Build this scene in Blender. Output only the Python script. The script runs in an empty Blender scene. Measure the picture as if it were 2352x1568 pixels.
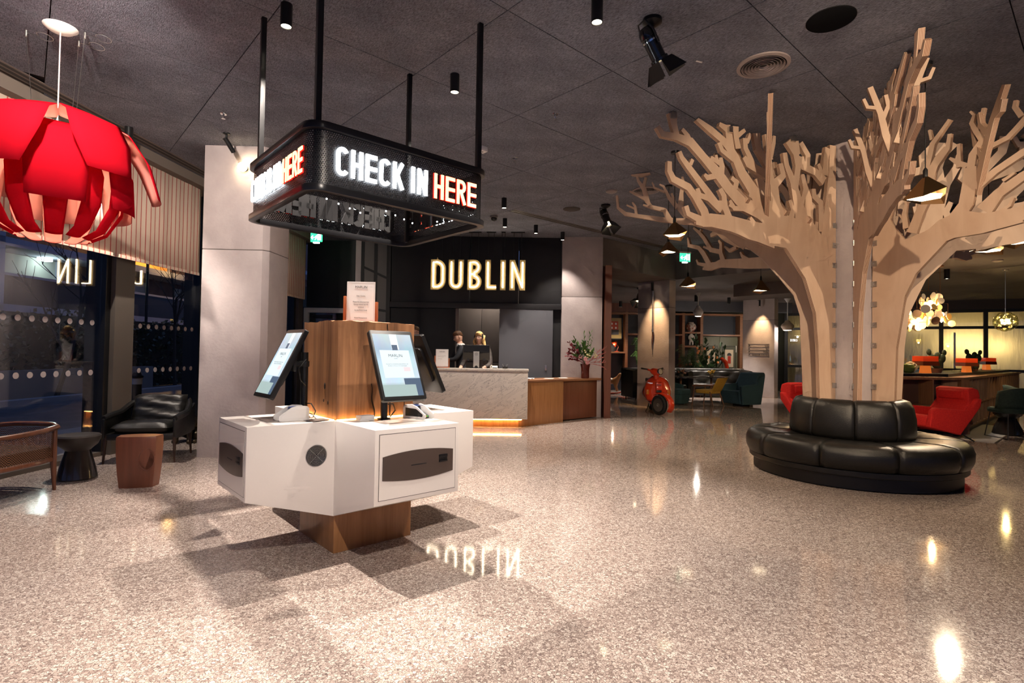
import bpy, bmesh, math, random
from mathutils import Vector, Matrix
R = math.radians
PI = math.pi
random.seed(7)
C = bpy.context.scene.collection
SC = bpy.context.scene

# ------------------------------------------------------------------ camera
cam = bpy.data.cameras.new('camera')
cam.sensor_width = 36.0
cam.lens = 36.0 * 1248.0 / 2352.0
cam.clip_start, cam.clip_end = 0.05, 200
camo = bpy.data.objects.new('camera', cam); C.objects.link(camo)
_p, _r = R(1.2), R(0.92)
_sp, _cp, _s, _c = math.sin(_p), math.cos(_p), math.sin(_r), math.cos(_r)
camo.matrix_world = Matrix(((_c, -_s, 0, 0), (-_sp*_s, -_sp*_c, -_cp, 0), (_cp*_s, _cp*_c, -_sp, 1.35), (0, 0, 0, 1)))
SC.camera = camo

# ------------------------------------------------------------------ world, exposure
w = bpy.data.worlds.new('dusk'); SC.world = w; w.use_nodes = True
w.node_tree.nodes['Background'].inputs[0].default_value = (0.10, 0.17, 0.42, 1)
w.node_tree.nodes['Background'].inputs[1].default_value = 0.55
SC.view_settings.view_transform = 'Standard'
SC.view_settings.look = 'None'
SC.view_settings.exposure = 0.18
SC.view_settings.gamma = 1.0
SC.view_settings.use_curve_mapping = False
SC.cycles.use_denoising = True
SC.cycles.max_bounces = 5
SC.cycles.diffuse_bounces = 3
SC.cycles.glossy_bounces = 3
SC.cycles.transmission_bounces = 3
SC.cycles.transparent_max_bounces = 8
SC.cycles.use_adaptive_sampling = True
SC.cycles.adaptive_threshold = 0.15
SC.cycles.adaptive_min_samples = 12
SC.cycles.light_sampling_threshold = 0.03
SC.cycles.sample_clamp_indirect = 6.0
SC.cycles.caustics_reflective = False
SC.cycles.caustics_refractive = False

WARM = (1.0, 0.77, 0.53)
NEUT = (1.0, 0.87, 0.75)
COOL = (0.80, 0.87, 1.0)
def aim(o, d): o.rotation_euler = Vector(d).to_track_quat('-Z', 'Y').to_euler()
def spot(loc, tgt, watts, cone=70, blend=0.5, col=WARM, rad=0.04, parent=None):
    l = bpy.data.lights.new('lamp', 'SPOT'); l.energy = watts; l.spot_size = R(cone); l.spot_blend = blend
    l.color = col; l.shadow_soft_size = rad
    o = bpy.data.objects.new('lamp_light', l); C.objects.link(o); o.location = loc
    aim(o, Vector(tgt) - Vector(loc))
    return o
def point(loc, watts, col=WARM, rad=0.05):
    l = bpy.data.lights.new('bulb', 'POINT'); l.energy = watts; l.color = col; l.shadow_soft_size = rad
    o = bpy.data.objects.new('bulb_light', l); C.objects.link(o); o.location = loc
    return o
H = 3.88        # main ceiling
HL = 3.28       # lounge ceiling
# ceiling spots of the same lobby behind and beside the photographer, plus unseen fills added
for x, y, e in ((-0.5, 0.9, 500), (1.1, 0.9, 500), (-2.3, 1.0, 420), (2.9, 1.0, 240), (-0.9, -0.9, 240), (1.6, -1.0, 240)):
    spot((x, y, 3.75), (x, y, 0), e, 74, 0.75, NEUT, 0.05)
spot((0.5, 0.2, 3.7), (-1.2, 4.0, 1.0), 430, 36, 0.5, NEUT, 0.03)  # added fill, brightens the kiosk's front faces
spot((-1.9, 1.0, 3.7), (-3.5, 6.8, 1.8), 250, 46, 0.7, NEUT, 0.05)  # added fill for the concrete column by the window
spot((-2.4, 2.4, 3.7), (-4.72, 6.6, 3.0), 850, 62, 0.8, NEUT, 0.05)  # extra spot added to brighten the striped blind
spot((1.35, 0.6, 3.7), (3.5, 6.5, 2.2), 780, 44, 0.4, WARM, 0.03)
spot((5.2, 1.0, 3.7), (4.3, 6.4, 2.15), 480, 44, 0.4, WARM, 0.03)

# ------------------------------------------------------------------ materials
_M = {}
def NT(m): return m.node_tree.nodes, m.node_tree.links
def mat(name, col, rough=0.5, metal=0.0, emit=None, es=0.0, spec=0.5, coat=0.0, sss=0.0, trans=0.0, ior=1.45, alpha=1.0):
    if name in _M: return _M[name]
    m = bpy.data.materials.new(name); m.use_nodes = True
    b = m.node_tree.nodes['Principled BSDF']
    b.inputs['Base Color'].default_value = (*col, 1); b.inputs['Roughness'].default_value = rough
    b.inputs['Metallic'].default_value = metal; b.inputs['Specular IOR Level'].default_value = spec
    b.inputs['Coat Weight'].default_value = coat; b.inputs['Transmission Weight'].default_value = trans
    b.inputs['IOR'].default_value = ior; b.inputs['Alpha'].default_value = alpha
    if coat: b.inputs['Coat Roughness'].default_value = 0.08
    if emit: b.inputs['Emission Color'].default_value = (*emit, 1); b.inputs['Emission Strength'].default_value = es
    _M[name] = m
    return m
def N(m, typ, **kw):
    n = m.node_tree.nodes.new(typ)
    for k, v in kw.items():
        if k.startswith('i_'): n.inputs[k[2:].replace('_', ' ')].default_value = v
        elif k.startswith('n_'): n.inputs[int(k[2:])].default_value = v
        else: setattr(n, k, v)
    return n
def ramp(m, stops, inp):
    r = N(m, 'ShaderNodeValToRGB'); e = r.color_ramp.elements
    while len(e) < len(stops): e.new(0.5)
    for q, (p, c) in zip(e, stops): q.position = p; q.color = (*c, 1) if len(c) == 3 else c
    m.node_tree.links.new(inp, r.inputs[0])
    return r
def coords(m, scale=(1, 1, 1), rot=(0, 0, 0), out='Object'):
    t = N(m, 'ShaderNodeTexCoord'); mp = N(m, 'ShaderNodeMapping')
    mp.inputs['Scale'].default_value = scale; mp.inputs['Rotation'].default_value = rot
    m.node_tree.links.new(t.outputs[out], mp.inputs[0])
    return mp.outputs[0]
def noisy(name, c1, c2, scale=(4, 4, 4), rough=0.6, bump=0.0, detail=6, lo=0.35, hi=0.65, metal=0.0, spec=0.5, coat=0.0, bscale=None, dist=0.0):
    if name in _M: return _M[name]
    m = mat(name, c1, rough, metal, spec=spec, coat=coat); b = m.node_tree.nodes['Principled BSDF']; L = m.node_tree.links
    co = coords(m, scale); n = N(m, 'ShaderNodeTexNoise', i_Scale=1.0, i_Detail=detail, i_Roughness=0.6, i_Distortion=dist); L.new(co, n.inputs[0])
    r = ramp(m, [(lo, c1), (hi, c2)], n.outputs['Fac']); L.new(r.outputs[0], b.inputs['Base Color'])
    if bump:
        n2 = N(m, 'ShaderNodeTexNoise', i_Scale=1.0, i_Detail=4); L.new(coords(m, bscale or tuple(8*s for s in scale)), n2.inputs[0])
        bp = N(m, 'ShaderNodeBump', i_Strength=bump, i_Distance=0.01); L.new(n2.outputs['Fac'], bp.inputs['Height']); L.new(bp.outputs[0], b.inputs['Normal'])
    return m
def terrazzo():
    m = mat('terrazzo', (0.5, 0.45, 0.4), 0.16, spec=0.5); b = m.node_tree.nodes['Principled BSDF']; L = m.node_tree.links
    co = coords(m)
    wn = N(m, 'ShaderNodeTexNoise', i_Scale=30.0, i_Detail=2); L.new(co, wn.inputs[0])
    ad = N(m, 'ShaderNodeMix', data_type='RGBA', blend_type='LINEAR_LIGHT'); ad.inputs[0].default_value = 0.012
    L.new(co, ad.inputs[6]); L.new(wn.outputs['Color'], ad.inputs[7])
    v = N(m, 'ShaderNodeTexVoronoi', i_Scale=78.0, feature='F1'); L.new(ad.outputs[2], v.inputs[0])
    e = N(m, 'ShaderNodeTexVoronoi', i_Scale=78.0, feature='DISTANCE_TO_EDGE'); L.new(ad.outputs[2], e.inputs[0])
    sx = N(m, 'ShaderNodeSeparateColor'); L.new(v.outputs['Color'], sx.inputs[0])
    chip = ramp(m, [(0.0, (0.24, 0.185, 0.165)), (0.25, (0.38, 0.305, 0.27)), (0.6, (0.47, 0.39, 0.345)), (1.0, (0.62, 0.545, 0.49))], sx.outputs[0])
    ed = ramp(m, [(0.02, (0, 0, 0)), (0.09, (1, 1, 1))], e.outputs['Distance'])
    mx = N(m, 'ShaderNodeMix', data_type='RGBA'); L.new(ed.outputs[0], mx.inputs[0])
    mx.inputs[6].default_value = (0.13, 0.095, 0.088, 1); L.new(chip.outputs[0], mx.inputs[7])
    L.new(mx.outputs[2], b.inputs['Base Color'])
    n = N(m, 'ShaderNodeTexNoise', i_Scale=1.6, i_Detail=5); L.new(co, n.inputs[0])
    rr = N(m, 'ShaderNodeMapRange', n_1=0.3, n_2=0.7, n_3=0.045, n_4=0.085); L.new(n.outputs['Fac'], rr.inputs[0]); L.new(rr.outputs[0], b.inputs['Roughness'])
    return m
def woodmat(name, c1, c2, grain='z', rough=0.45, sc=1.0, coat=0.0):
    if name in _M: return _M[name]
    s = [26*sc, 26*sc, 26*sc]; s['xyz'.index(grain)] = 1.6*sc
    m = mat(name, c1, rough, coat=coat); b = m.node_tree.nodes['Principled BSDF']; L = m.node_tree.links
    n = N(m, 'ShaderNodeTexNoise', i_Scale=1.0, i_Detail=8, i_Roughness=0.65, i_Distortion=0.6); L.new(coords(m, s), n.inputs[0])
    r = ramp(m, [(0.3, c1), (0.5, tuple((a+q)/2 for a, q in zip(c1, c2))), (0.7, c2)], n.outputs['Fac']); L.new(r.outputs[0], b.inputs['Base Color'])
    bp = N(m, 'ShaderNodeBump', i_Strength=0.15, i_Distance=0.004); L.new(n.outputs['Fac'], bp.inputs['Height']); L.new(bp.outputs[0], b.inputs['Normal'])
    return m
def stripes(name, c1, c2, per, frac, axis='x', rough=0.8, c3=None):
    m = mat(name, c1, rough); b = m.node_tree.nodes['Principled BSDF']; L = m.node_tree.links
    t = N(m, 'ShaderNodeTexCoord'); sx = N(m, 'ShaderNodeSeparateXYZ'); L.new(t.outputs['Object'], sx.inputs[0])
    d = N(m, 'ShaderNodeMath', operation='DIVIDE', n_1=per); L.new(sx.outputs['XYZ'.index(axis.upper())], d.inputs[0])
    f = N(m, 'ShaderNodeMath', operation='FRACT'); L.new(d.outputs[0], f.inputs[0])
    g = N(m, 'ShaderNodeMath', operation='LESS_THAN', n_1=frac); L.new(f.outputs[0], g.inputs[0])
    mx = N(m, 'ShaderNodeMix', data_type='RGBA'); mx.inputs[6].default_value = (*c1, 1); mx.inputs[7].default_value = (*c2, 1)
    L.new(g.outputs[0], mx.inputs[0]); L.new(mx.outputs[2], b.inputs['Base Color'])
    return m
def emis(name, col, s):
    return mat(name, tuple(0.6*c for c in col), 0.5, emit=col, es=s)
def glassmat(name, tint=(1, 1, 1), refl=0.09, rough=0.0, opac=0.0, ocol=(0.3, 0.3, 0.3)):
    if name in _M: return _M[name]
    m = bpy.data.materials.new(name); m.use_nodes = True; n = m.node_tree.nodes; L = m.node_tree.links
    n.remove(n['Principled BSDF']); out = n['Material Output']
    t = N(m, 'ShaderNodeBsdfTransparent'); t.inputs[0].default_value = (*tint, 1)
    g = N(m, 'ShaderNodeBsdfAnisotropic'); g.inputs['Roughness'].default_value = rough
    fr = N(m, 'ShaderNodeFresnel', i_IOR=1.5); ma = N(m, 'ShaderNodeMath', operation='MULTIPLY_ADD', n_1=0.9, n_2=refl-0.06); ma.use_clamp = True
    gm = N(m, 'ShaderNodeNewGeometry'); mi = N(m, 'ShaderNodeMapRange', n_3=1.5, n_4=1/1.5); L.new(gm.outputs['Backfacing'], mi.inputs[0]); L.new(mi.outputs[0], fr.inputs[0])   # same reflectance on both faces of a thin pane
    L.new(fr.outputs[0], ma.inputs[0])
    mx = N(m, 'ShaderNodeMixShader'); L.new(ma.outputs[0], mx.inputs[0]); L.new(g.outputs[0], mx.inputs[2])
    if opac > 0:
        d = N(m, 'ShaderNodeBsdfDiffuse'); d.inputs[0].default_value = (*ocol, 1)
        m2 = N(m, 'ShaderNodeMixShader'); m2.inputs[0].default_value = opac; L.new(t.outputs[0], m2.inputs[1]); L.new(d.outputs[0], m2.inputs[2])
        L.new(m2.outputs[0], mx.inputs[1])
    else: L.new(t.outputs[0], mx.inputs[1])
    L.new(mx.outputs[0], out.inputs[0]); _M[name] = m
    return m
def perforated(name):
    m = bpy.data.materials.new(name); m.use_nodes = True; n = m.node_tree.nodes; L = m.node_tree.links
    b = n['Principled BSDF']; b.inputs['Base Color'].default_value = (0.012, 0.012, 0.014, 1); b.inputs['Roughness'].default_value = 0.4
    uv = N(m, 'ShaderNodeUVMap'); sx = N(m, 'ShaderNodeSeparateXYZ'); L.new(uv.outputs[0], sx.inputs[0])
    def mth(op, a, q=None):
        k = N(m, 'ShaderNodeMath', operation=op)
        for i, z in enumerate((a, q)):
            if z is None: continue
            if isinstance(z, (int, float)): k.inputs[i].default_value = z
            else: L.new(z, k.inputs[i])
        return k.outputs[0]
    P = 0.0145
    U = mth('DIVIDE', sx.outputs[0], P); V = mth('DIVIDE', sx.outputs[1], P*0.866)
    row = mth('FLOOR', V); off = mth('MULTIPLY', mth('MODULO', mth('ABSOLUTE', row), 2.0), 0.5)
    fu = mth('SUBTRACT', mth('FRACT', mth('ADD', U, off)), 0.5); fv = mth('MULTIPLY', mth('SUBTRACT', mth('FRACT', V), 0.5), 0.866)
    d = mth('SQRT', mth('ADD', mth('MULTIPLY', fu, fu), mth('MULTIPLY', fv, fv)))
    hole = mth('LESS_THAN', d, 0.27)
    t = N(m, 'ShaderNodeBsdfTransparent'); mx = N(m, 'ShaderNodeMixShader')
    L.new(hole, mx.inputs[0]); L.new(b.outputs[0], mx.inputs[1]); L.new(t.outputs[0], mx.inputs[2]); L.new(mx.outputs[0], n['Material Output'].inputs[0])
    _M[name] = m
    return m

M_TERR = terrazzo()
M_CONC = noisy('raw_concrete', (0.35, 0.30, 0.30), (0.47, 0.41, 0.405), (1.4, 1.4, 1.1), 0.72, 0.25, 8, bscale=(30, 30, 30))
M_CEIL = noisy('wood_wool_board', (0.160, 0.166, 0.205), (0.240, 0.248, 0.300), (2.2, 2.2, 2.2), 0.95, 1.0, 7, bscale=(150, 45, 150), spec=0.1)
def _fibres(m):
    L = m.node_tree.links; b = m.node_tree.nodes['Principled BSDF']; src = b.inputs['Base Color'].links[0].from_socket
    n = N(m, 'ShaderNodeTexNoise', i_Scale=1.0, i_Detail=5, i_Roughness=0.7, i_Distortion=0.8); L.new(coords(m, (120, 36, 60)), n.inputs[0])
    r = ramp(m, [(0.36, (0.45, 0.45, 0.45)), (0.60, (1.15, 1.15, 1.15))], n.outputs['Fac'])
    x = N(m, 'ShaderNodeMix', data_type='RGBA', blend_type='MULTIPLY'); x.inputs[0].default_value = 1.0; L.new(src, x.inputs[6]); L.new(r.outputs[0], x.inputs[7]); L.new(x.outputs[2], b.inputs['Base Color'])
_fibres(M_CEIL)
M_CEIL2 = noisy('grey_plaster', (0.115, 0.10, 0.10), (0.14, 0.125, 0.125), (1.5, 1.5, 1.5), 0.9)
M_BLACK = noisy('black_paint', (0.010, 0.010, 0.012), (0.014, 0.014, 0.016), (3, 3, 3), 0.55)
M_BLKM = mat('black_metal', (0.012, 0.012, 0.013), 0.38, 0.3)
M_NAVY = mat('navy_paint', (0.022, 0.025, 0.034), 0.6)
M_DOORG = mat('slate_door', (0.105, 0.108, 0.125), 0.5)
M_WHITE = mat('white_solid_surface', (0.80, 0.755, 0.72), 0.32)
M_WHITEP = mat('white_paint', (0.72, 0.69, 0.66), 0.5)
M_PAPER = mat('paper', (0.80, 0.77, 0.76), 0.7)
M_INK = mat('ink', (0.06, 0.055, 0.055), 0.7)
M_OAK = woodmat('oak_beam', (0.095, 0.036, 0.013), (0.41, 0.195, 0.085), 'z', 0.6, 0.42)
M_OAKV = woodmat('oak_veneer', (0.27, 0.115, 0.042), (0.40, 0.19, 0.075), 'z', 0.4)
M_OAKH = woodmat('oak_trim', (0.20, 0.085, 0.04), (0.29, 0.135, 0.065), 'x', 0.45)
M_WALN = woodmat('walnut', (0.115, 0.035, 0.016), (0.20, 0.07, 0.03), 'z', 0.35, coat=0.3)
M_REDW = woodmat('red_hardwood', (0.11, 0.034, 0.018), (0.17, 0.056, 0.03), 'z', 0.4, 0.6)
M_LEATH = noisy('black_leather', (0.006, 0.0055, 0.005), (0.010, 0.009, 0.008), (9, 9, 9), 0.36, 0.2, bscale=(120, 120, 120))
M_STEEL = mat('brushed_steel', (0.55, 0.54, 0.52), 0.3, 1.0)
M_CHROME = mat('chrome', (0.75, 0.75, 0.75), 0.12, 1.0)
M_BRASS = mat('brass', (0.34, 0.20, 0.085), 0.33, 1.0)
M_CER = mat('dark_glazed_ceramic', (0.030, 0.027, 0.026), 0.14, coat=0.4)
M_MULL = mat('bronze_window_frame', (0.125, 0.105, 0.09), 0.5, 0.2)
M_LAMPW = emis('lamp_lens', (1.0, 0.86, 0.66), 14.0)
M_LAMPO = emis('warm_lens', (1.0, 0.78, 0.48), 10.0)
M_GLASS = glassmat('window_glass')
for _m in (M_LAMPW, M_LAMPO): _m.cycles.emission_sampling = 'NONE'

# ------------------------------------------------------------------ mesh helpers
class G:
    def __init__(s): s.v = []; s.f = []; s.mi = []; s.k = 0; s.uv = {}
    def add(s, vs, fs):
        o = len(s.v); s.v += [tuple(x) for x in vs]
        for f in fs: s.f.append(tuple(i+o for i in f)); s.mi.append(s.k)
        return s
    def box(s, c, d, rot=None):
        M = rot if rot is not None else Matrix.Identity(3)
        if isinstance(M, (int, float)): M = Matrix.Rotation(M, 3, 'Z')
        vs = [Vector(c) + M @ Vector((d[0]*x/2, d[1]*y/2, d[2]*z/2)) for x in (-1, 1) for y in (-1, 1) for z in (-1, 1)]
        return s.add(vs, [(0, 1, 3, 2), (4, 6, 7, 5), (0, 4, 5, 1), (2, 3, 7, 6), (0, 2, 6, 4), (1, 5, 7, 3)])
    def b2(s, a, b):
        return s.box([(p+q)/2 for p, q in zip(a, b)], [abs(q-p) for p, q in zip(a, b)])
    def rings(s, rs, close=True, cap=True):
        n = len(rs[0]); vs = [p for r in rs for p in r]; fs = []
        for i in range(len(rs)-1):
            for j in range(n if close else n-1):
                k = (j+1) % n; fs.append((i*n+j, i*n+k, (i+1)*n+k, (i+1)*n+j))
        if cap: fs.append(tuple(range(n))[::-1]); fs.append(tuple((len(rs)-1)*n+j for j in range(n)))
        return s.add(vs, fs)
    def tube(s, pts, r, n=8, cap=True):
        pts = [Vector(p) for p in pts]; rr = r if isinstance(r, (list, tuple)) else [r]*len(pts); rs = []
        up = None
        for i, p in enumerate(pts):
            d = (pts[min(i+1, len(pts)-1)] - pts[max(i-1, 0)]).normalized()
            if up is None: up = Vector((0, 0, 1)) if abs(d.z) < 0.9 else Vector((1, 0, 0))
            a = d.cross(up)
            if a.length < 1e-4: a = d.cross(Vector((0, 1, 0)))
            a.normalize(); b = a.cross(d).normalized(); up = b
            rs.append([p + (a*math.cos(2*PI*k/n) + b*math.sin(2*PI*k/n))*rr[i] for k in range(n)])
        return s.rings(rs, True, cap)
    def lathe(s, prof, c=(0, 0, 0), n=24, cap=True, sx=1, sy=1):
        rs = [[(c[0]+r*sx*math.cos(2*PI*k/n), c[1]+r*sy*math.sin(2*PI*k/n), c[2]+z) for k in range(n)] for r, z in prof]
        return s.rings(rs, True, cap)
    def cyl(s, c, r, h, n=24): return s.lathe([(r, 0), (r, h)], c, n)
    def ball(s, c, r, n=16, m=10, rot=None):
        r = (r, r, r) if isinstance(r, (int, float)) else r; M = rot if rot is not None else Matrix.Identity(3)
        rs = []
        for i in range(m+1):
            t = -PI/2 + PI*i/m; q = max(math.cos(t), 0.002)
            rs.append([Vector(c) + M @ Vector((r[0]*q*math.cos(2*PI*k/n), r[1]*q*math.sin(2*PI*k/n), r[2]*math.sin(t))) for k in range(n)])
        return s.rings(rs)
    def prism(s, poly, z0, z1, tf=None):
        f = tf or (lambda x, y, z: (x, y, z)); n = len(poly)
        vs = [f(x, y, z0) for x, y in poly] + [f(x, y, z1) for x, y in poly]
        return s.add(vs, [tuple(range(n))[::-1], tuple(range(n, 2*n))] + [(i, (i+1) % n, n+(i+1) % n, n+i) for i in range(n)])
    def ob(s, name, mat_, parent=None, smooth=False, bev=0.0, seg=2, sub=0, loc=None, rz=None, ang=35):
        me = bpy.data.meshes.new(name); me.from_pydata(s.v, [], s.f)
        bm = bmesh.new(); bm.from_mesh(me)
        for f, k in zip(bm.faces, s.mi): f.material_index = k
        bmesh.ops.recalc_face_normals(bm, faces=bm.faces)
        if bev > 0:
            ed = [e for e in bm.edges if len(e.link_faces) == 2 and e.calc_face_angle(0) > R(28)]
            bmesh.ops.bevel(bm, geom=ed, offset=bev, segments=seg, affect='EDGES', profile=0.6, clamp_overlap=True)
        bm.to_mesh(me); bm.free()
        for m in (mat_ if isinstance(mat_, (list, tuple)) else [mat_]): me.materials.append(m)
        if smooth or bev > 0:
            me.polygons.foreach_set('use_smooth', [True]*len(me.polygons))
            if not smooth == 'all': me.set_sharp_from_angle(angle=R(ang))
        o = bpy.data.objects.new(name, me); C.objects.link(o)
        if parent: o.parent = parent
        if loc is not None: o.location = loc
        if rz is not None: o.rotation_euler[2] = rz
        if sub:
            md = o.modifiers.new('sub', 'SUBSURF'); md.levels = sub; md.render_levels = sub
        return o
def tag(o, label=None, cat=None, group=None, kind=None):
    if label: o['label'] = label
    if cat: o['category'] = cat
    if group: o['group'] = group
    if kind: o['kind'] = kind
    return o
def thing(name, label, cat, loc=(0, 0, 0), rz=0.0, group=None):
    o = bpy.data.objects.new(name, None); C.objects.link(o); o.empty_display_size = 0.1
    o.location = loc; o.rotation_euler = (0, 0, rz)
    return tag(o, label, cat, group)
def st(o, label=None): return tag(o, label, None, None, 'structure')
def copy_tree(o, parent=None):
    c = o.copy(); C.objects.link(c); c.parent = parent
    for ch in list(o.children): copy_tree(ch, c)
    return c
def dup(o, loc, rz, label, scale=None):
    c = copy_tree(o); c.location = loc; c.rotation_euler = (0, 0, rz); c['label'] = label
    if scale: c.scale = (scale,)*3
    return c
def arc(c, r, a0, a1, n):
    return [(c[0]+r*math.cos(R(a0+(a1-a0)*i/n)), c[1]+r*math.sin(R(a0+(a1-a0)*i/n))) for i in range(n+1)]
def rrect(w_, h_, r, n=6):
    x, y = w_/2-r, h_/2-r; P = []
    for cx, cy, a in ((x, y, 0), (-x, y, 90), (-x, -y, 180), (x, -y, 270)): P += arc((cx, cy), r, a, a+90, n)
    return P
def ribbon(pts, wd, closed=False):
    """outline of a flat stroke of width wd along 2-D points, mitred"""
    P = [Vector(p) for p in pts]; n = len(P); Lf, Rt = [], []
    ww = wd if isinstance(wd, (list, tuple)) else [wd]*n
    for i in range(n):
        a = P[i]-P[i-1] if (i > 0 or closed) else P[1]-P[0]
        b = P[(i+1) % n]-P[i] if (i < n-1 or closed) else P[i]-P[i-1]
        a = a.normalized(); b = b.normalized(); t = (a+b)
        if t.length < 1e-3: t = a
        t.normalize(); nn = Vector((-t.y, t.x)); c_ = max(0.55, nn.dot(Vector((-a.y, a.x)))); q = nn*(ww[i]/2/c_)
        Lf.append(P[i]+q); Rt.append(P[i]-q)
    return Lf, Rt
def stroke(g, pts, wd, z0, z1, tf, closed=False):
    Lf, Rt = ribbon(pts, wd, closed); n = len(Lf)
    vs = [tf(p.x, p.y, z) for z in (z0, z1) for side in (Lf, Rt) for p in side]; fs = []
    m = n if closed else n-1
    for i in range(m):
        j = (i+1) % n
        fs += [(i, j, n+j, n+i), (2*n+i, 3*n+i, 3*n+j, 2*n+j), (i, 2*n+i, 2*n+j, j), (n+i, n+j, 3*n+j, 3*n+i)]
    if not closed: fs += [(0, n, 3*n, 2*n), (n-1, 3*n-1, 4*n-1, 2*n-1)]
    g.add(vs, fs)
# stroke alphabet in a box of width w, height 1
def _c(cx, cy, rx, ry, a0, a1, n=10): return [(cx+rx*math.cos(R(a0+(a1-a0)*i/n)), cy+ry*math.sin(R(a0+(a1-a0)*i/n))) for i in range(n+1)]
def glyph(ch, w_, t):
    a, b, h = t/2, w_-t/2, 1-t/2; lo = t/2
    if ch == 'I': return [([(w_/2, 0), (w_/2, 1)], False)], w_
    if ch == 'H': return [([(a, 0), (a, 1)], False), ([(b, 0), (b, 1)], False), ([(a, .5), (b, .5)], False)], w_
    if ch == 'E': return [([(a, 0), (a, 1)], False)] + [([(a, y), (w_, y)], False) for y in (lo, .5, h)], w_
    if ch == 'L': return [([(a, 0), (a, 1)], False), ([(a, lo), (w_, lo)], False)], w_
    if ch == 'N': return [([(a, 0), (a, 1)], False), ([(b, 0), (b, 1)], False), ([(a, 1-t*.2), (b, t*.2)], False)], w_
    if ch == 'K': return [([(a, 0), (a, 1)], False), ([(a+.02, .36), (b+.02, 1)], False), ([(a+(b-a)*.35, .56), (b+.03, 0)], False)], w_
    if ch == 'C': return [(_c(w_/2, 1-w_/2+.0, (b-a)/2, w_/2-a, 0, 180)[1:] + _c(w_/2, w_/2, (b-a)/2, w_/2-a, 180, 360)[:-1], False)], w_
    if ch == 'U': return [([(a, 1)] + _c(w_/2, w_/2, (b-a)/2, w_/2-a, 180, 360) + [(b, 1)], False)], w_
    if ch == 'D': return [([(a, lo), (a, h), (w_*.4, h)] + _c(w_*.4, 1-w_*.6, b-w_*.4, w_*.6-a, 90, 0) + _c(w_*.4, w_*.6, b-w_*.4, w_*.6-a, 0, -90), True)], w_
    if ch == 'R': return [([(a, 0), (a, 1)], False), ([(a, h)] + _c(w_*.5, .735, b-w_*.5, .265-a, 90, -90) + [(a, .47+a)], False), ([(w_*.48, .5), (b+.03, 0)], False)], w_
    if ch == 'B': return [([(a, lo), (a, h)] + _c(w_*.5, .75, b-w_*.5-.01, .25-a, 90, -90, 8) + _c(w_*.5, .27, b-w_*.5, .27-a, 90, -90, 8)[0:], True), ([(a, .52), (w_*.5, .52)], False)], w_
def text(name, s, size, mat_, parent, loc, rot=(R(90), 0, 0), align='CENTER', sx=1.0, ext=0.0008, bold=0.0):
    cu = bpy.data.curves.new(name, 'FONT'); cu.body = s; cu.size = size; cu.align_x = align; cu.extrude = ext; cu.offset = bold; cu.resolution_u = 3
    t = bpy.data.objects.new('tmp', cu); C.objects.link(t)
    dg = bpy.context.evaluated_depsgraph_get(); me = bpy.data.meshes.new_from_object(t.evaluated_get(dg)); bpy.data.objects.remove(t)
    me.materials.clear(); me.materials.append(mat_)
    o = bpy.data.objects.new(name, me); C.objects.link(o); o.parent = parent; o.location = loc; o.rotation_euler = rot; o.scale = (sx, 1, 1)
    return o
UA = R(42)                                    # plan angle of the inner grid
U2 = Vector((math.cos(UA), math.sin(UA), 0)); V2 = Vector((-math.sin(UA), math.cos(UA), 0))
WA = R(87)                                    # plan angle of the street front
W2 = Vector((math.cos(WA), math.sin(WA), 0)); WN = Vector((-math.sin(WA), math.cos(WA), 0))   # WN points outside
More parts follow.
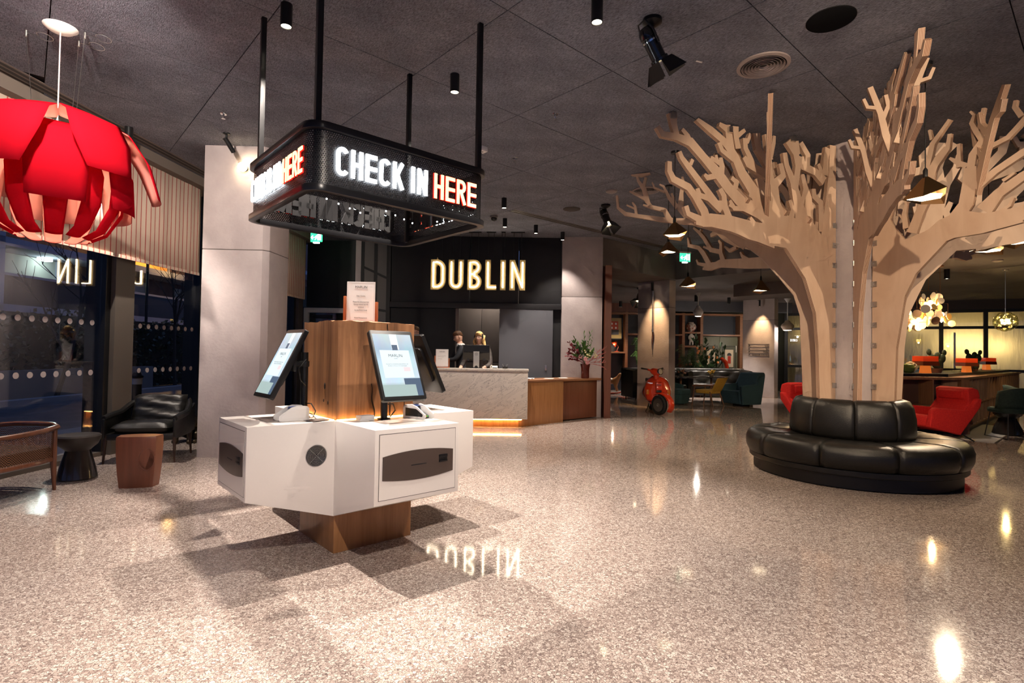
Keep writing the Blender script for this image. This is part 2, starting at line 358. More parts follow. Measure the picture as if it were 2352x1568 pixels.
TREE_A=[[(.8,2.75,.347),(1.13,2.85,.279),(1.43,2.97,.186),(1.65,3.02,.154),(1.85,3.17,.131),(2.0,3.32,.129),(2.18,3.46,.1),(2.35,3.6,.106),(2.53,3.63,.078),(2.7,3.63,.064),(2.76,3.7,.051)],[(1.19,2.7,.277),(1.51,2.74,.212),(1.82,2.79,.179),(2.08,2.8,.148),(2.2,2.76,.093)],[(2.36,3.6,.073),(2.39,3.66,.059),(2.46,3.72,.046)],[(2.52,3.63,.065),(2.56,3.75,.078),(2.58,3.89,.11)],[(1.06,2.88,.221),(1.26,2.99,.189),(1.43,3.1,.157),(1.67,3.36,.126),(1.76,3.52,.104),(1.87,3.64,.104),(1.96,3.7,.082),(2.09,3.77,.081),(2.27,3.87,.067)],[(1.81,3.59,.083),(1.84,3.7,.097),(1.86,3.81,.09),(1.98,3.85,.048)],[(1.85,3.79,.069),(1.86,3.86,.062)],[(1.72,3.62,.077),(1.75,3.74,.07),(1.76,3.86,.084)],[(1.73,3.76,.056),(1.63,3.84,.042)],[(1.78,3.49,.063),(1.94,3.57,.055),(1.98,3.65,.057)],[(1.24,3.36,.102),(1.58,3.47,.085),(1.64,3.54,.063)],[(1.5,3.46,.071),(1.62,3.64,.064),(1.63,3.75,.064)],[(1.6,3.7,.042),(1.55,3.81,.043)],[(1.24,3.29,.087),(1.29,3.48,.087),(1.44,3.66,.086),(1.47,3.83,.108)],[(1.26,3.56,.066),(1.31,3.71,.058),(1.33,3.84,.051)],[(1.26,3.6,.058),(1.22,3.76,.051),(1.21,3.84,.037)],[(1.06,2.83,.177),(1.19,3.07,.146),(1.21,3.29,.117),(1.08,3.41,.074),(1.12,3.54,.066)],[(.78,2.75,.212),(.83,3.04,.166),(.93,3.35,.097),(1.03,3.53,.074),(1.06,3.67,.067)],[(.9,3.28,.09),(.86,3.54,.083),(.89,3.68,.091),(1.0,3.82,.12)],[(.86,3.68,.068),(.89,3.83,.075)],[(.69,2.86,.152),(.7,3.19,.107),(.75,3.32,.076),(.79,3.45,.061)],[(.45,3.42,.125),(.59,3.51,.093),(.78,3.55,.091),(.81,3.66,.076)],[(.72,3.54,.076),(.71,3.69,.077),(.82,3.82,.068)],[(.49,2.82,.093),(.51,3.16,.078),(.61,3.22,.069),(.62,3.31,.062)],[(.68,2.8,.076),(.66,3.0,.054),(.64,3.12,.054)],[(.59,2.77,.061),(.57,2.93,.046)],[(1.82,2.81,.096),(1.91,2.99,.082),(2.0,2.98,.081),(2.14,3.11,.087),(2.38,3.34,.072),(2.46,3.42,.059),(2.49,3.48,.052)],[(2.35,3.36,.046),(2.32,3.42,.04)],[(2.13,2.78,.12),(2.17,2.89,.107),(2.29,3.04,.086),(2.37,3.12,.085),(2.56,3.18,.077),(2.61,3.26,.064),(2.61,3.36,.054)],[(1.89,2.93,.082),(1.91,3.08,.068),(1.96,3.15,.061)],[(1.94,2.92,.082),(2.11,3.03,.067),(2.23,3.05,.06),(2.26,3.12,.053)],[(1.95,3.3,.082),(1.94,3.4,.075),(1.96,3.49,.052)],[(1.96,3.42,.061),(2.03,3.45,.054),(2.09,3.47,.047)],[(2.0,3.44,.048),(2.02,3.51,.038)],[(1.97,3.3,.068),(2.13,3.25,.06),(2.17,3.28,.04)],[(2.18,2.78,.093),(2.37,2.84,.059),(2.4,2.92,.059)],[(2.17,2.75,.06),(2.27,2.75,.037)],[(1.62,2.97,.056),(1.77,2.96,.055),(1.83,3.04,.041)],[(1.76,2.96,.039),(1.84,2.99,.03)],[(1.46,2.8,.054),(1.55,2.88,.045)],[(1.48,3.06,.057),(1.52,3.12,.05),(1.57,3.13,.042)],[(1.76,3.18,.069),(1.74,3.25,.063),(1.81,3.29,.055)],[(1.0,2.84,.089),(.93,3.03,.067),(.98,3.14,.052)],[(.85,3.0,.068),(.85,3.16,.053),(.93,3.31,.045)],[(.44,3.49,.094),(.43,3.68,.079),(.4,3.82,.087)],[(.49,3.51,.062),(.55,3.61,.054)],[(.8,3.11,.061),(.75,3.3,.053),(.79,3.46,.046)],[(1.43,3.04,.057),(1.42,3.24,.05),(1.47,3.32,.043)]]
TREE_B=[[(1.14,2.79,.164),(1.38,2.98,.14),(1.6,3.08,.129),(1.8,3.14,.095),(2.03,3.17,.074),(2.2,3.2,.068),(2.54,3.28,.054),(2.72,3.33,.055),(2.82,3.42,.04),(2.84,3.6,.029)],[(2.56,3.29,.043),(2.58,3.42,.034),(2.62,3.48,.022)],[(2.59,3.39,.025),(2.7,3.45,.019)],[(2.11,3.18,.09),(2.18,3.33,.06),(2.36,3.39,.053),(2.44,3.51,.054),(2.54,3.57,.037),(2.66,3.64,.022)],[(2.41,3.46,.069),(2.46,3.65,.065),(2.54,3.77,.039),(2.56,3.85,.031)],[(2.64,3.87,.019),(2.5,3.85,.054),(2.38,3.86,.018)],[(2.47,3.67,.046),(2.44,3.81,.034)],[(2.38,3.39,.034),(2.47,3.43,.022)],[(1.84,3.15,.08),(1.97,3.33,.089),(1.96,3.54,.052),(1.94,3.69,.044),(1.95,3.76,.027)],[(2.01,3.35,.067),(2.12,3.49,.051),(2.16,3.58,.036),(2.2,3.66,.03),(2.25,3.69,.018)],[(2.18,3.58,.027),(2.32,3.65,.024),(2.35,3.73,.018)],[(2.04,3.4,.037),(2.09,3.55,.033)]]
TREE_C=[[(.97,2.69,.17),(1.2,2.68,.177),(1.58,2.72,.162),(2.14,2.8,.127),(2.38,2.76,.088),(2.52,2.77,.041)],[(2.19,2.79,.096),(2.46,2.82,.067),(2.63,2.87,.046),(2.67,2.94,.032)],[(2.37,2.82,.099),(2.51,3.02,.09),(2.62,3.13,.069),(2.86,3.21,.06),(2.89,3.35,.034)],[(2.07,2.83,.1),(2.13,2.98,.074),(2.34,3.05,.077),(2.5,3.27,.068),(2.62,3.39,.058),(2.75,3.49,.038)],[(2.61,3.38,.042),(2.57,3.43,.028)],[(2.12,2.96,.074),(2.12,3.11,.053),(2.17,3.17,.03)],[(2.33,3.05,.048),(2.51,3.13,.032)],[(1.58,2.77,.076),(1.68,2.84,.049),(1.72,2.91,.027)],[(1.52,2.97,.133),(1.82,3.08,.14),(2.03,3.18,.104),(2.19,3.32,.097),(2.35,3.28,.062)],[(1.8,3.0,.06),(1.94,2.97,.057),(2.04,3.05,.029)]]
TREE_D=[[(.47,2.34,.27),(.61,2.55,.212),(.85,2.63,.181),(1.07,2.74,.154),(1.19,2.91,.133),(1.22,3.09,.132),(1.23,3.27,.106)],[(.39,2.67,.117),(.4,2.88,.117),(.48,3.1,.074),(.59,3.26,.041),(.59,3.34,.027)],[(.63,2.78,.061),(.61,2.94,.046),(.63,3.05,.026),(.61,3.14,.018)],[(.61,2.88,.03),(.56,2.95,.019)],[(.69,2.72,.109),(.76,2.91,.093),(.84,3.07,.087),(.88,3.33,.087),(.94,3.45,.072),(1.02,3.54,.047)],[(.89,3.36,.068),(.97,3.45,.063),(1.03,3.52,.044),(1.05,3.67,.035)],[(.83,3.37,.064),(.87,3.52,.055),(.89,3.62,.055),(.98,3.73,.04),(1.05,3.82,.035)],[(.88,3.67,.028),(.86,3.78,.024)],[(1.2,3.29,.053),(1.11,3.36,.046),(1.05,3.42,.024)],[(1.13,3.3,.051),(1.13,3.43,.034),(1.13,3.54,.031)],[(1.23,3.25,.075),(1.25,3.39,.071),(1.33,3.51,.057),(1.27,3.63,.046),(1.24,3.71,.038),(1.26,3.78,.025),(1.23,3.83,.019)],[(1.3,3.62,.037),(1.32,3.72,.033),(1.34,3.82,.03)],[(1.3,3.39,.049),(1.43,3.43,.048),(1.53,3.46,.047),(1.61,3.54,.046),(1.67,3.61,.038)],[(1.63,3.62,.038),(1.58,3.73,.035),(1.59,3.79,.031)],[(1.34,2.81,.153),(1.46,2.95,.099),(1.64,3.06,.087),(1.78,3.12,.069)],[(1.27,3.05,.087),(1.43,3.17,.067),(1.64,3.28,.068),(1.78,3.33,.062)],[(.85,2.61,.181),(1.15,2.68,.151),(1.35,2.66,.127),(1.64,2.71,.125),(1.87,2.72,.088)],[(1.43,2.74,.05),(1.54,2.81,.027),(1.57,2.88,.021)],[(1.49,3.06,.033),(1.53,3.08,.029),(1.58,3.11,.018)],[(1.5,2.69,.065),(1.68,2.79,.054),(1.81,2.84,.045)]]
# ================================================================== STRUCTURE
g = G(); g.b2((-5.3, -5, -0.12), (17, 24, 0)); st(g.ob('floor', M_TERR), 'polished speckled terrazzo floor running through the whole lobby')
# main ceiling : slab with separate acoustic boards below it (recessed joints), edges follow the bulkheads
def uv2w(a, b, z=0.0): return U2*a + V2*b + Vector((0, 0, z))
UB, VB = 12.25, 7.45
g = G(); g.prism([(-5.65, -6), (15.0, -6)] + [tuple(uv2w(a, b)[:2]) for a, b in ((UB, -8), (UB, VB), (9.2, VB), (9.2, 13.5))] + [(-4.7, 16.2)], H+0.03, H+0.12)
ceil = st(g.ob('ceiling', mat('dark_void', (0.02, 0.018, 0.018), 0.9)), 'dark grey wood-wool board ceiling over the lobby')
SZ = 1.255
pm = G(); pm.b2((0.004, 0.004, 0), (SZ-0.004, SZ-0.004, 0.028)); pmo = None
for i in range(-4, 11):
    for j in range(-4, 9):
        a, b = 0.09+SZ*i, 1.74+SZ*j
        c = uv2w(a+SZ/2, b+SZ/2)
        if c.x < -5.3 or c.y < -1.5 or c.y > 13.2 or c.x > 11.5: continue
        if a+SZ > UB+0.02 or (b+SZ > VB+0.7 and a > 9.0): continue
        if pmo is None: pmo = pm.ob('board', M_CEIL, ceil); o = pmo
        else: o = pmo.copy(); C.objects.link(o)
        o.location = uv2w(a, b, H); o.rotation_euler = (0, 0, UA)
for nm, q in (('filler_board', [(UB-0.8, -4), (UB, -4), (UB, VB), (UB-0.8, VB)]),):
    g = G(); g.prism([tuple(uv2w(a, b)[:2]) for a, b in q], H+0.002, H+0.028); g.ob(nm, M_CEIL, ceil)
# lounge ceiling and its bulkheads
g = G(); g.prism([tuple(uv2w(a, b)[:2]) for a, b in ((UB, -8), (UB+22, -8), (UB+22, 22), (9.3, 22), (9.3, VB), (UB, VB))], HL, HL+0.08)
cl = st(g.ob('ceiling_lounge', M_CEIL2), 'lower grey plaster ceiling over the lounge')
g = G(); g.prism([tuple(uv2w(a, b)[:2]) for a, b in ((9.3, VB-0.02), (UB, VB-0.02), (UB, VB+0.10), (9.3, VB+0.10))], HL-0.01, H+0.05)
st(g.ob('trim_1', M_CEIL2), 'dark bulkhead above the scooter')
g = G(); g.prism([tuple(uv2w(a, b)[:2]) for a, b in ((UB-0.02, -8), (UB+0.10, -8), (UB+0.10, VB+0.1), (UB-0.02, VB+0.1))], HL-0.01, H+0.05)
st(g.ob('trim_2', M_CEIL2), 'dark bulkhead behind the plywood tree')
g = G(); c0 = uv2w(14.3, 5.2); g.box((c0.x, c0.y, HL-0.16), (0.12, 3.4, 0.32), UA); g.box(tuple((c0+U2*0.9+V2*-1.7)[:2])+(HL-0.16,), (1.9, 0.12, 0.32), UA)
st(g.ob('trim_3', M_CEIL2), 'dropped grey beam framing a ceiling recess')
g = G(); g.b2((5.2, 19.2, 2.93), (9.9, 19.5, HL)); st(g.ob('trim_4', mat('blue_grey_bulkhead', (0.10, 0.105, 0.125), 0.8)), 'blue-grey bulkhead over the bookshelf wall')
# concrete columns
def column(name, poly, z1, label, zj=2.58):
    t = st(thing(name, label, 'column')); del t['category']
    def ins(P, d):
        c = Vector((sum(p[0] for p in P)/len(P), sum(p[1] for p in P)/len(P)))
        return [tuple(Vector(p) + (c-Vector(p)).normalized()*d) for p in P]
    g = G(); g.prism(poly, 0, zj-0.004); g.ob('lower_pour', M_CONC, t, bev=0.008)
    g = G(); g.prism(ins(poly, 0.006), zj-0.006, zj+0.006); g.ob('joint', mat('dark_joint', (0.10, 0.085, 0.08), 0.9), t)
    g = G(); g.prism(poly, zj+0.004, z1); g.ob('upper_pour', M_CONC, t, bev=0.008)
    return t
column('column_1', [(-3.87, 6.73), (-3.13, 6.75), (-3.07, 6.82), (-3.05, 7.35), (-3.87, 7.35)], H+0.02, 'thick concrete column beside the window blinds')
column('column_2', [(1.06, 11.72), (1.93, 11.66), (1.95, 12.3), (1.06, 12.3)], H+0.02, 'concrete column at the end of the reception wall')
def pl(o, a, b): return tuple((Vector((*o, 0)) + U2*a + V2*b)[:2])
o3 = (4.0, 13.85)
column('column_3', [pl(o3, 0, 0), pl(o3, 0.30, 0), pl(o3, 0.30, 0.95), pl(o3, 0, 0.95)], HL+0.2, 'concrete column behind the red scooter')
o4 = (8.62, 17.85)
column('column_4', [pl(o4, 0, 0), pl(o4, 0.30, 0), pl(o4, 0.30, 1.05), pl(o4, 0, 1.05)], HL+0.1, 'concrete column carrying the direction sign')
# ---------------- street front: frame of local coordinates, x along the wall, y outwards
WF = (-5.2+0.0524*(-6.8), 0.0)     # foot of wall line at y = 0
def wp(s, d, z=0.0): return Vector((WF[0], 0, z)) + W2*s + WN*d
def wbox(g, s0, s1, d0, d1, z0, z1):
    P = [wp(s0, d0), wp(s1, d0), wp(s1, d1), wp(s0, d1)]
    return g.prism([tuple(p[:2]) for p in P], z0, z1)
wall = st(thing('wall_window', 'street front of dark bronze frames and tall panes', 'wall')); del wall['category']
def part(name, m, parent, *bx):
    g = G()
    for b in bx: wbox(g, *b)
    return g.ob(name, m, parent)
for s0, s1 in ((6.76, 7.14), (8.62, 8.95), (11.9, 12.2), (2.7, 3.0)):
    part('mullion', M_MULL, wall, (s0+0.06, s1, -0.22, 0.12, 0, 3.85))
    part('black_jamb', M_BLKM, wall, (s0-0.02, s0+0.06, -0.16, 0.1, 0, 3.8)); part('black_jamb', M_BLKM, wall, (s1, s1+0.05, -0.16, 0.1, 0, 3.8))
part('sill', M_MULL, wall, (-4, 12.2, -0.16, 0.12, 0, 0.05))
part('bulkhead', mat('taupe_plaster', (0.16, 0.13, 0.11), 0.8), wall, (-4, 12.2, -0.50, 0.3, 3.75, H+0.03))
dotm = mat('frosted_dot', (0.42, 0.36, 0.36), 0.8)
k = 0
for n_, (s0, s1) in enumerate(((3.0, 6.74), (7.19, 8.60), (9.0, 11.88), (-4.0, 2.7))):
    p = st(part('window_%d' % (n_+1), M_GLASS, None, (s0, s1, -0.10, -0.088, 0.05, 3.8)), ['large street window pane beside the red pendant lamp', 'narrow street window pane behind the leather armchair', 'window pane behind the concrete column', 'street window pane beside the photographer'][n_])
    if n_ > 1: continue
    for z in (1.635, 1.03):
        s = s0+0.06 if n_ else 5.20
        while s < s1-0.06:
            c = wp(s, -0.104, z); g = G(); g.lathe([(0.034, 0), (0.034, 0.002)], (0, 0, 0), 20)
            o = g.ob('frosted_dot', dotm, p); o.location = c; o.rotation_euler = (R(90), 0, WA); s += 0.157
M_BLIND = stripes('striped_linen', (0.72, 0.57, 0.46), (0.50, 0.12, 0.10), 0.082, 0.18)
def blind(s0, s1, label):
    t = thing('roller_blind', label, 'blind', wp(s0, -0.36, 2.45), WA, 'striped roller blinds')
    n = int((s1-s0)/0.05); vs = []; fs = []
    for i in range(n+1):
        x = (s1-s0)*i/n
        for z in (0, 1.3): vs.append((x, 0.004*math.sin(x*9)+0.003*math.sin(x*23), z))
    for i in range(n): fs.append((2*i, 2*i+2, 2*i+3, 2*i+1))
    g = G(); g.add(vs, fs); o = g.ob('fabric', M_BLIND, t, smooth=True); md = o.modifiers.new('thick', 'SOLIDIFY'); md.thickness = 0.003
    g = G(); g.b2((0, -0.008, -0.005), (s1-s0, 0.010, 0.035)); g.ob('hem_bar', M_BLIND, t)
    return t
blind(2.6, 8.25, 'long red-striped cream roller blind above the street windows'); blind(8.75, 11.95, 'striped roller blind seen between concrete column and dark wall')
sd = thing('slot_diffuser', 'twin black linear air slot beside the striped blind', 'air vent', (0, 0, 0))
for d in (-0.60, -0.67):
    g = G(); wbox(g, 1.0, 12.0, d-0.02, d+0.02, H-0.004, H+0.002); g.ob('slot', M_BLACK, sd)
g = G(); wbox(g, 1.0, 12.0, -0.72, -0.55, H-0.002, H+0.003); g.ob('flange', mat('slot_flange', (0.16, 0.135, 0.125), 0.6), sd)
# ---------------- dark reception wall with the opening
YW = 11.85
rw = st(thing('wall_reception', 'black panelled wall behind the reception', 'wall')); del rw['category']
for nm, a, b in (('panel', (-2.68, YW, 0), (-1.21, YW+0.14, 2.36)), ('panel', (0.86, YW, 0), (1.06, YW+0.14, 2.36)), ('upper_panel', (-2.68, YW, 2.36), (-0.95, YW+0.14, H+0.02)), ('upper_panel', (-0.94, YW, 2.36), (0.12, YW+0.14, H+0.02)), ('upper_panel', (0.13, YW, 2.36), (1.06, YW+0.14, H+0.02))):
    g = G(); g.b2(a, b); g.ob(nm, M_BLACK, rw, bev=0.004)
g = G(); g.b2((-2.68, YW-0.10, 2.30), (1.06, YW, 2.42)); g.ob('sliding_track', mat('track_black', (0.018, 0.018, 0.021), 0.5), rw, bev=0.006)
g = G(); g.b2((-1.24, YW-0.02, 0), (-1.17, YW+0.16, 2.30)); g.ob('jamb', mat('taupe_lacquer', (0.20, 0.165, 0.145), 0.5), rw)
t = st(thing('door_1', 'slate grey sliding door half covering the reception opening', 'door')); del t['category']
g = G(); g.b2((-0.28, YW-0.09, 0.02), (0.88, YW-0.03, 2.32)); g.ob('leaf', M_DOORG, t, bev=0.004)
g = G(); g.b2((0.72, YW-0.105, 0.98), (0.76, YW-0.085, 1.10)); g.ob('recessed_pull', M_STEEL, t, bev=0.004)
bo = st(thing('wall_back_office', 'taupe cupboard wall seen through the reception opening', 'wall')); del bo['category']
mt = mat('taupe_cupboard', (0.22, 0.185, 0.165), 0.55)
for i in range(5):
    x = -2.0+i*0.62
    g = G(); g.b2((x+0.004, 13.5, 1.12), (x+0.616, 13.54, 3.0)); p = g.ob('cupboard_door', mt, bo, bev=0.003)
    g = G(); g.lathe([(0.018, 0), (0.022, 0.012), (0.008, 0.02)], (0, 0, 0), 14); q = g.ob('knob', M_BLKM, p); q.location = (x+0.06, 13.5, 1.25); q.rotation_euler = (R(90), 0, 0)
    g = G(); g.b2((x+0.004, 13.5, 0.0), (x+0.616, 13.54, 1.10)); g.ob('lower_door', mt, bo, bev=0.003)
g = G(); g.b2((-2.0, 13.55, 0), (1.2, 13.6, 3.3)); g.b2((-2.05, 11.99, 0), (-2.0, 13.6, 3.3)); g.b2((1.15, 12.2, 0), (1.2, 13.6, 3.3)); g.b2((-2.0, 12, 3.0), (1.2, 13.6, 3.1)); g.ob('carcass', M_NAVY, bo)
point((-0.5, 12.9, 2.85), 22, NEUT, 0.1)
# left end: exit door and steel screen
lw = st(thing('wall_exit', 'dark end wall with the exit door', 'wall')); del lw['category']
g = G(); g.b2((-4.75, 12.5, 2.33), (-2.6, 12.62, H+0.02)); g.b2((-3.05, 12.5, 0), (-2.6, 12.62, 2.33)); g.b2((-5.0, 12.5, 0), (-4.78, 12.62, 2.33)); g.ob('wall_panel', M_BLACK, lw)
g = G(); g.b2((-2.72, 11.85, 0), (-2.66, 12.6, H)); g.ob('return_panel', M_BLACK, lw)
t = st(thing('door_2', 'glazed exit door in a wide pale frame behind the kiosk', 'door')); del t['category']
g = G(); g.b2((-4.78, 12.42, 0), (-4.68, 12.52, 2.31)); g.ob('frame_post', M_WHITEP, t, bev=0.005); g = G(); g.b2((-3.14, 12.42, 0), (-3.04, 12.52, 2.31)); g.ob('frame_post', M_WHITEP, t, bev=0.005)
g = G(); g.b2((-4.68, 12.42, 2.20), (-3.14, 12.52, 2.31)); g.ob('frame_head', M_WHITEP, t, bev=0.005)
g = G(); g.b2((-4.66, 12.47, 0.02), (-3.16, 12.49, 2.19)); g.ob('door_pane', glassmat('door_glass', (0.5, 0.52, 0.5), 0.1, 0.0, 0.5, (0.07, 0.07, 0.06)), t)
g = G(); g.b2((-4.55, 12.40, 2.07), (-4.15, 12.46, 2.15)); g.ob('door_closer', M_BLKM, t, bev=0.008)
g = G(); g.b2((-6, 14.2, 0), (-2.2, 14.3, 3)); st(g.ob('wall_vestibule', mat('vestibule_grey', (0.12, 0.12, 0.10), 0.8)))
sc = st(thing('wall_screen', 'black steel glazed screen with slanted bars', 'screen')); del sc['category']
for x in (-3.35, -3.06, -2.78): g = G(); g.b2((x-0.035, 12.05, 0), (x+0.035, 12.12, H)); g.ob('post', M_BLKM, sc)
for x, z in ((-3.2, 3.15), (-2.92, 3.02), (-3.2, 2.2), (-2.92, 2.25)):
    g = G(); g.box((x, 12.085, z), (0.32, 0.05, 0.05), Matrix.Rotation(R(24 if z > 2.6 else 8), 3, 'Y')); g.ob('slanted_bar', M_BLKM, sc)
for x in (-3.205, -2.92): g = G(); g.b2((x-0.11, 12.08, 0), (x+0.11, 12.09, H)); g.ob('pane', mat('dim_grey_panel', (0.115, 0.105, 0.10), 0.35), sc)
g = G(); g.b2((-3.52, 12.1, 0), (-3.40, 12.2, H)); g.ob('concrete_edge', M_CONC, sc); g = G(); g.b2((-2.73, 12.02, 0), (-2.70, 12.1, H)); g.ob('timber_edge', M_OAKV, sc)
# wooden fin at the end of the reception wall
g = G(); g.b2((1.97, 11.55, 0), (2.11, 12.35, 3.25)); st(g.ob('trim_6', M_REDW), 'tall red-brown timber fin beside the reception column')
# room behind the photographer and at the sides
for nm, a, b in (('wall_right', (16.9, -5, 0), (17.1, 24, H)), ('wall_far', (-2.2, 22.0, 0), (17, 22.2, HL+.1))):
    g = G(); g.b2(a, b); st(g.ob(nm, M_NAVY))
# ---------------- bookshelf wall of the lounge (depth about 20)
YB = 20.3
bw = st(thing('wall_bookcase', 'dark bookcase wall framed in oak at the back of the lounge', 'wall')); del bw['category']
g = G(); g.b2((2.6, YB+0.42, 0), (9.7, YB+0.5, 2.95)); g.ob('back_panel', M_NAVY, bw)
for x in (3.42, 4.28, 6.41, 7.09, 8.57, 9.65):
    g = G(); g.b2((x-0.05, YB, 0), (x+0.05, YB+0.42, 2.95)); g.ob('upright', M_OAKH, bw)
for x0, x1, z in ((3.42, 9.7, 2.90), (4.33, 6.36, 2.12), (6.46, 7.04, 2.21), (7.14, 8.52, 2.13), (6.46, 7.04, 1.70), (6.46, 7.04, 1.02), (3.42, 4.23, 1.43), (8.62, 9.6, 1.70)):
    g = G(); g.b2((x0, YB-0.01, z-0.03), (x1, YB+0.42, z+0.03)); g.ob('shelf', M_OAKH, bw)
g = G(); g.b2((3.2, YB+0.05, 2.95), (5.3, YB+0.2, HL)); g.ob('timber_header', M_REDW, bw)
g = G(); g.b2((2.0, 20.25, 0), (3.42, 20.72, 2.95)); g.ob('panel', M_NAVY, bw)
# olive double doors
M_OLIVE = mat('olive_paint', (0.125, 0.125, 0.075), 0.5)
t = st(thing('door_3', 'olive green double doors with framed prints', 'door')); del t['category']
for i, x in enumerate((7.15, 7.83)):
    g = G(); g.b2((x, YB+0.16, 0.01), (x+0.67, YB+0.22, 2.08)); lf = g.ob('leaf', M_OLIVE, t, bev=0.004)
    g = G(); g.b2((x+0.09, YB+0.145, 0.80), (x+0.60, YB+0.16, 1.74)); f = g.ob('print_frame', mat('olive_dark', (0.03, 0.03, 0.022), 0.5), lf)
    g = G(); g.b2((x+0.115, YB+0.140, 0.825), (x+0.575, YB+0.146, 1.715)); g.ob('print_mat', mat('olive_mat', (0.10, 0.10, 0.065), 0.6), lf)
    g = G(); g.b2((x+0.19, YB+0.134, 0.95), (x+0.50, YB+0.141, 1.60)); g.ob('print_paper', mat('cream_paper', (0.72, 0.60, 0.42), 0.7), lf)
    g = G(); g.b2((x+0.285, YB+0.130, 1.08), (x+0.405, YB+0.135, 1.36)); g.ob('printed_door', mat('print_red' if i else 'print_black', (0.5, 0.04, 0.02) if i else (0.03, 0.03, 0.03), 0.7), lf)
    g = G(); g.prism([(x+0.265, 1.37), (x+0.425, 1.37)] + arc((x+0.345, 1.40), 0.08, 0, 180, 10), YB+0.130, YB+0.135, lambda a, b, c: (a, c, b)); g.ob('printed_fanlight', M_INK, lf)
    g = G(); g.lathe([(0.045, 0), (0.045, 0.006)], (0, 0, 0), 16); q = g.ob('push_disc', mat('blue_disc', (0.05, 0.16, 0.36), 0.5), lf); q.location = (x+(0.62 if not i else 0.05), YB+0.158, 1.15); q.rotation_euler = (R(90), 0, 0)
g = G(); g.b2((8.42, YB+0.13, 1.5), (8.45, YB+0.16, 1.75)); g.ob('handle', M_STEEL, t)
# ---------------- far glazed wall with plastic sheeting on the right (depth about 14)
GO, GA = (13.2, 18.3), R(-31)
gw = st(thing('wall_glazed', 'black framed glazed wall behind the bar lamps', 'wall', (*GO, 0), GA)); del gw['category']
TS = (-3.55, -2.42, -1.27, -0.10, 1.0, 2.12, 3.25, 4.2)
for x in TS:
    g = G(); g.b2((x-0.055, 0, 0), (x+0.055, 0.1, 2.97)); g.ob('mullion', M_BLKM, gw)
for z in (2.93, 2.40, 1.03, 0.05): g = G(); g.b2((-3.55, 0.01, z-0.045), (4.2, 0.09, z+0.045)); g.ob('transom', M_BLKM, gw)
def sheet():
    m = bpy.data.materials.new('plastic_sheet'); m.use_nodes = True; n = m.node_tree.nodes; L = m.node_tree.links; n.remove(n['Principled BSDF'])
    a = N(m, 'ShaderNodeBsdfTranslucent'); a.inputs[0].default_value = (0.55, 0.50, 0.40, 1); d = N(m, 'ShaderNodeBsdfDiffuse'); d.inputs[0].default_value = (0.3, 0.28, 0.24, 1)
    x = N(m, 'ShaderNodeMixShader'); x.inputs[0].default_value = 0.25; L.new(a.outputs[0], x.inputs[1]); L.new(d.outputs[0], x.inputs[2])
    nz = N(m, 'ShaderNodeTexNoise', i_Scale=1.0, i_Detail=4, i_Distortion=1.5); L.new(coords(m, (9, 9, 1.1), (0, R(35), 0)), nz.inputs[0])
    bp = N(m, 'ShaderNodeBump', i_Strength=0.6, i_Distance=0.05); L.new(nz.outputs['Fac'], bp.inputs['Height']); L.new(bp.outputs[0], d.inputs['Normal']); L.new(bp.outputs[0], a.inputs['Normal'])
    L.new(x.outputs[0], n['Material Output'].inputs[0]); return m
M_SHEET = sheet()
for a, b in zip(TS, TS[1:]):
    for z0, z1 in ((1.075, 2.355), (2.445, 2.885), (0.095, 0.985)):
        g = G(); g.b2((a+0.055, 0.04, z0), (b-0.055, 0.048, z1)); g.ob('pane', M_GLASS, gw)
GM = Matrix.Translation((*GO, 0)) @ Matrix.Rotation(GA, 4, 'Z')
def gbox(name, m, a, b, label=None):
    g = G(); g.b2(a, b); o = g.ob(name, m); o.location = (*GO, 0); o.rotation_euler[2] = GA; return st(o, label)
gbox('trim_5', mat('plum_grey_bulkhead', (0.055, 0.046, 0.05), 0.85), (-3.6, -0.05, 2.98), (4.2, 0.3, HL), 'dark bulkhead over the glazed wall')
gbox('wall_sheeting', M_SHEET, (-3.6, 0.35, 0), (4.2, 0.36, 2.98), 'translucent plastic sheeting hung behind the glazed wall')
gbox('trim_7', mat('pale_pole', (0.62, 0.6, 0.55), 0.5), (1.35, 0.20, 0), (1.40, 0.26, 2.25), 'pale pole standing behind the glass')
for x, z, e in ((-2.9, 2.2, 30), (0.50, 2.55, 40), (1.4, 1.9, 120), (1.95, 1.85, 120), (2.55, 1.8, 70), (3.4, 1.6, 22)):
    point(tuple(GM @ Vector((x, 0.68, z))), e*0.6, (1.0, 0.82, 0.42), 0.15)
gbox('wall_site', mat('site_grey', (0.35, 0.32, 0.26), 0.8), (-3.4, 1.5, 0), (3.6, 1.6, 3.2))
# slot diffusers in the ceilings
def slot(p, q, z, label):
    t = thing('slot_diffuser', label, 'air vent'); p, q = Vector(p), Vector(q); d = (q-p); n_ = Vector((-d.y, d.x)).normalized()
    for k in range(4):
        g = G(); a, b = p+n_*(k*0.045), q+n_*(k*0.045); c_ = n_*0.014
        g.prism([tuple(a-c_), tuple(b-c_), tuple(b+c_), tuple(a+c_)], z-0.006, z+0.001); g.ob('slot', M_BLKM if k % 2 else mat('slot_flange', (0.16, 0.135, 0.125), 0.6), t)
slot((0.0, 9.55), (4.0, 13.0), H, 'long slatted ceiling air slot running towards the exit sign')
slot((9.0, 12.35), (11.4, 9.6), HL, 'bright edged ceiling slot above the bar counter')
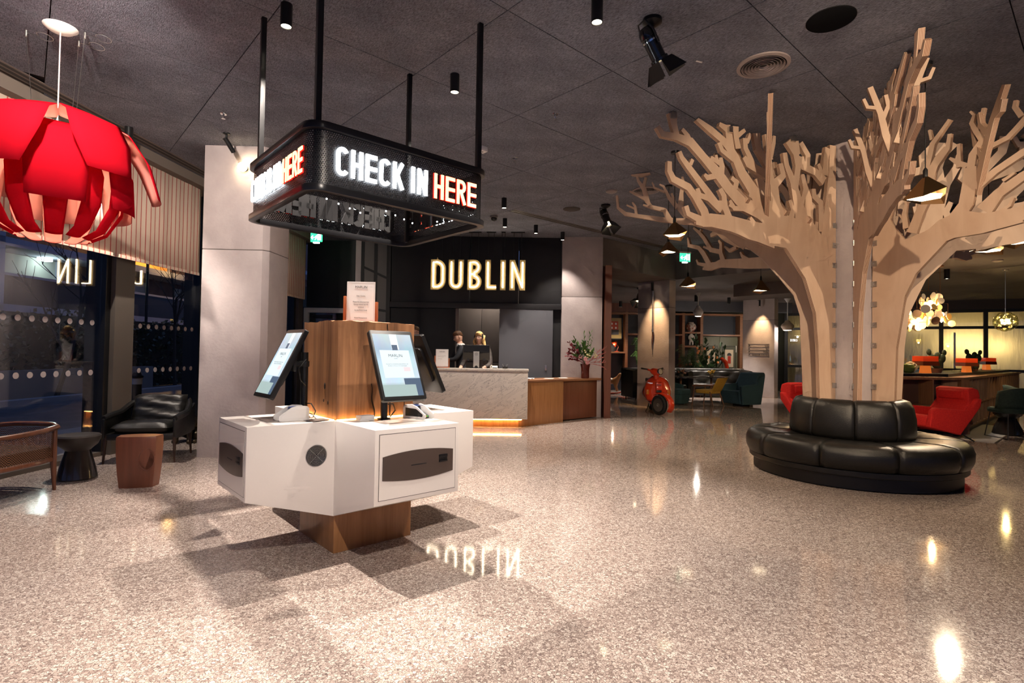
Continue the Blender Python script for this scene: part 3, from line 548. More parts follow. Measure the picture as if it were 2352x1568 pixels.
# ================================================================== STREET OUTSIDE
g = G(); g.b2((-60, -20, -0.14), (-5.35, 60, -0.02)); st(g.ob('floor_street', noisy('wet_asphalt', (0.10, 0.10, 0.11), (0.16, 0.16, 0.17), (2, 2, 2), 0.5)), 'street outside at dusk')
g = G(); wbox(g, -10, 50, 0.35, 2.1, -0.03, 0.0); st(g.ob('floor_pavement', noisy('paving', (0.30, 0.29, 0.28), (0.38, 0.37, 0.36), (3, 3, 3), 0.7)), 'pale pavement outside the windows')
g = G(); wbox(g, -10, 50, 6.2, 6.5, -0.02, 0.10); st(g.ob('trim_kerb', mat('kerb_stone', (0.32, 0.32, 0.33), 0.7)))
g = G(); wbox(g, -10, 17.6, 7.2, 7.5, 0, 0.72); st(g.ob('wall_garden', mat('low_garden_wall', (0.20, 0.19, 0.18), 0.8)), 'low garden wall across the street')
# ivy hedge : leaves nobody could count
rnd = random.Random(3); vs = []; fs = []
for i in range(9000):
    s = rnd.uniform(1, 40); d = rnd.uniform(7.55, 8.2); z = rnd.uniform(0.05 if s > 17.5 else 0.6, 2.35+0.15*math.sin(s*1.3)); c = wp(s, d, z)
    a = rnd.uniform(0.05, 0.10); e1 = Vector((rnd.uniform(-1, 1), rnd.uniform(-1, 1), rnd.uniform(-1, 1))).normalized()*a; e2 = e1.cross(Vector((rnd.uniform(-1, 1), rnd.uniform(-1, 1), rnd.uniform(-1, 1)))).normalized()*a*0.6
    k = len(vs); vs += [c-e1, c+e2, c+e1, c-e2]; fs.append((k, k+1, k+2, k+3))
g = G(); g.add(vs, fs); tag(g.ob('ivy_hedge', mat('ivy_leaf', (0.035, 0.05, 0.03), 0.3)), 'dark glossy ivy hedge across the street', 'hedge', kind='stuff')
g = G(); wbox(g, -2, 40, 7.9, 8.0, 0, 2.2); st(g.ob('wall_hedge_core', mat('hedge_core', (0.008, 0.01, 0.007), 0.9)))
# apartment building
b = thing('apartment_building', 'dark apartment block with balconies across the street', 'building')
M_BR = noisy('dark_brick', (0.16, 0.10, 0.08), (0.22, 0.14, 0.11), (2, 2, 2), 0.85)
M_SLAB = mat('blue_grey_slab', (0.34, 0.37, 0.46), 0.7)
part('facade', M_BR, b, (4, 45, 12.2, 12.6, 0, 12))
for z in (2.35, 4.42, 6.6): part('balcony_slab', M_SLAB, b, (4, 45, 10.9, 12.2, z, z+0.26))
for s in (15.9, 20.3, 20.9, 26.6, 31.0): part('balcony_post', M_SLAB, b, (s, s+0.18, 10.9, 11.1, 1.2, 9))
part('balcony_rail', M_SLAB, b, (4, 45, 10.9, 10.96, 3.50, 3.58))
part('balcony_panel', mat('rail_panel', (0.02, 0.02, 0.025), 0.4), b, (4, 45, 10.92, 10.95, 2.6, 3.5))
for s0, s1, z0, z1, m in ((17.0, 19.1, 2.7, 4.40, mat('lit_soffit_wall', (0.45, 0.48, 0.45), 0.8)), (22.6, 25.0, 4.75, 6.2, mat('lit_orange_wall', (0.80, 0.40, 0.12), 0.8)), (22.9, 23.6, 3.0, 4.2, mat('dim_curtain', (0.5, 0.52, 0.48), 0.8)), (25.6, 26.3, 3.0, 4.2, mat('dim_curtain', (0.5, 0.52, 0.48), 0.8)), (14.0, 15.6, 3.0, 4.3, mat('dim_curtain', (0.5, 0.52, 0.48), 0.8))):
    o = part('window', m, b, (s0, s1, 12.12, 12.2, z0, z1)); part('window_frame', M_SLAB, o, (s1, s1+0.1, 12.05, 12.2, z0, z1))
o = part('wall_lamp', emis('cool_lamp', (0.85, 1.0, 0.95), 6), b, (18.2, 18.55, 11.7, 11.95, 4.30, 4.41))
point(tuple(wp(18.4, 11.6, 4.1)), 12, (0.8, 1.0, 0.92), 0.1)
sl = thing('street_lamp', 'orange street lamp glowing behind bare branches', 'street lamp', tuple(wp(19.6, 9.0, 0)))
g = G(); g.tube([(0, 0, 0), (0, 0, 4.45), (0.5, -0.1, 4.62)], 0.05, 8); g.ob('pole', M_BLKM, sl)
g = G(); g.ball((0.62, -0.1, 4.58), (0.20, 0.14, 0.08)); g.ob('lantern', emis('sodium_lamp', (1.0, 0.62, 0.16), 30), sl)
point(tuple(wp(23.4, 10.6, 5.6)), 300, (1.0, 0.55, 0.16), 0.15)
# bare trees
def bare_tree(s, d, h, seed, label):
    rn = random.Random(seed); g = G(); base = wp(s, d, 0)
    def br(p, dr, ln, r, dep):
        pts = [p]
        for i in range(3): dr = (dr + Vector((rn.uniform(-.18, .18), rn.uniform(-.18, .18), rn.uniform(-.05, .18)))).normalized(); pts.append(pts[-1] + dr*ln/3)
        g.tube(pts, [r, r*.9, r*.75, r*.6], 5)
        if dep > 0:
            for k in range(4 if dep > 1 else 3): br(pts[rn.choice((1, 2, 3))], (dr + Vector((rn.uniform(-.9, .9), rn.uniform(-.9, .9), rn.uniform(-.2, .5)))).normalized(), ln*rn.uniform(.5, .7), r*.5, dep-1)
    br(Vector((0, 0, 0)), Vector((0, 0, 1)), h, 0.06, 3)
    t = thing('bare_tree', label, 'tree', tuple(base), 0, 'leafless trees across the street'); g.ob('branches', mat('bark', (0.045, 0.04, 0.038), 0.9), t)
bare_tree(13.7, 6.9, 3.0, 2, 'leafless young tree outside the large window'); bare_tree(15.2, 7.0, 2.6, 5, 'leafless tree near the mullion outside'); bare_tree(18.4, 7.0, 3.1, 9, 'leafless tree in front of the orange street lamp')
# bollard
bl = thing('bollard', 'black street bollard with a pale band outside the narrow window', 'bollard', (-5.72, 8.32, -0.02))
g = G(); g.lathe([(0.085, 0), (0.085, 0.1), (0.07, 0.12), (0.062, 0.80)], n=20); g.ob('shaft', M_BLKM, bl, smooth=True)
g = G(); g.lathe([(0.066, 0.80), (0.066, 0.89)], n=20); g.ob('reflective_band', mat('pale_band', (0.5, 0.5, 0.48), 0.5), bl, smooth=True)
g = G(); g.lathe([(0.062, 0.89), (0.082, 0.90), (0.082, 0.93), (0.068, 0.945), (0.05, 0.98), (0.004, 1.0)], n=20); g.ob('cap', M_BLKM, bl, smooth=True)
# ================================================================== CHECK-IN KIOSK
K = (-1.141, 4.047)
def kp(a, b, z): return tuple(Vector((*K, z)) + U2*a + V2*b)
kio = thing('check_in_kiosk', 'white cross-shaped check-in kiosk with brown oak post on terrazzo floor', 'kiosk', (*K, 0), UA)
g = G(); g.b2((-0.295, -0.295, 0), (0.295, 0.295, 0.30)); g.ob('plinth', M_OAKV, kio, bev=0.003)
w_, L_, zt, zb, ze = 0.305, 0.855, 0.881, 0.252, 0.432
P = [(-w_, -w_), (-w_, -L_), (w_, -L_), (w_, -w_), (L_, -w_), (L_, w_), (w_, w_), (w_, L_), (-w_, L_), (-w_, w_), (-L_, w_), (-L_, -w_)]
vs = [(x, y, zt) for x, y in P] + [(x, y, zb if abs(x) == abs(y) else ze) for x, y in P]
fs = [tuple(range(12))] + [(i, (i+1) % 12, 12+(i+1) % 12, 12+i) for i in range(12)] + [(12, 15, 18, 21), (12, 13, 14, 15), (15, 16, 17, 18), (18, 19, 20, 21), (21, 22, 23, 12)]
g = G(); g.add(vs, fs); g.ob('body', M_WHITE, kio, bev=0.003)
M_FASC = mat('brown_fascia', (0.075, 0.052, 0.043), 0.4)
M_GAP = mat('shadow_gap', (0.10, 0.085, 0.08), 0.9)
for k in range(4):
    A = Matrix.Rotation(k*PI/2, 3, 'Z')
    tf = lambda x, y, z: tuple(A @ Vector((x, -y, z)))
    def bx(g, x0, x1, y0, y1, z0, z1): g.prism([(x0, y0), (x1, y0), (x1, y1), (x0, y1)], z0, z1, tf)
    g = G(); bx(g, -0.278, 0.278, L_-0.004, L_+0.0008, 0.458, 0.853); d = g.ob('door_gap', M_GAP, kio)
    g = G(); bx(g, -0.2745, 0.2745, L_-0.002, L_+0.0025, 0.4615, 0.8495); d = g.ob('front_door', M_WHITE, kio)
    top = [(-0.255+0.51*i/14, 0.717+0.022*(1-((i-7)/7)**2)) for i in range(15)]; bot = [(x, 1.30-z-0.005) for x, z in top][::-1]
    g = G(); g.prism(top+bot, L_+0.001, L_+0.007, lambda x, z, y: tf(x, y, z)); f = g.ob('fascia', M_FASC, d, bev=0.0015)
    g = G(); bx(g, -0.06, 0.05, L_+0.006, L_+0.0078, 0.645, 0.651); g.ob('receipt_slot', M_BLACK, d)
    g = G(); bx(g, 0.145, 0.208, L_+0.006, L_+0.014, 0.672, 0.690); bx(g, 0.145, 0.208, L_+0.006, L_+0.014, 0.643, 0.655); bx(g, 0.145, 0.208, L_+0.005, L_+0.0085, 0.643, 0.69); g.ob('card_reader', M_BLKM, d, bev=0.002)
# fan grille on one arm side
fan = bpy.data.objects.new('fan_vent', None); C.objects.link(fan); fan.parent = kio; fan.location = (-0.428, -w_, 0.664); fan.rotation_euler = (R(90), 0, 0)
g = G(); g.lathe([(0.071, -0.03), (0.071, 0.002), (0.067, 0.002), (0.065, -0.025)], n=32); g.ob('ring', M_STEEL, fan, smooth=True)
g = G(); g.lathe([(0.066, -0.004), (0.066, 0.0008)], n=32); g.ob('well', M_BLACK, fan)
g = G()
for r in (0.012, 0.019, 0.026, 0.033, 0.040, 0.047, 0.054, 0.061): g.tube([(r*math.cos(2*PI*k/28), r*math.sin(2*PI*k/28), 0.003) for k in range(29)], 0.0011, 5, False)
for a in (45, 135): g.tube([(-0.063*math.cos(R(a)), -0.063*math.sin(R(a)), 0.004), (0.063*math.cos(R(a)), 0.063*math.sin(R(a)), 0.004)], 0.0013, 5)
g.ob('grille', M_STEEL, fan)
# rough oak post
def oakpost():
    g = G(); nx = 14; nz = 18; rs = []
    rn = random.Random(4)
    cut = {(0, k): rn.uniform(-1, 1) for k in range(80)}
    for j in range(nz+1):
        z = 0.881 + 0.674*j/nz; ring = []
        for side in range(4):
            for i in range(nx):
                t = -0.298 + 0.596*i/nx
                x, y = [(t, -0.298), (0.298, t), (-t, 0.298), (-0.298, -t)][side]
                wv = 0.004*math.sin(x*31+y*23)+0.003*math.sin(z*17+x*40)
                q = 1 + wv + (0.02*(cut[(0, (side*nx+i) % 80)]*0.3) if j == nz else 0)
                if i in (0,) : q *= 0.986
                zz = z - (0.010*abs(cut[(0, (side*nx+i) % 80)]) if j == nz else 0)
                ring.append((x*q, y*q, zz))
        rs.append(ring)
    g.rings(rs)
    return g
post = oakpost().ob('oak_post', M_OAK, kio, smooth=True, ang=25)
mcr = mat('dark_split', (0.02, 0.008, 0.004), 0.9)
for x0, z0, z1, wd, dx in ((-0.02, 0.883, 1.12, 0.009, -0.03), (0.10, 0.885, 1.54, 0.010, -0.035), (0.055, 0.885, 1.02, 0.005, 0.0), (0.21, 0.9, 1.2, 0.004, 0.01)):
    pts = [(x0+dx*t+0.006*math.sin(t*9), z0+(z1-z0)*t) for t in [i/8 for i in range(9)]]
    g = G(); stroke(g, pts, [wd*(0.35+0.65*math.sin(PI*min(0.95, 0.15+t/9))) for t in range(9)], 0, 0.004, lambda x, z, y: (x, -0.2995-y, z)); g.ob('split', mcr, post)
for x0, z0, r in ((-0.11, 1.10, 0.016), (-0.17, 0.99, 0.010), (-0.1, 1.0, 0.008)):
    g = G(); g.lathe([(r, 0), (r*0.6, 0.003)], n=10, sx=1.5); q = g.ob('knot', mcr, post); q.location = (-0.3, x0, z0); q.rotation_euler = (0, R(-90), 0)
M_LED = emis('led_strip', (1.0, 0.55, 0.18), 16.0)
g = G()
for s in (-1, 1):
    g.box((0, s*0.318, 0.886), (0.60, 0.012, 0.006)); g.box((s*0.318, 0, 0.886), (0.012, 0.60, 0.006))
g.ob('led_strip', M_LED, kio)
# ---------------- touch monitors on poles
def screen_mat():
    m = bpy.data.materials.new('kiosk_screen'); m.use_nodes = True; L = m.node_tree.links; b = m.node_tree.nodes['Principled BSDF']
    b.inputs['Base Color'].default_value = (0.02, 0.02, 0.02, 1); b.inputs['Roughness'].default_value = 0.12
    t = N(m, 'ShaderNodeTexCoord'); s = N(m, 'ShaderNodeSeparateXYZ'); L.new(t.outputs['Generated'], s.inputs[0])
    r = ramp(m, [(0.0, (0.28, 0.36, 0.34)), (0.16, (0.40, 0.52, 0.50)), (0.22, (0.62, 0.78, 0.86)), (0.55, (0.58, 0.74, 0.85)), (0.75, (0.40, 0.55, 0.68)), (1.0, (0.62, 0.70, 0.76))], s.outputs[2])
    n = N(m, 'ShaderNodeTexNoise', i_Scale=3.0, i_Detail=3); L.new(t.outputs['Generated'], n.inputs[0])
    mx = N(m, 'ShaderNodeMix', data_type='RGBA', blend_type='MULTIPLY'); mx.inputs[0].default_value = 0.35; L.new(r.outputs[0], mx.inputs[6]); L.new(n.outputs['Color'], mx.inputs[7])
    L.new(mx.outputs[2], b.inputs['Emission Color']); b.inputs['Emission Strength'].default_value = 1.15
    return m
M_SCR = screen_mat()
M_CARD = mat('screen_card', (0.02, 0.02, 0.02), 0.2, emit=(0.74, 0.86, 0.92), es=1.05)
M_SDK = mat('screen_dark', (0.02, 0.02, 0.02), 0.2, emit=(0.07, 0.12, 0.20), es=0.9)
M_SGR = mat('screen_pale_green', (0.02, 0.02, 0.02), 0.2, emit=(0.42, 0.55, 0.53), es=0.9)
M_SCRL = mat('screen_light', (0.02, 0.02, 0.02), 0.2, emit=(0.86, 0.90, 0.92), es=1.0)
M_SPK = mat('screen_pink', (0.02, 0.02, 0.02), 0.2, emit=(0.85, 0.70, 0.72), es=1.0)
M_STX = mat('screen_text', (0.03, 0.05, 0.06), 0.5)
def monitor(arm, label):
    rz = UA + {'front': 0, 'left': -PI/2, 'right': PI/2, 'back': PI}[arm]
    t = thing('touch_monitor', label, 'monitor', (*K, 0.881), rz, 'kiosk touch monitors')
    g = G(); g.lathe([(0.045, 0.001), (0.045, 0.006)], (0, -0.40, 0), 24); g.ob('pole_foot', M_BLKM, t, smooth=True)
    g = G(); g.lathe([(0.024, 0), (0.024, 0.45)], (0, -0.40, 0), 20); g.ob('pole', M_BLKM, t, smooth=True)
    g = G(); g.box((0, -0.44, 0.37), (0.05, 0.10, 0.03)); g.box((0, -0.485, 0.37), (0.10, 0.02, 0.10)); g.lathe([(0.031, 0.35), (0.031, 0.39)], (0, -0.40, 0), 16); g.ob('arm_bracket', M_BLKM, t, bev=0.003)
    s = bpy.data.objects.new('display', None); C.objects.link(s); s.parent = t; s.location = (0, -0.56, 0.372); s.rotation_euler = (R(-26), 0, 0)
    g = G(); g.prism(rrect(0.325, 0.505, 0.014, 5), -0.016, 0.016, lambda x, z, y: (x, y, z)); g.ob('housing', M_BLKM, s, bev=0.003)
    g = G(); g.prism(rrect(0.22, 0.30, 0.03, 5), 0.016, 0.040, lambda x, z, y: (x, y, z)); g.ob('rear_cover', M_BLKM, s, bev=0.004)
    def fl(nm, m, x0, x1, z0, z1, y): g = G(); g.b2((x0, y, z0), (x1, y-0.0004, z1)); return g.ob(nm, m, s)
    fl('screen', M_SCR, -0.145, 0.145, -0.225, 0.225, -0.0165)
    fl('picture_light_band', M_SCRL, -0.02, 0.035, 0.11, 0.225, -0.0169); fl('picture_dark_box', M_SDK, -0.018, 0.024, 0.105, 0.145, -0.0171)
    fl('picture_dark_bed', M_SDK, 0.02, 0.145, -0.225, -0.10, -0.0169); fl('picture_floor', M_SGR, -0.145, 0.10, -0.225, -0.145, -0.0171)
    fl('welcome_card', M_CARD, -0.115, 0.105, -0.095, 0.105, -0.0173); fl('picture_badge', M_SPK, 0.035, 0.085, -0.05, -0.02, -0.0177)
    text('heading', 'MARLIN', 0.030, M_STX, s, (-0.005, -0.0177, 0.055), sx=1.0, ext=0.0002); text('subheading', 'HOTEL', 0.009, M_STX, s, (-0.005, -0.0177, 0.040), ext=0.0002)
    text('body_text', 'PLEASE FILL IN ARRIVAL AND DEPARTURE', 0.0088, M_STX, s, (-0.005, -0.0177, 0.0), ext=0.0002); text('body_text', 'DATES TO TOUCH ON THE SCREEN', 0.0088, M_STX, s, (-0.005, -0.0177, -0.013), ext=0.0002)
    g = G(); g.tube([(0.03, -0.40, 0.40), (0.05, -0.46, 0.34), (0.04, -0.44, 0.26), (0.025, -0.40, 0.22)], 0.004, 6); g.ob('cable', M_BLKM, t, smooth=True)
    g = G(); g.tube([(0.024, -0.40, 0.10), (0.08, -0.38, 0.10), (0.11, -0.36, 0.05), (0.07, -0.36, 0.006)], 0.004, 6); g.ob('cable', M_BLKM, t, smooth=True)
    return t
monitor('front', 'lit portrait touch monitor facing the camera on white kiosk'); monitor('left', 'lit portrait touch monitor seen edge-on at kiosk left'); monitor('right', 'dark back of touch monitor behind the kiosk post'); monitor('back', 'touch monitor hidden behind the oak post')
# ---------------- card terminals
def terminal(a, b, rz, label):
    t = thing('card_terminal', label, 'card reader', kp(a, b, 0.882), UA+rz, 'card terminals on kiosk')
    side = [(-0.10, 0.0), (0.085, 0.0), (0.10, 0.012), (0.10, 0.035), (0.02, 0.088), (-0.02, 0.100), (-0.085, 0.094), (-0.10, 0.08)]
    for s in (-1, 1):
        g = G(); g.prism(side, s*0.052, s*0.040, lambda y, z, x: (x, -y, z)); g.ob('side_shell', mat('terminal_white', (0.74, 0.72, 0.71), 0.35), t, bev=0.006)
        g = G(); g.prism([(-0.075, 0.018), (0.075, 0.018), (0.08, 0.034), (0.02, 0.07), (-0.075, 0.075)], s*0.0525, s*0.0522, lambda y, z, x: (x, -y, z)); g.ob('side_badge', M_BLKM if s < 0 else mat('terminal_white', (0.74, 0.72, 0.71), 0.35), t)
    g = G(); g.prism([(-0.095, 0.004), (0.06, 0.004), (0.06, 0.02), (-0.01, 0.05), (-0.02, 0.088), (-0.09, 0.086)], -0.041, 0.041, lambda y, z, x: (x, -y, z)); g.ob('core', mat('terminal_grey', (0.05, 0.05, 0.055), 0.35), t, bev=0.004)
    g = G(); g.b2((-0.032, -0.012, 0.0885), (0.032, 0.07, 0.0895)); o = g.ob('display', mat('blue_lcd', (0.02, 0.03, 0.06), 0.2, emit=(0.05, 0.09, 0.3), es=0.6), t)
    for i in range(3):
        for j in range(4):
            g = G(); g.box((-0.02+0.02*i, -0.03-0.011*j, 0.036-0.006*j), (0.014, 0.007, 0.006)); g.ob('key', [M_STEEL, mat('key_red', (0.5, 0.03, 0.03), 0.5), mat('key_yellow', (0.5, 0.4, 0.03), 0.5), mat('key_green', (0.03, 0.35, 0.06), 0.5)][(i+1) if j == 3 else 0], t)
    g = G(); g.tube([(0.0, 0.09, 0.05), (0.0, 0.14, 0.03), (0.04, 0.15, 0.004)], 0.004, 6); g.ob('cable', M_BLKM, t, smooth=True)
    return t
terminal(-0.53, -0.13, -PI/2, 'white-sided card terminal on left arm of kiosk'); terminal(0.215, -0.50, R(18), 'dark card terminal with contactless mark beside front monitor')
for i in range(3):
    g = G(); g.box((0, 0, 0), (0.10, 0.065, 0.011), R(5*i-4)); o = g.ob('card_stack', M_PAPER); o.location = kp(-0.20, -0.255, 0.8875+0.0115*i) if False else kp(-0.14, -0.40, 0.8875+0.0115*i); o.rotation_euler[2] = UA
    tag(o, ['bottom', 'middle', 'top'][i] + ' bundle of white cards stacked on kiosk by the oak post', 'cards', 'white card bundles')
for i, (a, b) in enumerate(((-0.36, -0.20), (-0.40, -0.24))):
    g = G(); g.box((0, 0, 0), (0.14, 0.10, 0.003), R(20*i)); o = g.ob('leaflet', mat('dark_leaflet', (0.16, 0.14, 0.13), 0.4)); o.location = kp(a, b, 0.8835+0.0035*i); o.rotation_euler[2] = UA
    tag(o, ['lower', 'upper'][i] + ' dark leaflet lying at foot of oak post', 'leaflet', 'dark leaflets')
for a, b, rz, lb in ((-0.55, 0.0, -PI/2, 'grey printed mat on left arm of kiosk'), (0.02, -0.52, 0, 'pale printed mat on front arm of kiosk'), (0.55, 0.0, PI/2, 'grey printed mat on right arm of kiosk')):
    g = G(); g.box((0, 0, 0), (0.30, 0.28, 0.0012)); o = g.ob('counter_mat', mat('mat_grey', (0.36, 0.31, 0.28), 0.25)); o.location = kp(a, b, 0.8822); o.rotation_euler[2] = UA+rz; tag(o, lb, 'mat')
# ---------------- wooden sign holders
def holder(loc, rz, label, lines, sc_=1.0, bars=()):
    t = thing('sign_holder', label, 'sign', loc, rz); t.scale = (sc_,)*3
    mw = mat('cherry_wood', (0.33, 0.09, 0.03), 0.35)
    g = G(); g.b2((-0.125, -0.03, 0.0), (0.125, 0.03, 0.012)); g.ob('foot', mw, t, bev=0.002)
    for s, h in ((-1, 0.20), (1, 0.16)): g = G(); g.b2((s*0.118-0.010, -0.012, 0.01), (s*0.118+0.010, 0.012, h)); g.ob('upright', mw, t, bev=0.002)
    g = G(); g.b2((-0.105, -0.001, 0.012), (0.105, 0.001, 0.31)); g.ob('sheet', M_PAPER, t)
    g = G()
    for b in ((-0.098, 0.02, -0.0965, 0.302), (0.0965, 0.02, 0.098, 0.302), (-0.098, 0.3005, 0.098, 0.302), (-0.098, 0.02, 0.098, 0.0215)): g.b2((b[0], -0.0016, b[1]), (b[2], -0.001, b[3]))
    g.ob('border', mat('grey_rule', (0.45, 0.43, 0.42), 0.7), t)
    text('heading', 'MARLIN', 0.026, M_INK, t, (0, -0.0016, 0.262), ext=0.0003)
    g = G(); g.b2((-0.05, -0.0016, 0.252), (0.05, -0.001, 0.2535)); g.ob('heading_rule', mat('pink_rule', (0.55, 0.38, 0.38), 0.7), t)
    for i, z in enumerate(bars): g = G(); g.b2((-0.075, -0.0016, z), (0.06-0.03*i, -0.001, z+0.005)); g.ob('fine_print', mat('grey_rule', (0.45, 0.43, 0.42), 0.7), t)
    for i, (s, z) in enumerate(lines): text('text_line', s, 0.0125, M_INK, t, (0, -0.0016, z), ext=0.0003)
    return t
holder(kp(0.02, 0.02, 1.556), R(2), 'framed white notice in wooden holder on top of oak post', [('Dear Guests,', 0.20), ('Please be informed that', 0.155), ('Group tickets can be', 0.135), ('validated', 0.115), ('At the Front Desk', 0.092), ('Hotel Management', 0.035)])
# ================================================================== HANGING SIGN
S0 = (-1.115, 4.12)
hs = thing('hanging_sign', 'black perforated CHECK IN HERE sign hung from ceiling over kiosk', 'sign', (*S0, 0), UA)
HX, HY, ZB, ZT = 0.70, 0.62, 2.31, 2.735
def ring(g, ox, oy, ix, iy, r, z0, z1):
    A_, B_ = rrect(2*ox, 2*oy, r, 8), rrect(2*ix, 2*iy, max(r-(ox-ix), 0.03), 8); n = len(A_)
    vs = [(x, y, z) for z in (z0, z1) for Q in (A_, B_) for x, y in Q]; fs = []
    for i in range(n):
        j = (i+1) % n; fs += [(i, j, n+j, n+i), (2*n+i, 3*n+i, 3*n+j, 2*n+j), (i, 2*n+i, 2*n+j, j), (n+i, n+j, 3*n+j, 3*n+i)]
    g.add(vs, fs)
M_SIGN = mat('gloss_black_metal', (0.014, 0.014, 0.016), 0.28, 0.2)
for nm, z0, z1 in (('top_rail', ZT-0.042, ZT), ('bottom_rail', ZB, ZB+0.042)):
    g = G(); ring(g, HX, HY, HX-0.05, HY-0.05, 0.12, z0, z1); g.ob(nm, M_SIGN, hs, bev=0.002)
Q = rrect(2*HX-0.05, 2*HY-0.05, 0.115, 10); n = len(Q); me = bpy.data.meshes.new('perforated_band')
me.from_pydata([(x, y, z) for x, y in Q for z in (ZB+0.04, ZT-0.04)], [], [(2*i, 2*((i+1) % n), 2*((i+1) % n)+1, 2*i+1) for i in range(n)])
uvl = me.uv_layers.new(); acc = [0.0]
for i in range(n): acc.append(acc[-1] + (Vector(Q[(i+1) % n])-Vector(Q[i])).length)
for f in me.polygons:
    i = f.index
    for li, uv in zip(f.loop_indices, ((acc[i], 0), (acc[i+1], 0), (acc[i+1], ZT-ZB-0.08), (acc[i], ZT-ZB-0.08))): uvl.data[li].uv = uv
me.materials.append(perforated('perforated_black')); me.polygons.foreach_set('use_smooth', [True]*n)
o = bpy.data.objects.new('perforated_band', me); C.objects.link(o); o.parent = hs
for x, y in ((-0.62, 0.54), (-0.62, -0.54), (0.64, 0.50), (0.63, -0.545)):
    g = G(); g.box((x, y, (H+ZB+0.03)/2), (0.036, 0.036, H-ZB-0.03)); g.ob('hanger_post', M_BLKM, hs, bev=0.002)
M_LW = emis('white_letter_light', (0.90, 0.95, 1.0), 13.0); M_LY = emis('cream_letter_face', (1.0, 0.80, 0.36), 1.9); M_LR = emis('red_letter_edge', (1.0, 0.015, 0.01), 1.2)
def sign_side(ang, dist, x0, sc_, z0):
    A = Matrix.Rotation(ang, 3, 'Z'); hh = 0.182*sc_; x = x0
    for ch in 'CHECK IN HERE':
        if ch == ' ': x += 0.040*sc_; continue
        red = x > x0+0.70*sc_; wl = 0.036*sc_ if ch == 'I' else 0.082*sc_; tk = (0.026 if not red else 0.024)*sc_/hh
        gl, wd = glyph(ch, wl/hh, tk)
        tf = lambda a, b, c: tuple(A @ Vector((x+a*hh, -(dist+c), z0+b*hh)))
        if red:
            g = G()
            for pts, cl_ in gl: stroke(g, pts, tk*1.30, 0.004, 0.012, tf, cl_)
            b_ = g.ob('letter_body', M_LR, hs)
            g = G()
            for q_, (pts, cl_) in enumerate(gl): stroke(g, pts, tk, 0.012, 0.016+0.0004*q_, tf, cl_)
            g.ob('letter_face', M_LY, b_)
        else:
            g = G()
            for q_, (pts, cl_) in enumerate(gl): stroke(g, pts, tk, 0.010, 0.018+0.0004*q_, tf, cl_)
            b_ = g.ob('letter', M_LW, hs)
        g = G()
        for q_, (pts, cl_) in enumerate(gl): stroke(g, pts, tk*1.9, -0.020, 0.0006+0.0004*q_, tf, cl_)
        g.ob('letter_can', M_BLACK, b_)
        x += wl + 0.019*sc_
sign_side(0, HY-0.025, -0.525, 0.97, 2.43); sign_side(-PI/2, HX-0.025, -0.50, 0.88, 2.435); sign_side(PI, HY-0.025, -0.54, 0.97, 2.43); sign_side(PI/2, HX-0.025, -0.50, 0.88, 2.435)
for i in range(9):
    g = G(); g.tube([(-0.45+0.11*i, -0.3+0.06*(i % 4), 2.6), (-0.45+0.11*i, -0.3+0.06*(i % 4), 2.36)], 0.0025, 5); q = g.ob('led_cord', M_BLKM, hs)
    g = G(); g.ball((-0.45+0.11*i, -0.3+0.06*(i % 4), 2.355), 0.006, 8, 6); g.ob('led_tip', emis('tiny_led', (0.9, 0.95, 1), 8), q)
# ================================================================== RED PETAL PENDANT
def petal_mat(name, dc, tc, k):
    m = bpy.data.materials.new(name); m.use_nodes = True; n = m.node_tree.nodes; L = m.node_tree.links; n.remove(n['Principled BSDF'])
    a = N(m, 'ShaderNodeBsdfTranslucent'); a.inputs[0].default_value = (*tc, 1); d = N(m, 'ShaderNodeBsdfDiffuse'); d.inputs[0].default_value = (*dc, 1)
    x = N(m, 'ShaderNodeMixShader'); x.inputs[0].default_value = k; L.new(a.outputs[0], x.inputs[1]); L.new(d.outputs[0], x.inputs[2])
    L.new(x.outputs[0], n['Material Output'].inputs[0]); return m
M_PET = petal_mat('red_petal', (0.36, 0.005, 0.014), (0.80, 0.02, 0.03), 0.72); M_PETI = petal_mat('lit_petal_inside', (0.86, 0.36, 0.30), (0.80, 0.02, 0.03), 0.72)  # bulb's overexposed pink glow on the inner faces is put into their colour
def petal(prof, az, half, parent, name):
    n = 6; vs = []; fs = []; m = len(prof)
    P = []
    for i in range(m-1):
        for k in range(3):
            t = k/3; P.append((prof[i][0]*(1-t)+prof[i+1][0]*t, prof[i][1]*(1-t)+prof[i+1][1]*t, half[i]*(1-t)+half[i+1]*t))
    P.append((*prof[-1], half[-1]))
    for r, z, h in P:
        for j in range(n+1):
            q = -1+2*j/n; a = R(az)+q*h/max(r, 0.12)*0.5*2
            vs.append((r*(1-0.03*q*q)*math.cos(a), r*(1-0.03*q*q)*math.sin(a), z+0.01*q*q))
    for i in range(len(P)-1):
        for j in range(n): fs.append((i*(n+1)+j, i*(n+1)+j+1, (i+1)*(n+1)+j+1, (i+1)*(n+1)+j))
    g = G(); g.add(vs, fs); o = g.ob(name, [M_PET, M_PETI], parent, smooth='all'); md = o.modifiers.new('t', 'SOLIDIFY'); md.thickness = 0.004; md.material_offset = 1; md.material_offset_rim = 0
    nz = sum(p.normal.dot(p.center*Vector((1, 1, 0)) if False else Vector((p.center.x, p.center.y, 0.15))) for p in o.data.polygons)
    if nz < 0: o.data.flip_normals()
    return o
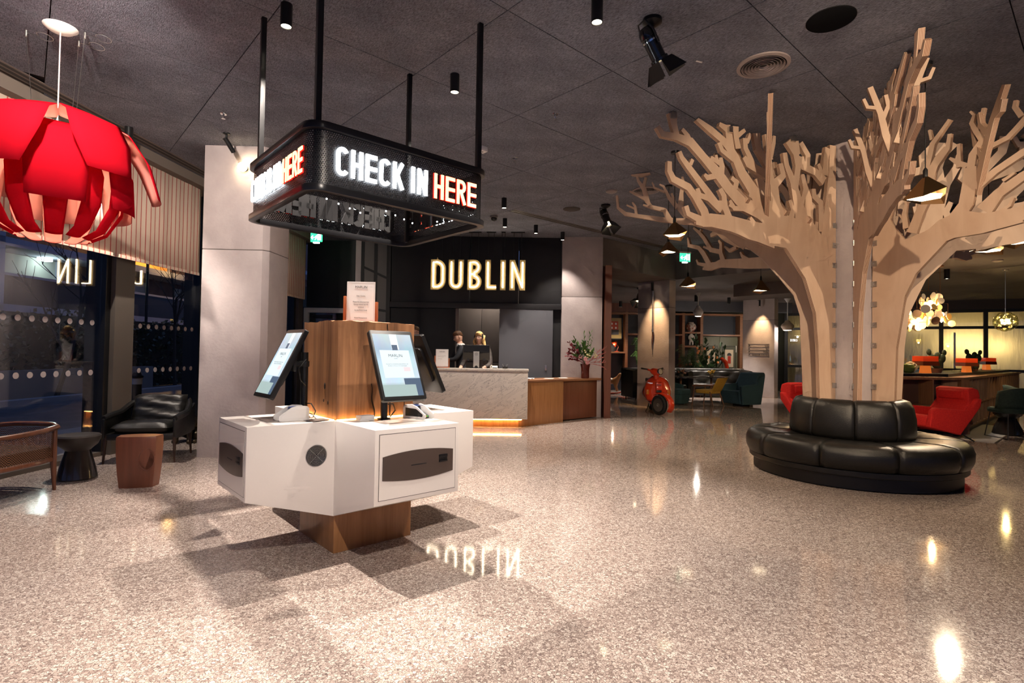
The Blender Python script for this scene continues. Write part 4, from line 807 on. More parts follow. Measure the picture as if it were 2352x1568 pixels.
def red_pendant(x, y, dz, label, rot=0):
    t = thing('petal_pendant', label, 'pendant lamp', (x, y, dz), rot, 'red petal pendants')
    for k in range(6):
        petal([(0.10, 0.93), (0.30, 0.97), (0.50, 0.88), (0.63, 0.68), (0.71, 0.40)] if k % 2 else [(0.10, 0.95), (0.30, 0.98), (0.48, 0.90), (0.58, 0.72), (0.66, 0.46)], 60*k-25, (0.06, 0.15, 0.21, 0.23, 0.17), t, 'upper_petal')
    for k in range(6):
        petal([(0.26, 0.86), (0.42, 0.76), (0.52, 0.52), (0.54, 0.22)], 60*k+5, (0.10, 0.16, 0.20, 0.18), t, 'middle_petal')
    for k in range(12):
        petal([(0.38, 0.66), (0.46, 0.46), (0.44, 0.24), (0.34, 0.06), (0.24, 0.0)], 30*k+5, (0.065, 0.08, 0.075, 0.06, 0.055), t, 'lower_petal')
    g = G(); g.lathe([(0.02, 0.95), (0.03, 0.90), (0.03, 0.62), (0.02, 0.58)], n=16); g.ob('lamp_holder', M_STEEL, t, smooth=True)
    g = G(); g.ball((0, 0, 0.46), (0.10, 0.10, 0.14)); g.ob('bulb', emis('pendant_bulb', (1.0, 0.72, 0.5), 8), t, smooth='all')
    g = G(); g.tube([(0, 0, 0.95), (0, 0, H-dz)], 0.005, 6); g.ob('cord', mat('pale_cord', (0.5, 0.4, 0.4), 0.5), t)
    g = G(); g.lathe([(0.004, H-dz-0.045), (0.08, H-dz-0.03), (0.115, H-dz-0.001)], n=24); g.ob('rosette', M_WHITEP, t, smooth=True)
    for dx, dy in ((-0.31, 0.08), (0.15, 0.05), (0.02, 0.18)):
        g = G(); g.tube([(dx*0.7, dy*0.7, 0.90), (dx, dy, H-dz)], 0.0022, 5); g.ob('steel_wire', M_STEEL, t)
        g = G(); g.tube([(dx, dy, H-dz-0.02)] + [(dx+0.14+0.05*math.cos(R(a)), dy+0.06*math.sin(R(a)), H-dz-0.03-0.001*a/30) for a in range(180, 560, 30)], 0.0022, 5); g.ob('coiled_wire', M_STEEL, t)
        g = G(); g.lathe([(0.008, H-dz-0.05), (0.008, H-dz)], (dx, dy, 0), 10); g.ob('wire_grip', M_STEEL, t)
    point((x, y, dz+0.46), 75, (1.0, 0.80, 0.62), 0.12)
    return t
red_pendant(-3.63, 4.27, 2.19, 'large red petal pendant lamp hanging by the striped blind', 0.1)
# ================================================================== FURNITURE BY THE WINDOW
def leather_chair():
    t = thing('leather_armchair', 'wide black leather armchair with crumpled cushions by the window', 'armchair', (-4.37, 6.62, 0), R(13)); t.scale = (0.80, 0.92, 0.98)
    wl = mat('dark_wood_leg', (0.035, 0.016, 0.009), 0.35)
    for x, y, dx, dy in ((-0.44, -0.30, -.02, -.02), (0.44, -0.30, .02, -.02), (-0.42, 0.30, -.02, .04), (0.42, 0.30, .02, .04)):
        g = G(); g.tube([(x+dx, y+dy, 0), (x, y, 0.33)], [0.013, 0.024], 10); g.ob('leg', wl, t, smooth=True)
    g = G(); g.b2((-0.45, -0.32, 0.27), (0.45, 0.33, 0.35)); g.ob('seat_frame', M_LEATH, t, bev=0.02)
    def cushion(name, w_, d_, h_, seed, M, n=18):
        rn = random.Random(seed); g = G(); vs = []; fs = []
        ph = [rn.uniform(0, 6) for _ in range(6)]
        for s in (1, -1):
            for i in range(n+1):
                for j in range(n+1):
                    a, b = -1+2*i/n, -1+2*j/n; e = max(0, (1-a**6))**.5*max(0, (1-b**6))**.5
                    zz = s*h_/2*e + (0.010*math.sin(b*9+ph[0]+a*3)+0.008*math.sin(b*17+ph[1]-a*5)*math.sin(a*6+ph[2]))*e*(s > 0)
                    vs.append(M @ Vector((a*w_/2, b*d_/2, zz)))
        for q in (0, (n+1)**2):
            for i in range(n):
                for j in range(n): k = q+i*(n+1)+j; fs.append((k, k+n+1, k+n+2, k+1))
        g.add(vs, fs); return g.ob(name, M_LEATH, t, smooth='all')
    cushion('seat_cushion', 0.76, 0.62, 0.15, 1, Matrix.Translation((0, -0.03, 0.40)) @ Matrix.Rotation(R(-3), 4, 'X'))
    cushion('back_cushion', 0.74, 0.40, 0.15, 2, Matrix.Translation((0, 0.27, 0.585)) @ Matrix.Rotation(R(66), 4, 'X'))
    g = G(); g.box((0, 0.36, 0.50), (0.84, 0.06, 0.36), Matrix.Rotation(R(-14), 3, 'X')); g.ob('back_frame', M_LEATH, t, bev=0.025)
    for s in (-1, 1):
        pts = [(s*0.46, -0.34, 0.53), (s*0.47, -0.15, 0.545), (s*0.455, 0.10, 0.56), (s*0.42, 0.28, 0.63), (s*0.37, 0.38, 0.68)]
        g = G(); g.tube(pts, [0.035, 0.042, 0.042, 0.045, 0.035], 10); g.ob('arm_roll', M_LEATH, t, smooth=True)
        g = G(); g.add([(s*x, y, z) for x in (0.435, 0.475) for y, z in ((-0.34, 0.30), (-0.36, 0.53), (-0.1, 0.55), (0.12, 0.56), (0.38, 0.66), (0.36, 0.30))], [(0, 1, 2, 3, 4, 5), (11, 10, 9, 8, 7, 6)] + [(i, (i+1) % 6, 6+(i+1) % 6, 6+i) for i in range(6)]); g.ob('arm_panel', M_LEATH, t, bev=0.015)
leather_chair()
# hardwood block stool with round hollow
t = thing('wood_stool', 'reddish solid wood block stool with round hollow in its side', 'stool', (-3.62, 5.36, 0), R(14))
g = G()
def lens(w_, d_): return arc((0, -d_*0.9), math.hypot(w_/2, d_*0.9), math.degrees(math.atan2(d_*0.9, w_/2)), 180-math.degrees(math.atan2(d_*0.9, w_/2)), 8) + [(-w_/2, -0.0), (-w_/2*0.9, -d_*0.42)] + [(-w_/4, -d_*0.5), (w_/4, -d_*0.5), (w_/2*0.9, -d_*0.42), (w_/2, 0)]
rs = []
for z, s in ((0, 0.86), (0.05, 0.89), (0.15, 0.95), (0.30, 1.0), (0.42, 1.02), (0.475, 1.02), (0.49, 0.99)): rs.append([(x*s, y*s, z) for x, y in lens(0.37, 0.32)])
g.rings(rs); bd = g.ob('block', M_REDW, t, smooth=True)
g = G(); g.lathe([(0.105, 0), (0.10, -0.004), (0.055, -0.02), (0.004, -0.026)], n=28, sx=0.62, cap=False); q = g.ob('round_hollow', mat('hollow_shade_wood', (0.15, 0.045, 0.024), 0.5), t, smooth=True); q.location = (0.100, -0.1585, 0.27); q.rotation_euler = (R(90), 0, R(6))
g = G(); g.lathe([(0.108, -0.006), (0.108, 0.004), (0.102, 0.004), (0.100, -0.006)], n=28, sx=0.62); q = g.ob('hollow_rim', M_REDW, t, smooth=True); q.location = (0.100, -0.1585, 0.27); q.rotation_euler = (R(90), 0, R(6))
# glazed mushroom stool
t = thing('ceramic_stool', 'dark glazed mushroom stool beside the cane chair', 'stool', (-4.42, 5.58, 0))
g = G(); g.lathe([(0.165, 0), (0.172, 0.012), (0.165, 0.05), (0.14, 0.16), (0.115, 0.25), (0.105, 0.29)], n=36); g.ob('foot', M_CER, t, smooth=True)
g = G(); g.lathe([(0.105, 0.288), (0.13, 0.315), (0.165, 0.345), (0.188, 0.40), (0.192, 0.43), (0.18, 0.445), (0.05, 0.437), (0.002, 0.436)], n=36); g.ob('seat', mat('matte_dark_ceramic', (0.04, 0.034, 0.031), 0.4), t, smooth=True)
# cane tub chair
t = thing('cane_chair', 'walnut tub chair with cane sides cut by the left picture edge', 'chair', (-4.62, 4.86, 0), R(-4))
for x, y in ((0.36, -0.30), (-0.36, -0.30), (0.33, 0.27), (-0.33, 0.27)):
    g = G(); g.tube([(x*1.03, y*1.03, 0), (x, y, 0.27), (x*1.01, y*1.01, 0.56)], [0.014, 0.026, 0.02], 10); g.ob('leg', M_WALN, t, smooth=True)
hp = [(0.37, -0.36), (0.39, -0.15), (0.385, 0.10), (0.33, 0.30), (0.2, 0.40), (0, 0.43), (-0.2, 0.40), (-0.33, 0.30), (-0.385, 0.10), (-0.39, -0.15), (-0.37, -0.36)]
g = G(); g.tube([(x, y, 0.565+0.06*max(0, y)) for x, y in hp], [0.017]+[0.024]*9+[0.017], 10); g.ob('top_rail', M_WALN, t, smooth=True)
g = G(); g.tube([(x*0.97, y*0.95, 0.29) for x, y in hp], 0.02, 8); g.tube([(-0.36, -0.31, 0.28), (0.36, -0.31, 0.28)], 0.022, 8); g.ob('seat_rail', M_WALN, t, smooth=True)
def cane():
    m = bpy.data.materials.new('woven_cane'); m.use_nodes = True; L = m.node_tree.links; b = m.node_tree.nodes['Principled BSDF']; b.inputs['Base Color'].default_value = (0.22, 0.10, 0.05, 1)
    ck = N(m, 'ShaderNodeTexChecker', i_Scale=95.0); L.new(coords(m), ck.inputs[0]); tr = N(m, 'ShaderNodeBsdfTransparent'); mx = N(m, 'ShaderNodeMixShader')
    L.new(ck.outputs['Fac'], mx.inputs[0]); L.new(b.outputs[0], mx.inputs[1]); L.new(tr.outputs[0], mx.inputs[2]); L.new(mx.outputs[0], m.node_tree.nodes['Material Output'].inputs[0]); return m
g = G(); n = len(hp); g.add([(x*0.985, y*0.97, z) for z in (0.30, 0.56) for x, y in hp], [(i, i+1, n+i+1, n+i) for i in range(n-1)]); g.ob('cane_panel', cane(), t, smooth='all')
g = G(); g.prism(rrect(0.66, 0.60, 0.1, 5), 0.30, 0.41); g.ob('seat_cushion', mat('black_wool', (0.012, 0.011, 0.011), 0.8), t, bev=0.03)
# bronze dog
def skin_mesh(name, joints, edges, radii, m, parent, sub=2, root=0):
    me = bpy.data.meshes.new(name); me.from_pydata(joints, edges, [])
    o = bpy.data.objects.new(name, me); C.objects.link(o); o.parent = parent
    sk = o.modifiers.new('skin', 'SKIN'); sk.use_smooth_shade = True
    for v, r in zip(me.skin_vertices[0].data, radii): v.radius = r if isinstance(r, tuple) else (r, r)
    me.skin_vertices[0].data[root].use_root = True
    s = o.modifiers.new('sub', 'SUBSURF'); s.levels = sub; s.render_levels = sub
    dg = bpy.context.evaluated_depsgraph_get(); nm = bpy.data.meshes.new_from_object(o.evaluated_get(dg))
    o.modifiers.clear(); o.data = nm; nm.materials.clear()
    for q in (m if isinstance(m, (list, tuple)) else [m]): nm.materials.append(q)
    nm.polygons.foreach_set('use_smooth', [True]*len(nm.polygons))
    return o
M_BRZ = noisy('dark_bronze', (0.035, 0.026, 0.018), (0.075, 0.055, 0.035), (9, 9, 9), 0.38, metal=0.7)
t = thing('dog_statue', 'bronze sitting dog statue beside the concrete column', 'statue', (-4.62, 7.75, 0), R(12)); t.scale = (1.02,)*3
J = [(0, 0.17, 0.13), (0, 0.06, 0.27), (0, -0.04, 0.40), (0, -0.07, 0.50), (0, -0.09, 0.585), (0, -0.17, 0.565), (0, -0.205, 0.555),
     (0.075, -0.06, 0.33), (0.08, -0.09, 0.16), (0.08, -0.10, 0.03), (0.08, -0.15, 0.018), (-0.075, -0.06, 0.33), (-0.08, -0.09, 0.16), (-0.08, -0.10, 0.03), (-0.08, -0.15, 0.018),
     (0.11, 0.14, 0.12), (0.14, 0.0, 0.13), (0.13, 0.03, 0.03), (0.13, -0.08, 0.02), (-0.11, 0.14, 0.12), (-0.14, 0.0, 0.13), (-0.13, 0.03, 0.03), (-0.13, -0.08, 0.02), (0, 0.27, 0.03), (0.1, 0.3, 0.02)]
Ed = [(0, 1), (1, 2), (2, 3), (3, 4), (4, 5), (5, 6), (2, 7), (7, 8), (8, 9), (9, 10), (2, 11), (11, 12), (12, 13), (13, 14), (0, 15), (15, 16), (16, 17), (17, 18), (0, 19), (19, 20), (20, 21), (21, 22), (0, 23), (23, 24)]
Rd = [0.12, 0.125, 0.12, 0.085, 0.082, 0.05, 0.036, 0.05, 0.036, 0.03, 0.03, 0.05, 0.036, 0.03, 0.03, 0.085, 0.06, 0.034, 0.03, 0.085, 0.06, 0.034, 0.03, 0.025, 0.012]
skin_mesh('body', J, Ed, Rd, M_BRZ, t)
for s in (-1, 1):
    g = G(); g.ball((s*0.088, -0.075, 0.55), (0.018, 0.045, 0.085), 12, 8, Matrix.Rotation(R(s*-12), 3, 'Y')); g.ob('ear', M_BRZ, t, smooth='all')
    g = G(); g.ball((s*0.035, -0.150, 0.610), 0.011, 8, 6); g.ob('eye', M_BLACK, t, smooth='all')
g = G(); g.ball((0, -0.225, 0.568), (0.022, 0.014, 0.016), 10, 8); g.ob('nose', M_BLACK, t, smooth='all')
# ================================================================== RECEPTION
def marble():
    m = mat('white_marble', (0.6, 0.55, 0.5), 0.22); b = m.node_tree.nodes['Principled BSDF']; L = m.node_tree.links
    co = coords(m, (1, 1, 1), (0, R(28), 0)); n = N(m, 'ShaderNodeTexNoise', i_Scale=2.6, i_Detail=9, i_Roughness=0.62, i_Distortion=1.4)
    mp = N(m, 'ShaderNodeMapping'); mp.inputs['Scale'].default_value = (0.9, 1, 3.4); L.new(co, mp.inputs[0]); L.new(mp.outputs[0], n.inputs[0])
    r = ramp(m, [(0.0, (0.64, 0.58, 0.52)), (0.485, (0.63, 0.57, 0.51)), (0.50, (0.26, 0.23, 0.22)), (0.515, (0.62, 0.56, 0.50)), (0.66, (0.55, 0.49, 0.44)), (1, (0.64, 0.58, 0.52))], n.outputs['Fac'])
    L.new(r.outputs[0], b.inputs['Base Color']); return m
M_MARB = marble()
dk = thing('reception_desk', 'white veined marble reception desk with glowing timber foot', 'desk', (0.30, 9.86, 0), R(2))
g = G(); g.b2((-2.6, 0, 0.15), (0, 0.05, 1.01)); g.ob('marble_front', M_MARB, dk, bev=0.003)
g = G(); g.b2((-2.6, -0.015, 1.015), (0.015, 0.34, 1.055)); g.ob('marble_top', M_MARB, dk, bev=0.004)
g = G(); g.b2((-0.05, 0.055, 0.15), (0, 0.34, 1.01)); g.ob('marble_end', M_MARB, dk, bev=0.003)
g = G(); g.b2((-2.5, 0.10, 0), (-0.16, 0.6, 0.15)); g.ob('timber_foot', M_OAKV, dk)
g = G(); g.b2((-2.5, 0.06, 0.128), (-0.1, 0.08, 0.145)); g.ob('led_strip', emis('desk_led', (1.0, 0.52, 0.16), 34), dk)
g = G(); g.b2((-2.6, 0.30, 0.70), (-0.05, 0.95, 0.74)); g.ob('inner_worktop', M_OAKH, dk)
g = G(); g.b2((-2.6, 0.34, 0.15), (-0.05, 0.38, 1.0)); g.ob('inner_panel', M_OAKV, dk)
ct = thing('oak_counter', 'low oak side counter running from marble desk to concrete column', 'counter', (0.14, 9.97, 0), UA)
g = G(); g.b2((0, 0, 0), (1.20, 0.62, 0.80)); g.ob('near_cabinet', M_OAKV, ct, bev=0.003)
g = G(); g.b2((1.20, 0.10, 0.02), (2.36, 0.62, 0.80)); g.ob('far_cabinet', M_REDW, ct, bev=0.003)
g = G(); g.b2((-0.02, -0.015, 0.805), (2.38, 0.64, 0.845)); g.ob('worktop', M_OAKH, ct, bev=0.003)
g = G(); g.b2((0.03, -0.004, 0.60), (0.11, -0.001, 0.74)); g.ob('blue_sticker', mat('blue_sticker', (0.03, 0.16, 0.36), 0.5), ct)
g = G(); g.tube([(0.055, -0.006, 0.70), (0.06, -0.006, 0.66), (0.085, -0.006, 0.66)], 0.006, 6); g.tube([(0.06+0.018*math.cos(R(a)), -0.006, 0.642+0.018*math.sin(R(a))) for a in range(120, 380, 20)], 0.003, 5); g.ob('sticker_mark', M_PAPER, ct)
holder((-1.29, 10.07, 1.056), R(4), 'small white notice in wooden holder on marble desk', [], 1.1, (0.195, 0.18, 0.145))
# desk computer seen from behind
t = thing('desk_monitor', 'back of black desk monitor with silver stand on marble desk', 'monitor', (-0.66, 10.12, 1.056), R(4))
g = G(); g.b2((-0.25, -0.03, 0.155), (0.25, 0.02, 0.43)); g.ob('panel_back', mat('olive_black_plastic', (0.035, 0.03, 0.022), 0.35), t, bev=0.012)
g = G(); g.add([(x, -0.055+0.02*abs(x)/0.2, z) for z in (0.30, 0.425) for x in (-0.2, -0.1, 0, 0.1, 0.2)] + [(x, -0.03, z) for z in (0.29, 0.43) for x in (-0.24, -0.12, 0, 0.12, 0.24)], [(0, 1, 6, 5), (1, 2, 7, 6), (2, 3, 8, 7), (3, 4, 9, 8), (0, 10, 11, 1), (1, 11, 12, 2), (2, 12, 13, 3), (3, 13, 14, 4), (5, 6, 16, 15), (6, 7, 17, 16), (7, 8, 18, 17), (8, 9, 19, 18), (0, 5, 15, 10), (4, 14, 19, 9)]); g.ob('rear_bulge', M_BLKM, t, smooth=True)
g = G(); g.b2((-0.055, -0.075, 0.01), (0.055, -0.05, 0.31)); g.ob('stand', mat('silver_plastic', (0.45, 0.43, 0.40), 0.35, 0.6), t, bev=0.005)
g = G(); g.lathe([(0.030, -0.005), (0.030, 0.005)], n=18); q = g.ob('cable_hole', M_BLACK, t); q.location = (0, -0.074, 0.02); q.rotation_euler = (R(90), 0, 0)
g = G(); g.b2((-0.12, -0.09, 0), (0.12, 0.09, 0.012)); g.ob('foot', M_BLKM, t, bev=0.003)
g = G(); g.tube([(0.026*math.cos(R(a)), -0.077, 0.26+0.026*math.sin(R(a))) for a in range(0, 361, 20)], 0.002, 5, False); g.ob('logo_ring', M_INK, t); text('logo', 'DELL', 0.015, M_INK, t, (0, -0.0765, 0.255), ext=0.0003, bold=0.0003)
for s in (-1, 1): g = G(); g.b2((s*0.15-0.02, -0.034, 0.14), (s*0.15+0.02, -0.028, 0.18)); g.ob('speaker_port', M_BLACK, t)
t = thing('desk_telephone', 'small pale telephone beside the desk monitor', 'telephone', (-0.33, 10.10, 1.056), R(0))
g = G(); g.add([(-.07, -.05, 0), (.07, -.05, 0), (.07, .06, 0), (-.07, .06, 0), (-.07, -.05, .02), (.07, -.05, .02), (.07, .06, .05), (-.07, .06, .05)], [(0, 1, 2, 3), (4, 5, 6, 7), (0, 1, 5, 4), (1, 2, 6, 5), (2, 3, 7, 6), (3, 0, 4, 7)]); g.ob('base', mat('pale_plastic', (0.55, 0.53, 0.48), 0.4), t, bev=0.004)
g = G(); g.box((-0.045, 0.0, 0.05), (0.03, 0.11, 0.02)); g.ob('handset', mat('pale_plastic', (0.55, 0.53, 0.48), 0.4), t, bev=0.006); g = G(); g.b2((-0.02, -0.055, 0.005), (0.06, -0.05, 0.018)); g.ob('display', M_BLKM, t)
t = thing('pen_pot', 'small wire pot of pens on marble desk', 'pen pot', (-0.12, 10.08, 1.056))
g = G(); g.lathe([(0.05, 0), (0.055, 0.035), (0.052, 0.035), (0.048, 0.004)], n=16); g.ob('pot', M_BLKM, t, smooth=True)
for i in range(7): g = G(); a = i*0.9; g.tube([(0.02*math.cos(a), 0.02*math.sin(a), 0.005), (0.055*math.cos(a), 0.045*math.sin(a), 0.085)], 0.003, 5); g.ob('pen', M_BLKM if i % 2 else M_STEEL, t)
for i, (a, b, m_, lb) in enumerate(((0.25, 0.25, 'pink', 'pink leaflet on oak counter next to marble desk'), (0.5, 0.3, 'white', 'crumpled white paper on oak counter'), (1.05, 0.25, 'white', 'open white brochure in the middle of oak counter'), (1.5, 0.3, 'white', 'flat white brochure near the flower vase'))):
    g = G(); n = 6; vs = [(-0.13+0.26*p/n, -0.09+0.18*q/n, 0.004+0.012*abs(math.sin(p*1.1+i))*(0.3 if i != 1 else 1.5)) for p in range(n+1) for q in range(n+1)]
    g.add(vs, [(p*(n+1)+q, (p+1)*(n+1)+q, (p+1)*(n+1)+q+1, p*(n+1)+q+1) for p in range(n) for q in range(n)])
    o = g.ob('brochure', mat('pink_paper', (0.5, 0.22, 0.28), 0.6) if m_ == 'pink' else M_PAPER); md = o.modifiers.new('t', 'SOLIDIFY'); md.thickness = 0.004; md.offset = 1
    o.location = Vector((0.14, 9.97, 0.846)) + U2*a + V2*b; o.rotation_euler[2] = UA+0.3*i; tag(o, lb, 'brochure', 'papers on the oak counter')
# DUBLIN neon letters
dl = thing('neon_sign', 'glowing DUBLIN neon letters hung before the black wall', 'sign', (-1.73, 11.45, 2.655), R(-3))
M_NEON = emis('neon_tube', (1.0, 0.88, 0.68), 16.0); M_TROUGH = mat('gold_trough', (0.34, 0.24, 0.10), 0.4, 0.4, emit=(1.0, 0.62, 0.22), es=0.05)
x = 0.0; hh = 0.635
for ch, wl, sp in (('D', 0.315, 0.065), ('U', 0.315, 0.08), ('B', 0.30, 0.075), ('L', 0.235, 0.075), ('I', 0.125, 0.075), ('N', 0.33, 0)):
    tk = 0.115/hh; gl, _ = glyph(ch, wl/hh, tk); g = G()
    for q_, (pts, c_) in enumerate(gl): stroke(g, pts, tk, 0.0, -0.05-0.0006*q_, lambda a, b, c: (x+a*hh, c, b*hh), c_)
    b_ = g.ob('letter_trough', M_TROUGH, dl)
    g = G()
    for q_, (pts, c_) in enumerate(gl):
        pp = [(x+a*hh, -0.068, min(max(b*hh, 0.05), hh-0.05)) for a, b in pts]
        g.tube(pp + ([pp[0]] if c_ else []), 0.0125, 8)
    g.ob('neon_tube', M_NEON, b_, smooth=True)
    for q in (0.25, 0.75): g = G(); g.tube([(x+wl*q, -0.02, hh-0.01), (x+wl*q, -0.02, H-2.655)], 0.005, 5); g.ob('hanger_rod', M_BLKM, b_)
    g = G(); g.b2((x+0.02, -0.05, H-2.655-0.02), (x+wl-0.02, 0.0, H-2.655)); g.ob('ceiling_clip', M_BLKM, b_)
    x += wl+sp
# ---------------- people
M_SKIN = mat('skin', (0.66, 0.40, 0.29), 0.5); M_SUIT = noisy('dark_suit', (0.012, 0.014, 0.02), (0.02, 0.022, 0.03), (30, 30, 30), 0.75); M_SHIRT = mat('white_shirt', (0.65, 0.62, 0.62), 0.7)
M_LIP = mat('lips', (0.42, 0.10, 0.09), 0.4); M_EYEW = mat('eye_white', (0.7, 0.68, 0.66), 0.3); M_IRIS = mat('iris', (0.03, 0.02, 0.015), 0.2)
def person(label, loc, rz, ht, hands, lean=0.0, nod=0.0, turn=0.0, hair='short', hairc=(0.06, 0.03, 0.015), suit=None, glasses=False, striped=False):
    t = thing('person', label, 'person', loc, rz); k = ht/1.75; suit = suit or M_SUIT
    def q(x, y, z): return (x*k, (y-lean*max(0, z-0.95))*k, z*k)
    J = [q(0, 0, 0.95), q(0, 0, 1.10), q(0, -0.005, 1.28), q(0, 0.0, 1.42), q(0, -0.005, 1.49), q(0, -0.012, 1.545)]; E_ = [(0, 1), (1, 2), (2, 3), (3, 4), (4, 5)]; Rr = [(0.15, 0.11), (0.135, 0.10), (0.165, 0.115), (0.12, 0.085), (0.056, 0.056), (0.05, 0.055)]
    Rr = [(a*k, b*k) for a, b in Rr]
    for s, hd in zip((-1, 1), hands):
        i = len(J); sh = Vector(q(s*0.185, 0, 1.40)); h = Vector((hd[0]*k, hd[1]*k, hd[2]*k)); mid = (sh+h)/2 + Vector((s*0.09, 0.05, -0.10))*k
        J += [tuple(sh), tuple(mid), tuple(h), tuple(h + (h-mid).normalized()*0.08*k)]; E_ += [(3, i), (i, i+1), (i+1, i+2), (i+2, i+3)]; Rr += [(0.07*k, 0.07*k), (0.052*k, 0.05*k), (0.036*k, 0.032*k), (0.040*k, 0.022*k)]
    for s in (-1, 1):
        i = len(J); J += [q(s*0.10, 0.0, 0.88), q(s*0.105, -0.01, 0.48), q(s*0.105, 0.02, 0.09), q(s*0.11, -0.13, 0.035)]; E_ += [(0, i), (i, i+1), (i+1, i+2), (i+2, i+3)]; Rr += [(0.095*k, 0.10*k), (0.066*k, 0.07*k), (0.045*k, 0.05*k), (0.042*k, 0.03*k)]
    b = skin_mesh('body', J, E_, Rr, [M_SKIN, suit, M_SHIRT], t, 2)
    hs_ = [Vector(J[8]), Vector(J[12])]
    for p in b.data.polygons:
        c = p.center; y0 = -lean*max(0, c.z/k-0.95)*k
        if c.z > 1.455*k: p.material_index = 2 if c.z < 1.485*k else 0
        elif min((c-h).length for h in hs_) < 0.10*k and c.z < 1.35*k and any((c-h).dot(h-Vector(J[m])) > -0.01 for h, m in zip(hs_, (7, 11))): p.material_index = 0
        elif c.y-y0 < -0.05*k and abs(c.x) < (c.z/k-1.08)*0.20*k and c.z > 1.12*k: p.material_index = 2
        else: p.material_index = 1
    # fingers and thumbs
    for h, m in zip(hs_, (9, 13)):
        d = (Vector(J[m])-h).normalized(); sd = d.cross(Vector((0, 0, 1))).normalized(); g = G()
        for f in range(4):
            o_ = Vector(J[m]) + sd*(0.018*(f-1.5))*k; ln = (0.062, 0.072, 0.068, 0.052)[f]*k
            g.tube([o_-d*0.02*k, o_+d*ln*0.5, o_+d*ln*0.8+Vector((0, 0, -0.022))*k, o_+d*ln*0.75+Vector((0, 0, -0.042))*k], [0.0095*k, 0.009*k, 0.008*k, 0.006*k], 6)
        o_ = h + d*0.03*k + sd*0.035*k; g.tube([o_, o_+d*0.03*k+sd*0.02*k, o_+d*0.055*k+sd*0.018*k], [0.011*k, 0.010*k, 0.007*k], 6)
        g.ob('fingers', M_SKIN, t, smooth='all')
    hp_ = bpy.data.objects.new('head', None); C.objects.link(hp_); hp_.parent = t; hp_.location = J[5]; hp_.rotation_euler = (nod, 0, turn)
    hk = k*1.0; g = G(); n, m_ = 20, 16; rs = []
    for i in range(m_+1):
        u_ = i/m_; z = -0.045+0.235*u_; w0 = math.sin(PI*min(max(u_*0.94+0.06, 0.02), 0.995))**0.62
        ring = []
        for a in range(n):
            th = 2*PI*a/n; rx = 0.074*w0*(0.80+0.2*min(1, u_*1.8)); ry = 0.094*w0*(0.86+0.14*min(1, u_*1.5))
            x, y = rx*math.cos(th), ry*math.sin(th) - 0.012*(1-u_)
            if y < -0.05 and abs(x) < 0.02 and 0.36 < u_ < 0.56: y -= 0.020*(1-abs(x)/0.02)*(1-abs(u_-0.42)/0.2)
            if y < -0.05 and 0.5 < u_ < 0.6 and 0.015 < abs(x) < 0.05: y += 0.008
            ring.append((x*hk, y*hk, z*hk))
        rs.append(ring)
    g.rings(rs); g.ob('face', M_SKIN, hp_, smooth='all')
    for s in (-1, 1):
        g = G(); g.ball((s*0.030*hk, -0.078*hk, 0.083*hk), (0.013*hk, 0.008*hk, 0.008*hk), 10, 6); g.ob('eye', M_EYEW, hp_, smooth='all')
        g = G(); g.ball((s*0.030*hk, -0.085*hk, 0.083*hk), (0.006*hk, 0.003*hk, 0.006*hk), 8, 6); g.ob('iris', M_IRIS, hp_, smooth='all')
        g = G(); g.tube([(s*0.016*hk, -0.089*hk, 0.100*hk), (s*0.032*hk, -0.088*hk, 0.105*hk), (s*0.048*hk, -0.078*hk, 0.099*hk)], 0.0035*hk, 5); g.ob('eyebrow', mat('brow', (0.05, 0.025, 0.012), 0.8), hp_)
        g = G(); g.ball((s*0.076*hk, 0.008*hk, 0.075*hk), (0.010*hk, 0.020*hk, 0.032*hk), 10, 8); g.ob('ear', M_SKIN, hp_, smooth='all')
    g = G(); g.ball((0, -0.0915*hk, 0.030*hk), (0.022*hk, 0.007*hk, 0.006*hk), 12, 6); g.ob('mouth', M_LIP, hp_, smooth='all')
    if hair == 'long':
        g = G(); g.ball((0, -0.0965*hk, 0.0305*hk), (0.017*hk, 0.004*hk, 0.0035*hk), 10, 6); g.ob('teeth', M_EYEW, hp_, smooth='all')
    mh = noisy('hair_'+hair, hairc, tuple(min(1, c*1.9) for c in hairc), (60, 60, 14), 0.5)
    g = G(); rs = []
    for i in range(11):
        u_ = i/10; z = 0.045+0.165*u_; w0 = math.sqrt(max(0.003, 1-max(0, (u_-0.35)/0.65)**2.2)); ring = []
        for a in range(20):
            th = 2*PI*a/20; fr = max(0, -math.sin(th)); x = 0.0785*w0*math.cos(th); y = 0.098*w0*math.sin(th)+0.006
            sdv = abs(math.cos(th)); zz = z + ((0.075*fr**0.7 + 0.07*sdv**2)*(1-u_) if hair != 'long' else 0.105*fr**1.1*(1-u_))
            ring.append(((x+0.002*math.sin(a*2.1+i))*hk, (y if fr < 0.2 else min(y, y*0.98))*hk, zz*hk))
        rs.append(ring)
    g.rings(rs); g.ob('hair', mh, hp_, smooth='all')
    if hair == 'long':
        rn = random.Random(5)
        for s in (-1, 1):
            for q_ in range(7):
                a = R(-12+q_*22); x0, y0 = s*0.088*math.cos(a), 0.015+0.092*math.sin(a); pts = []
                for i in range(8): pts.append(((x0*(1+0.07*i*0.6)+0.014*math.sin(i*1.7+q_))*hk, (y0-0.004*i+0.014*math.cos(i*1.6+q_*2))*hk, (0.12-0.043*i)*hk))
                g = G(); g.tube(pts, [0.018*hk, 0.022*hk, 0.023*hk, 0.023*hk, 0.024*hk, 0.023*hk, 0.018*hk, 0.006*hk], 8); g.ob('hair_lock', mh, hp_, smooth='all')
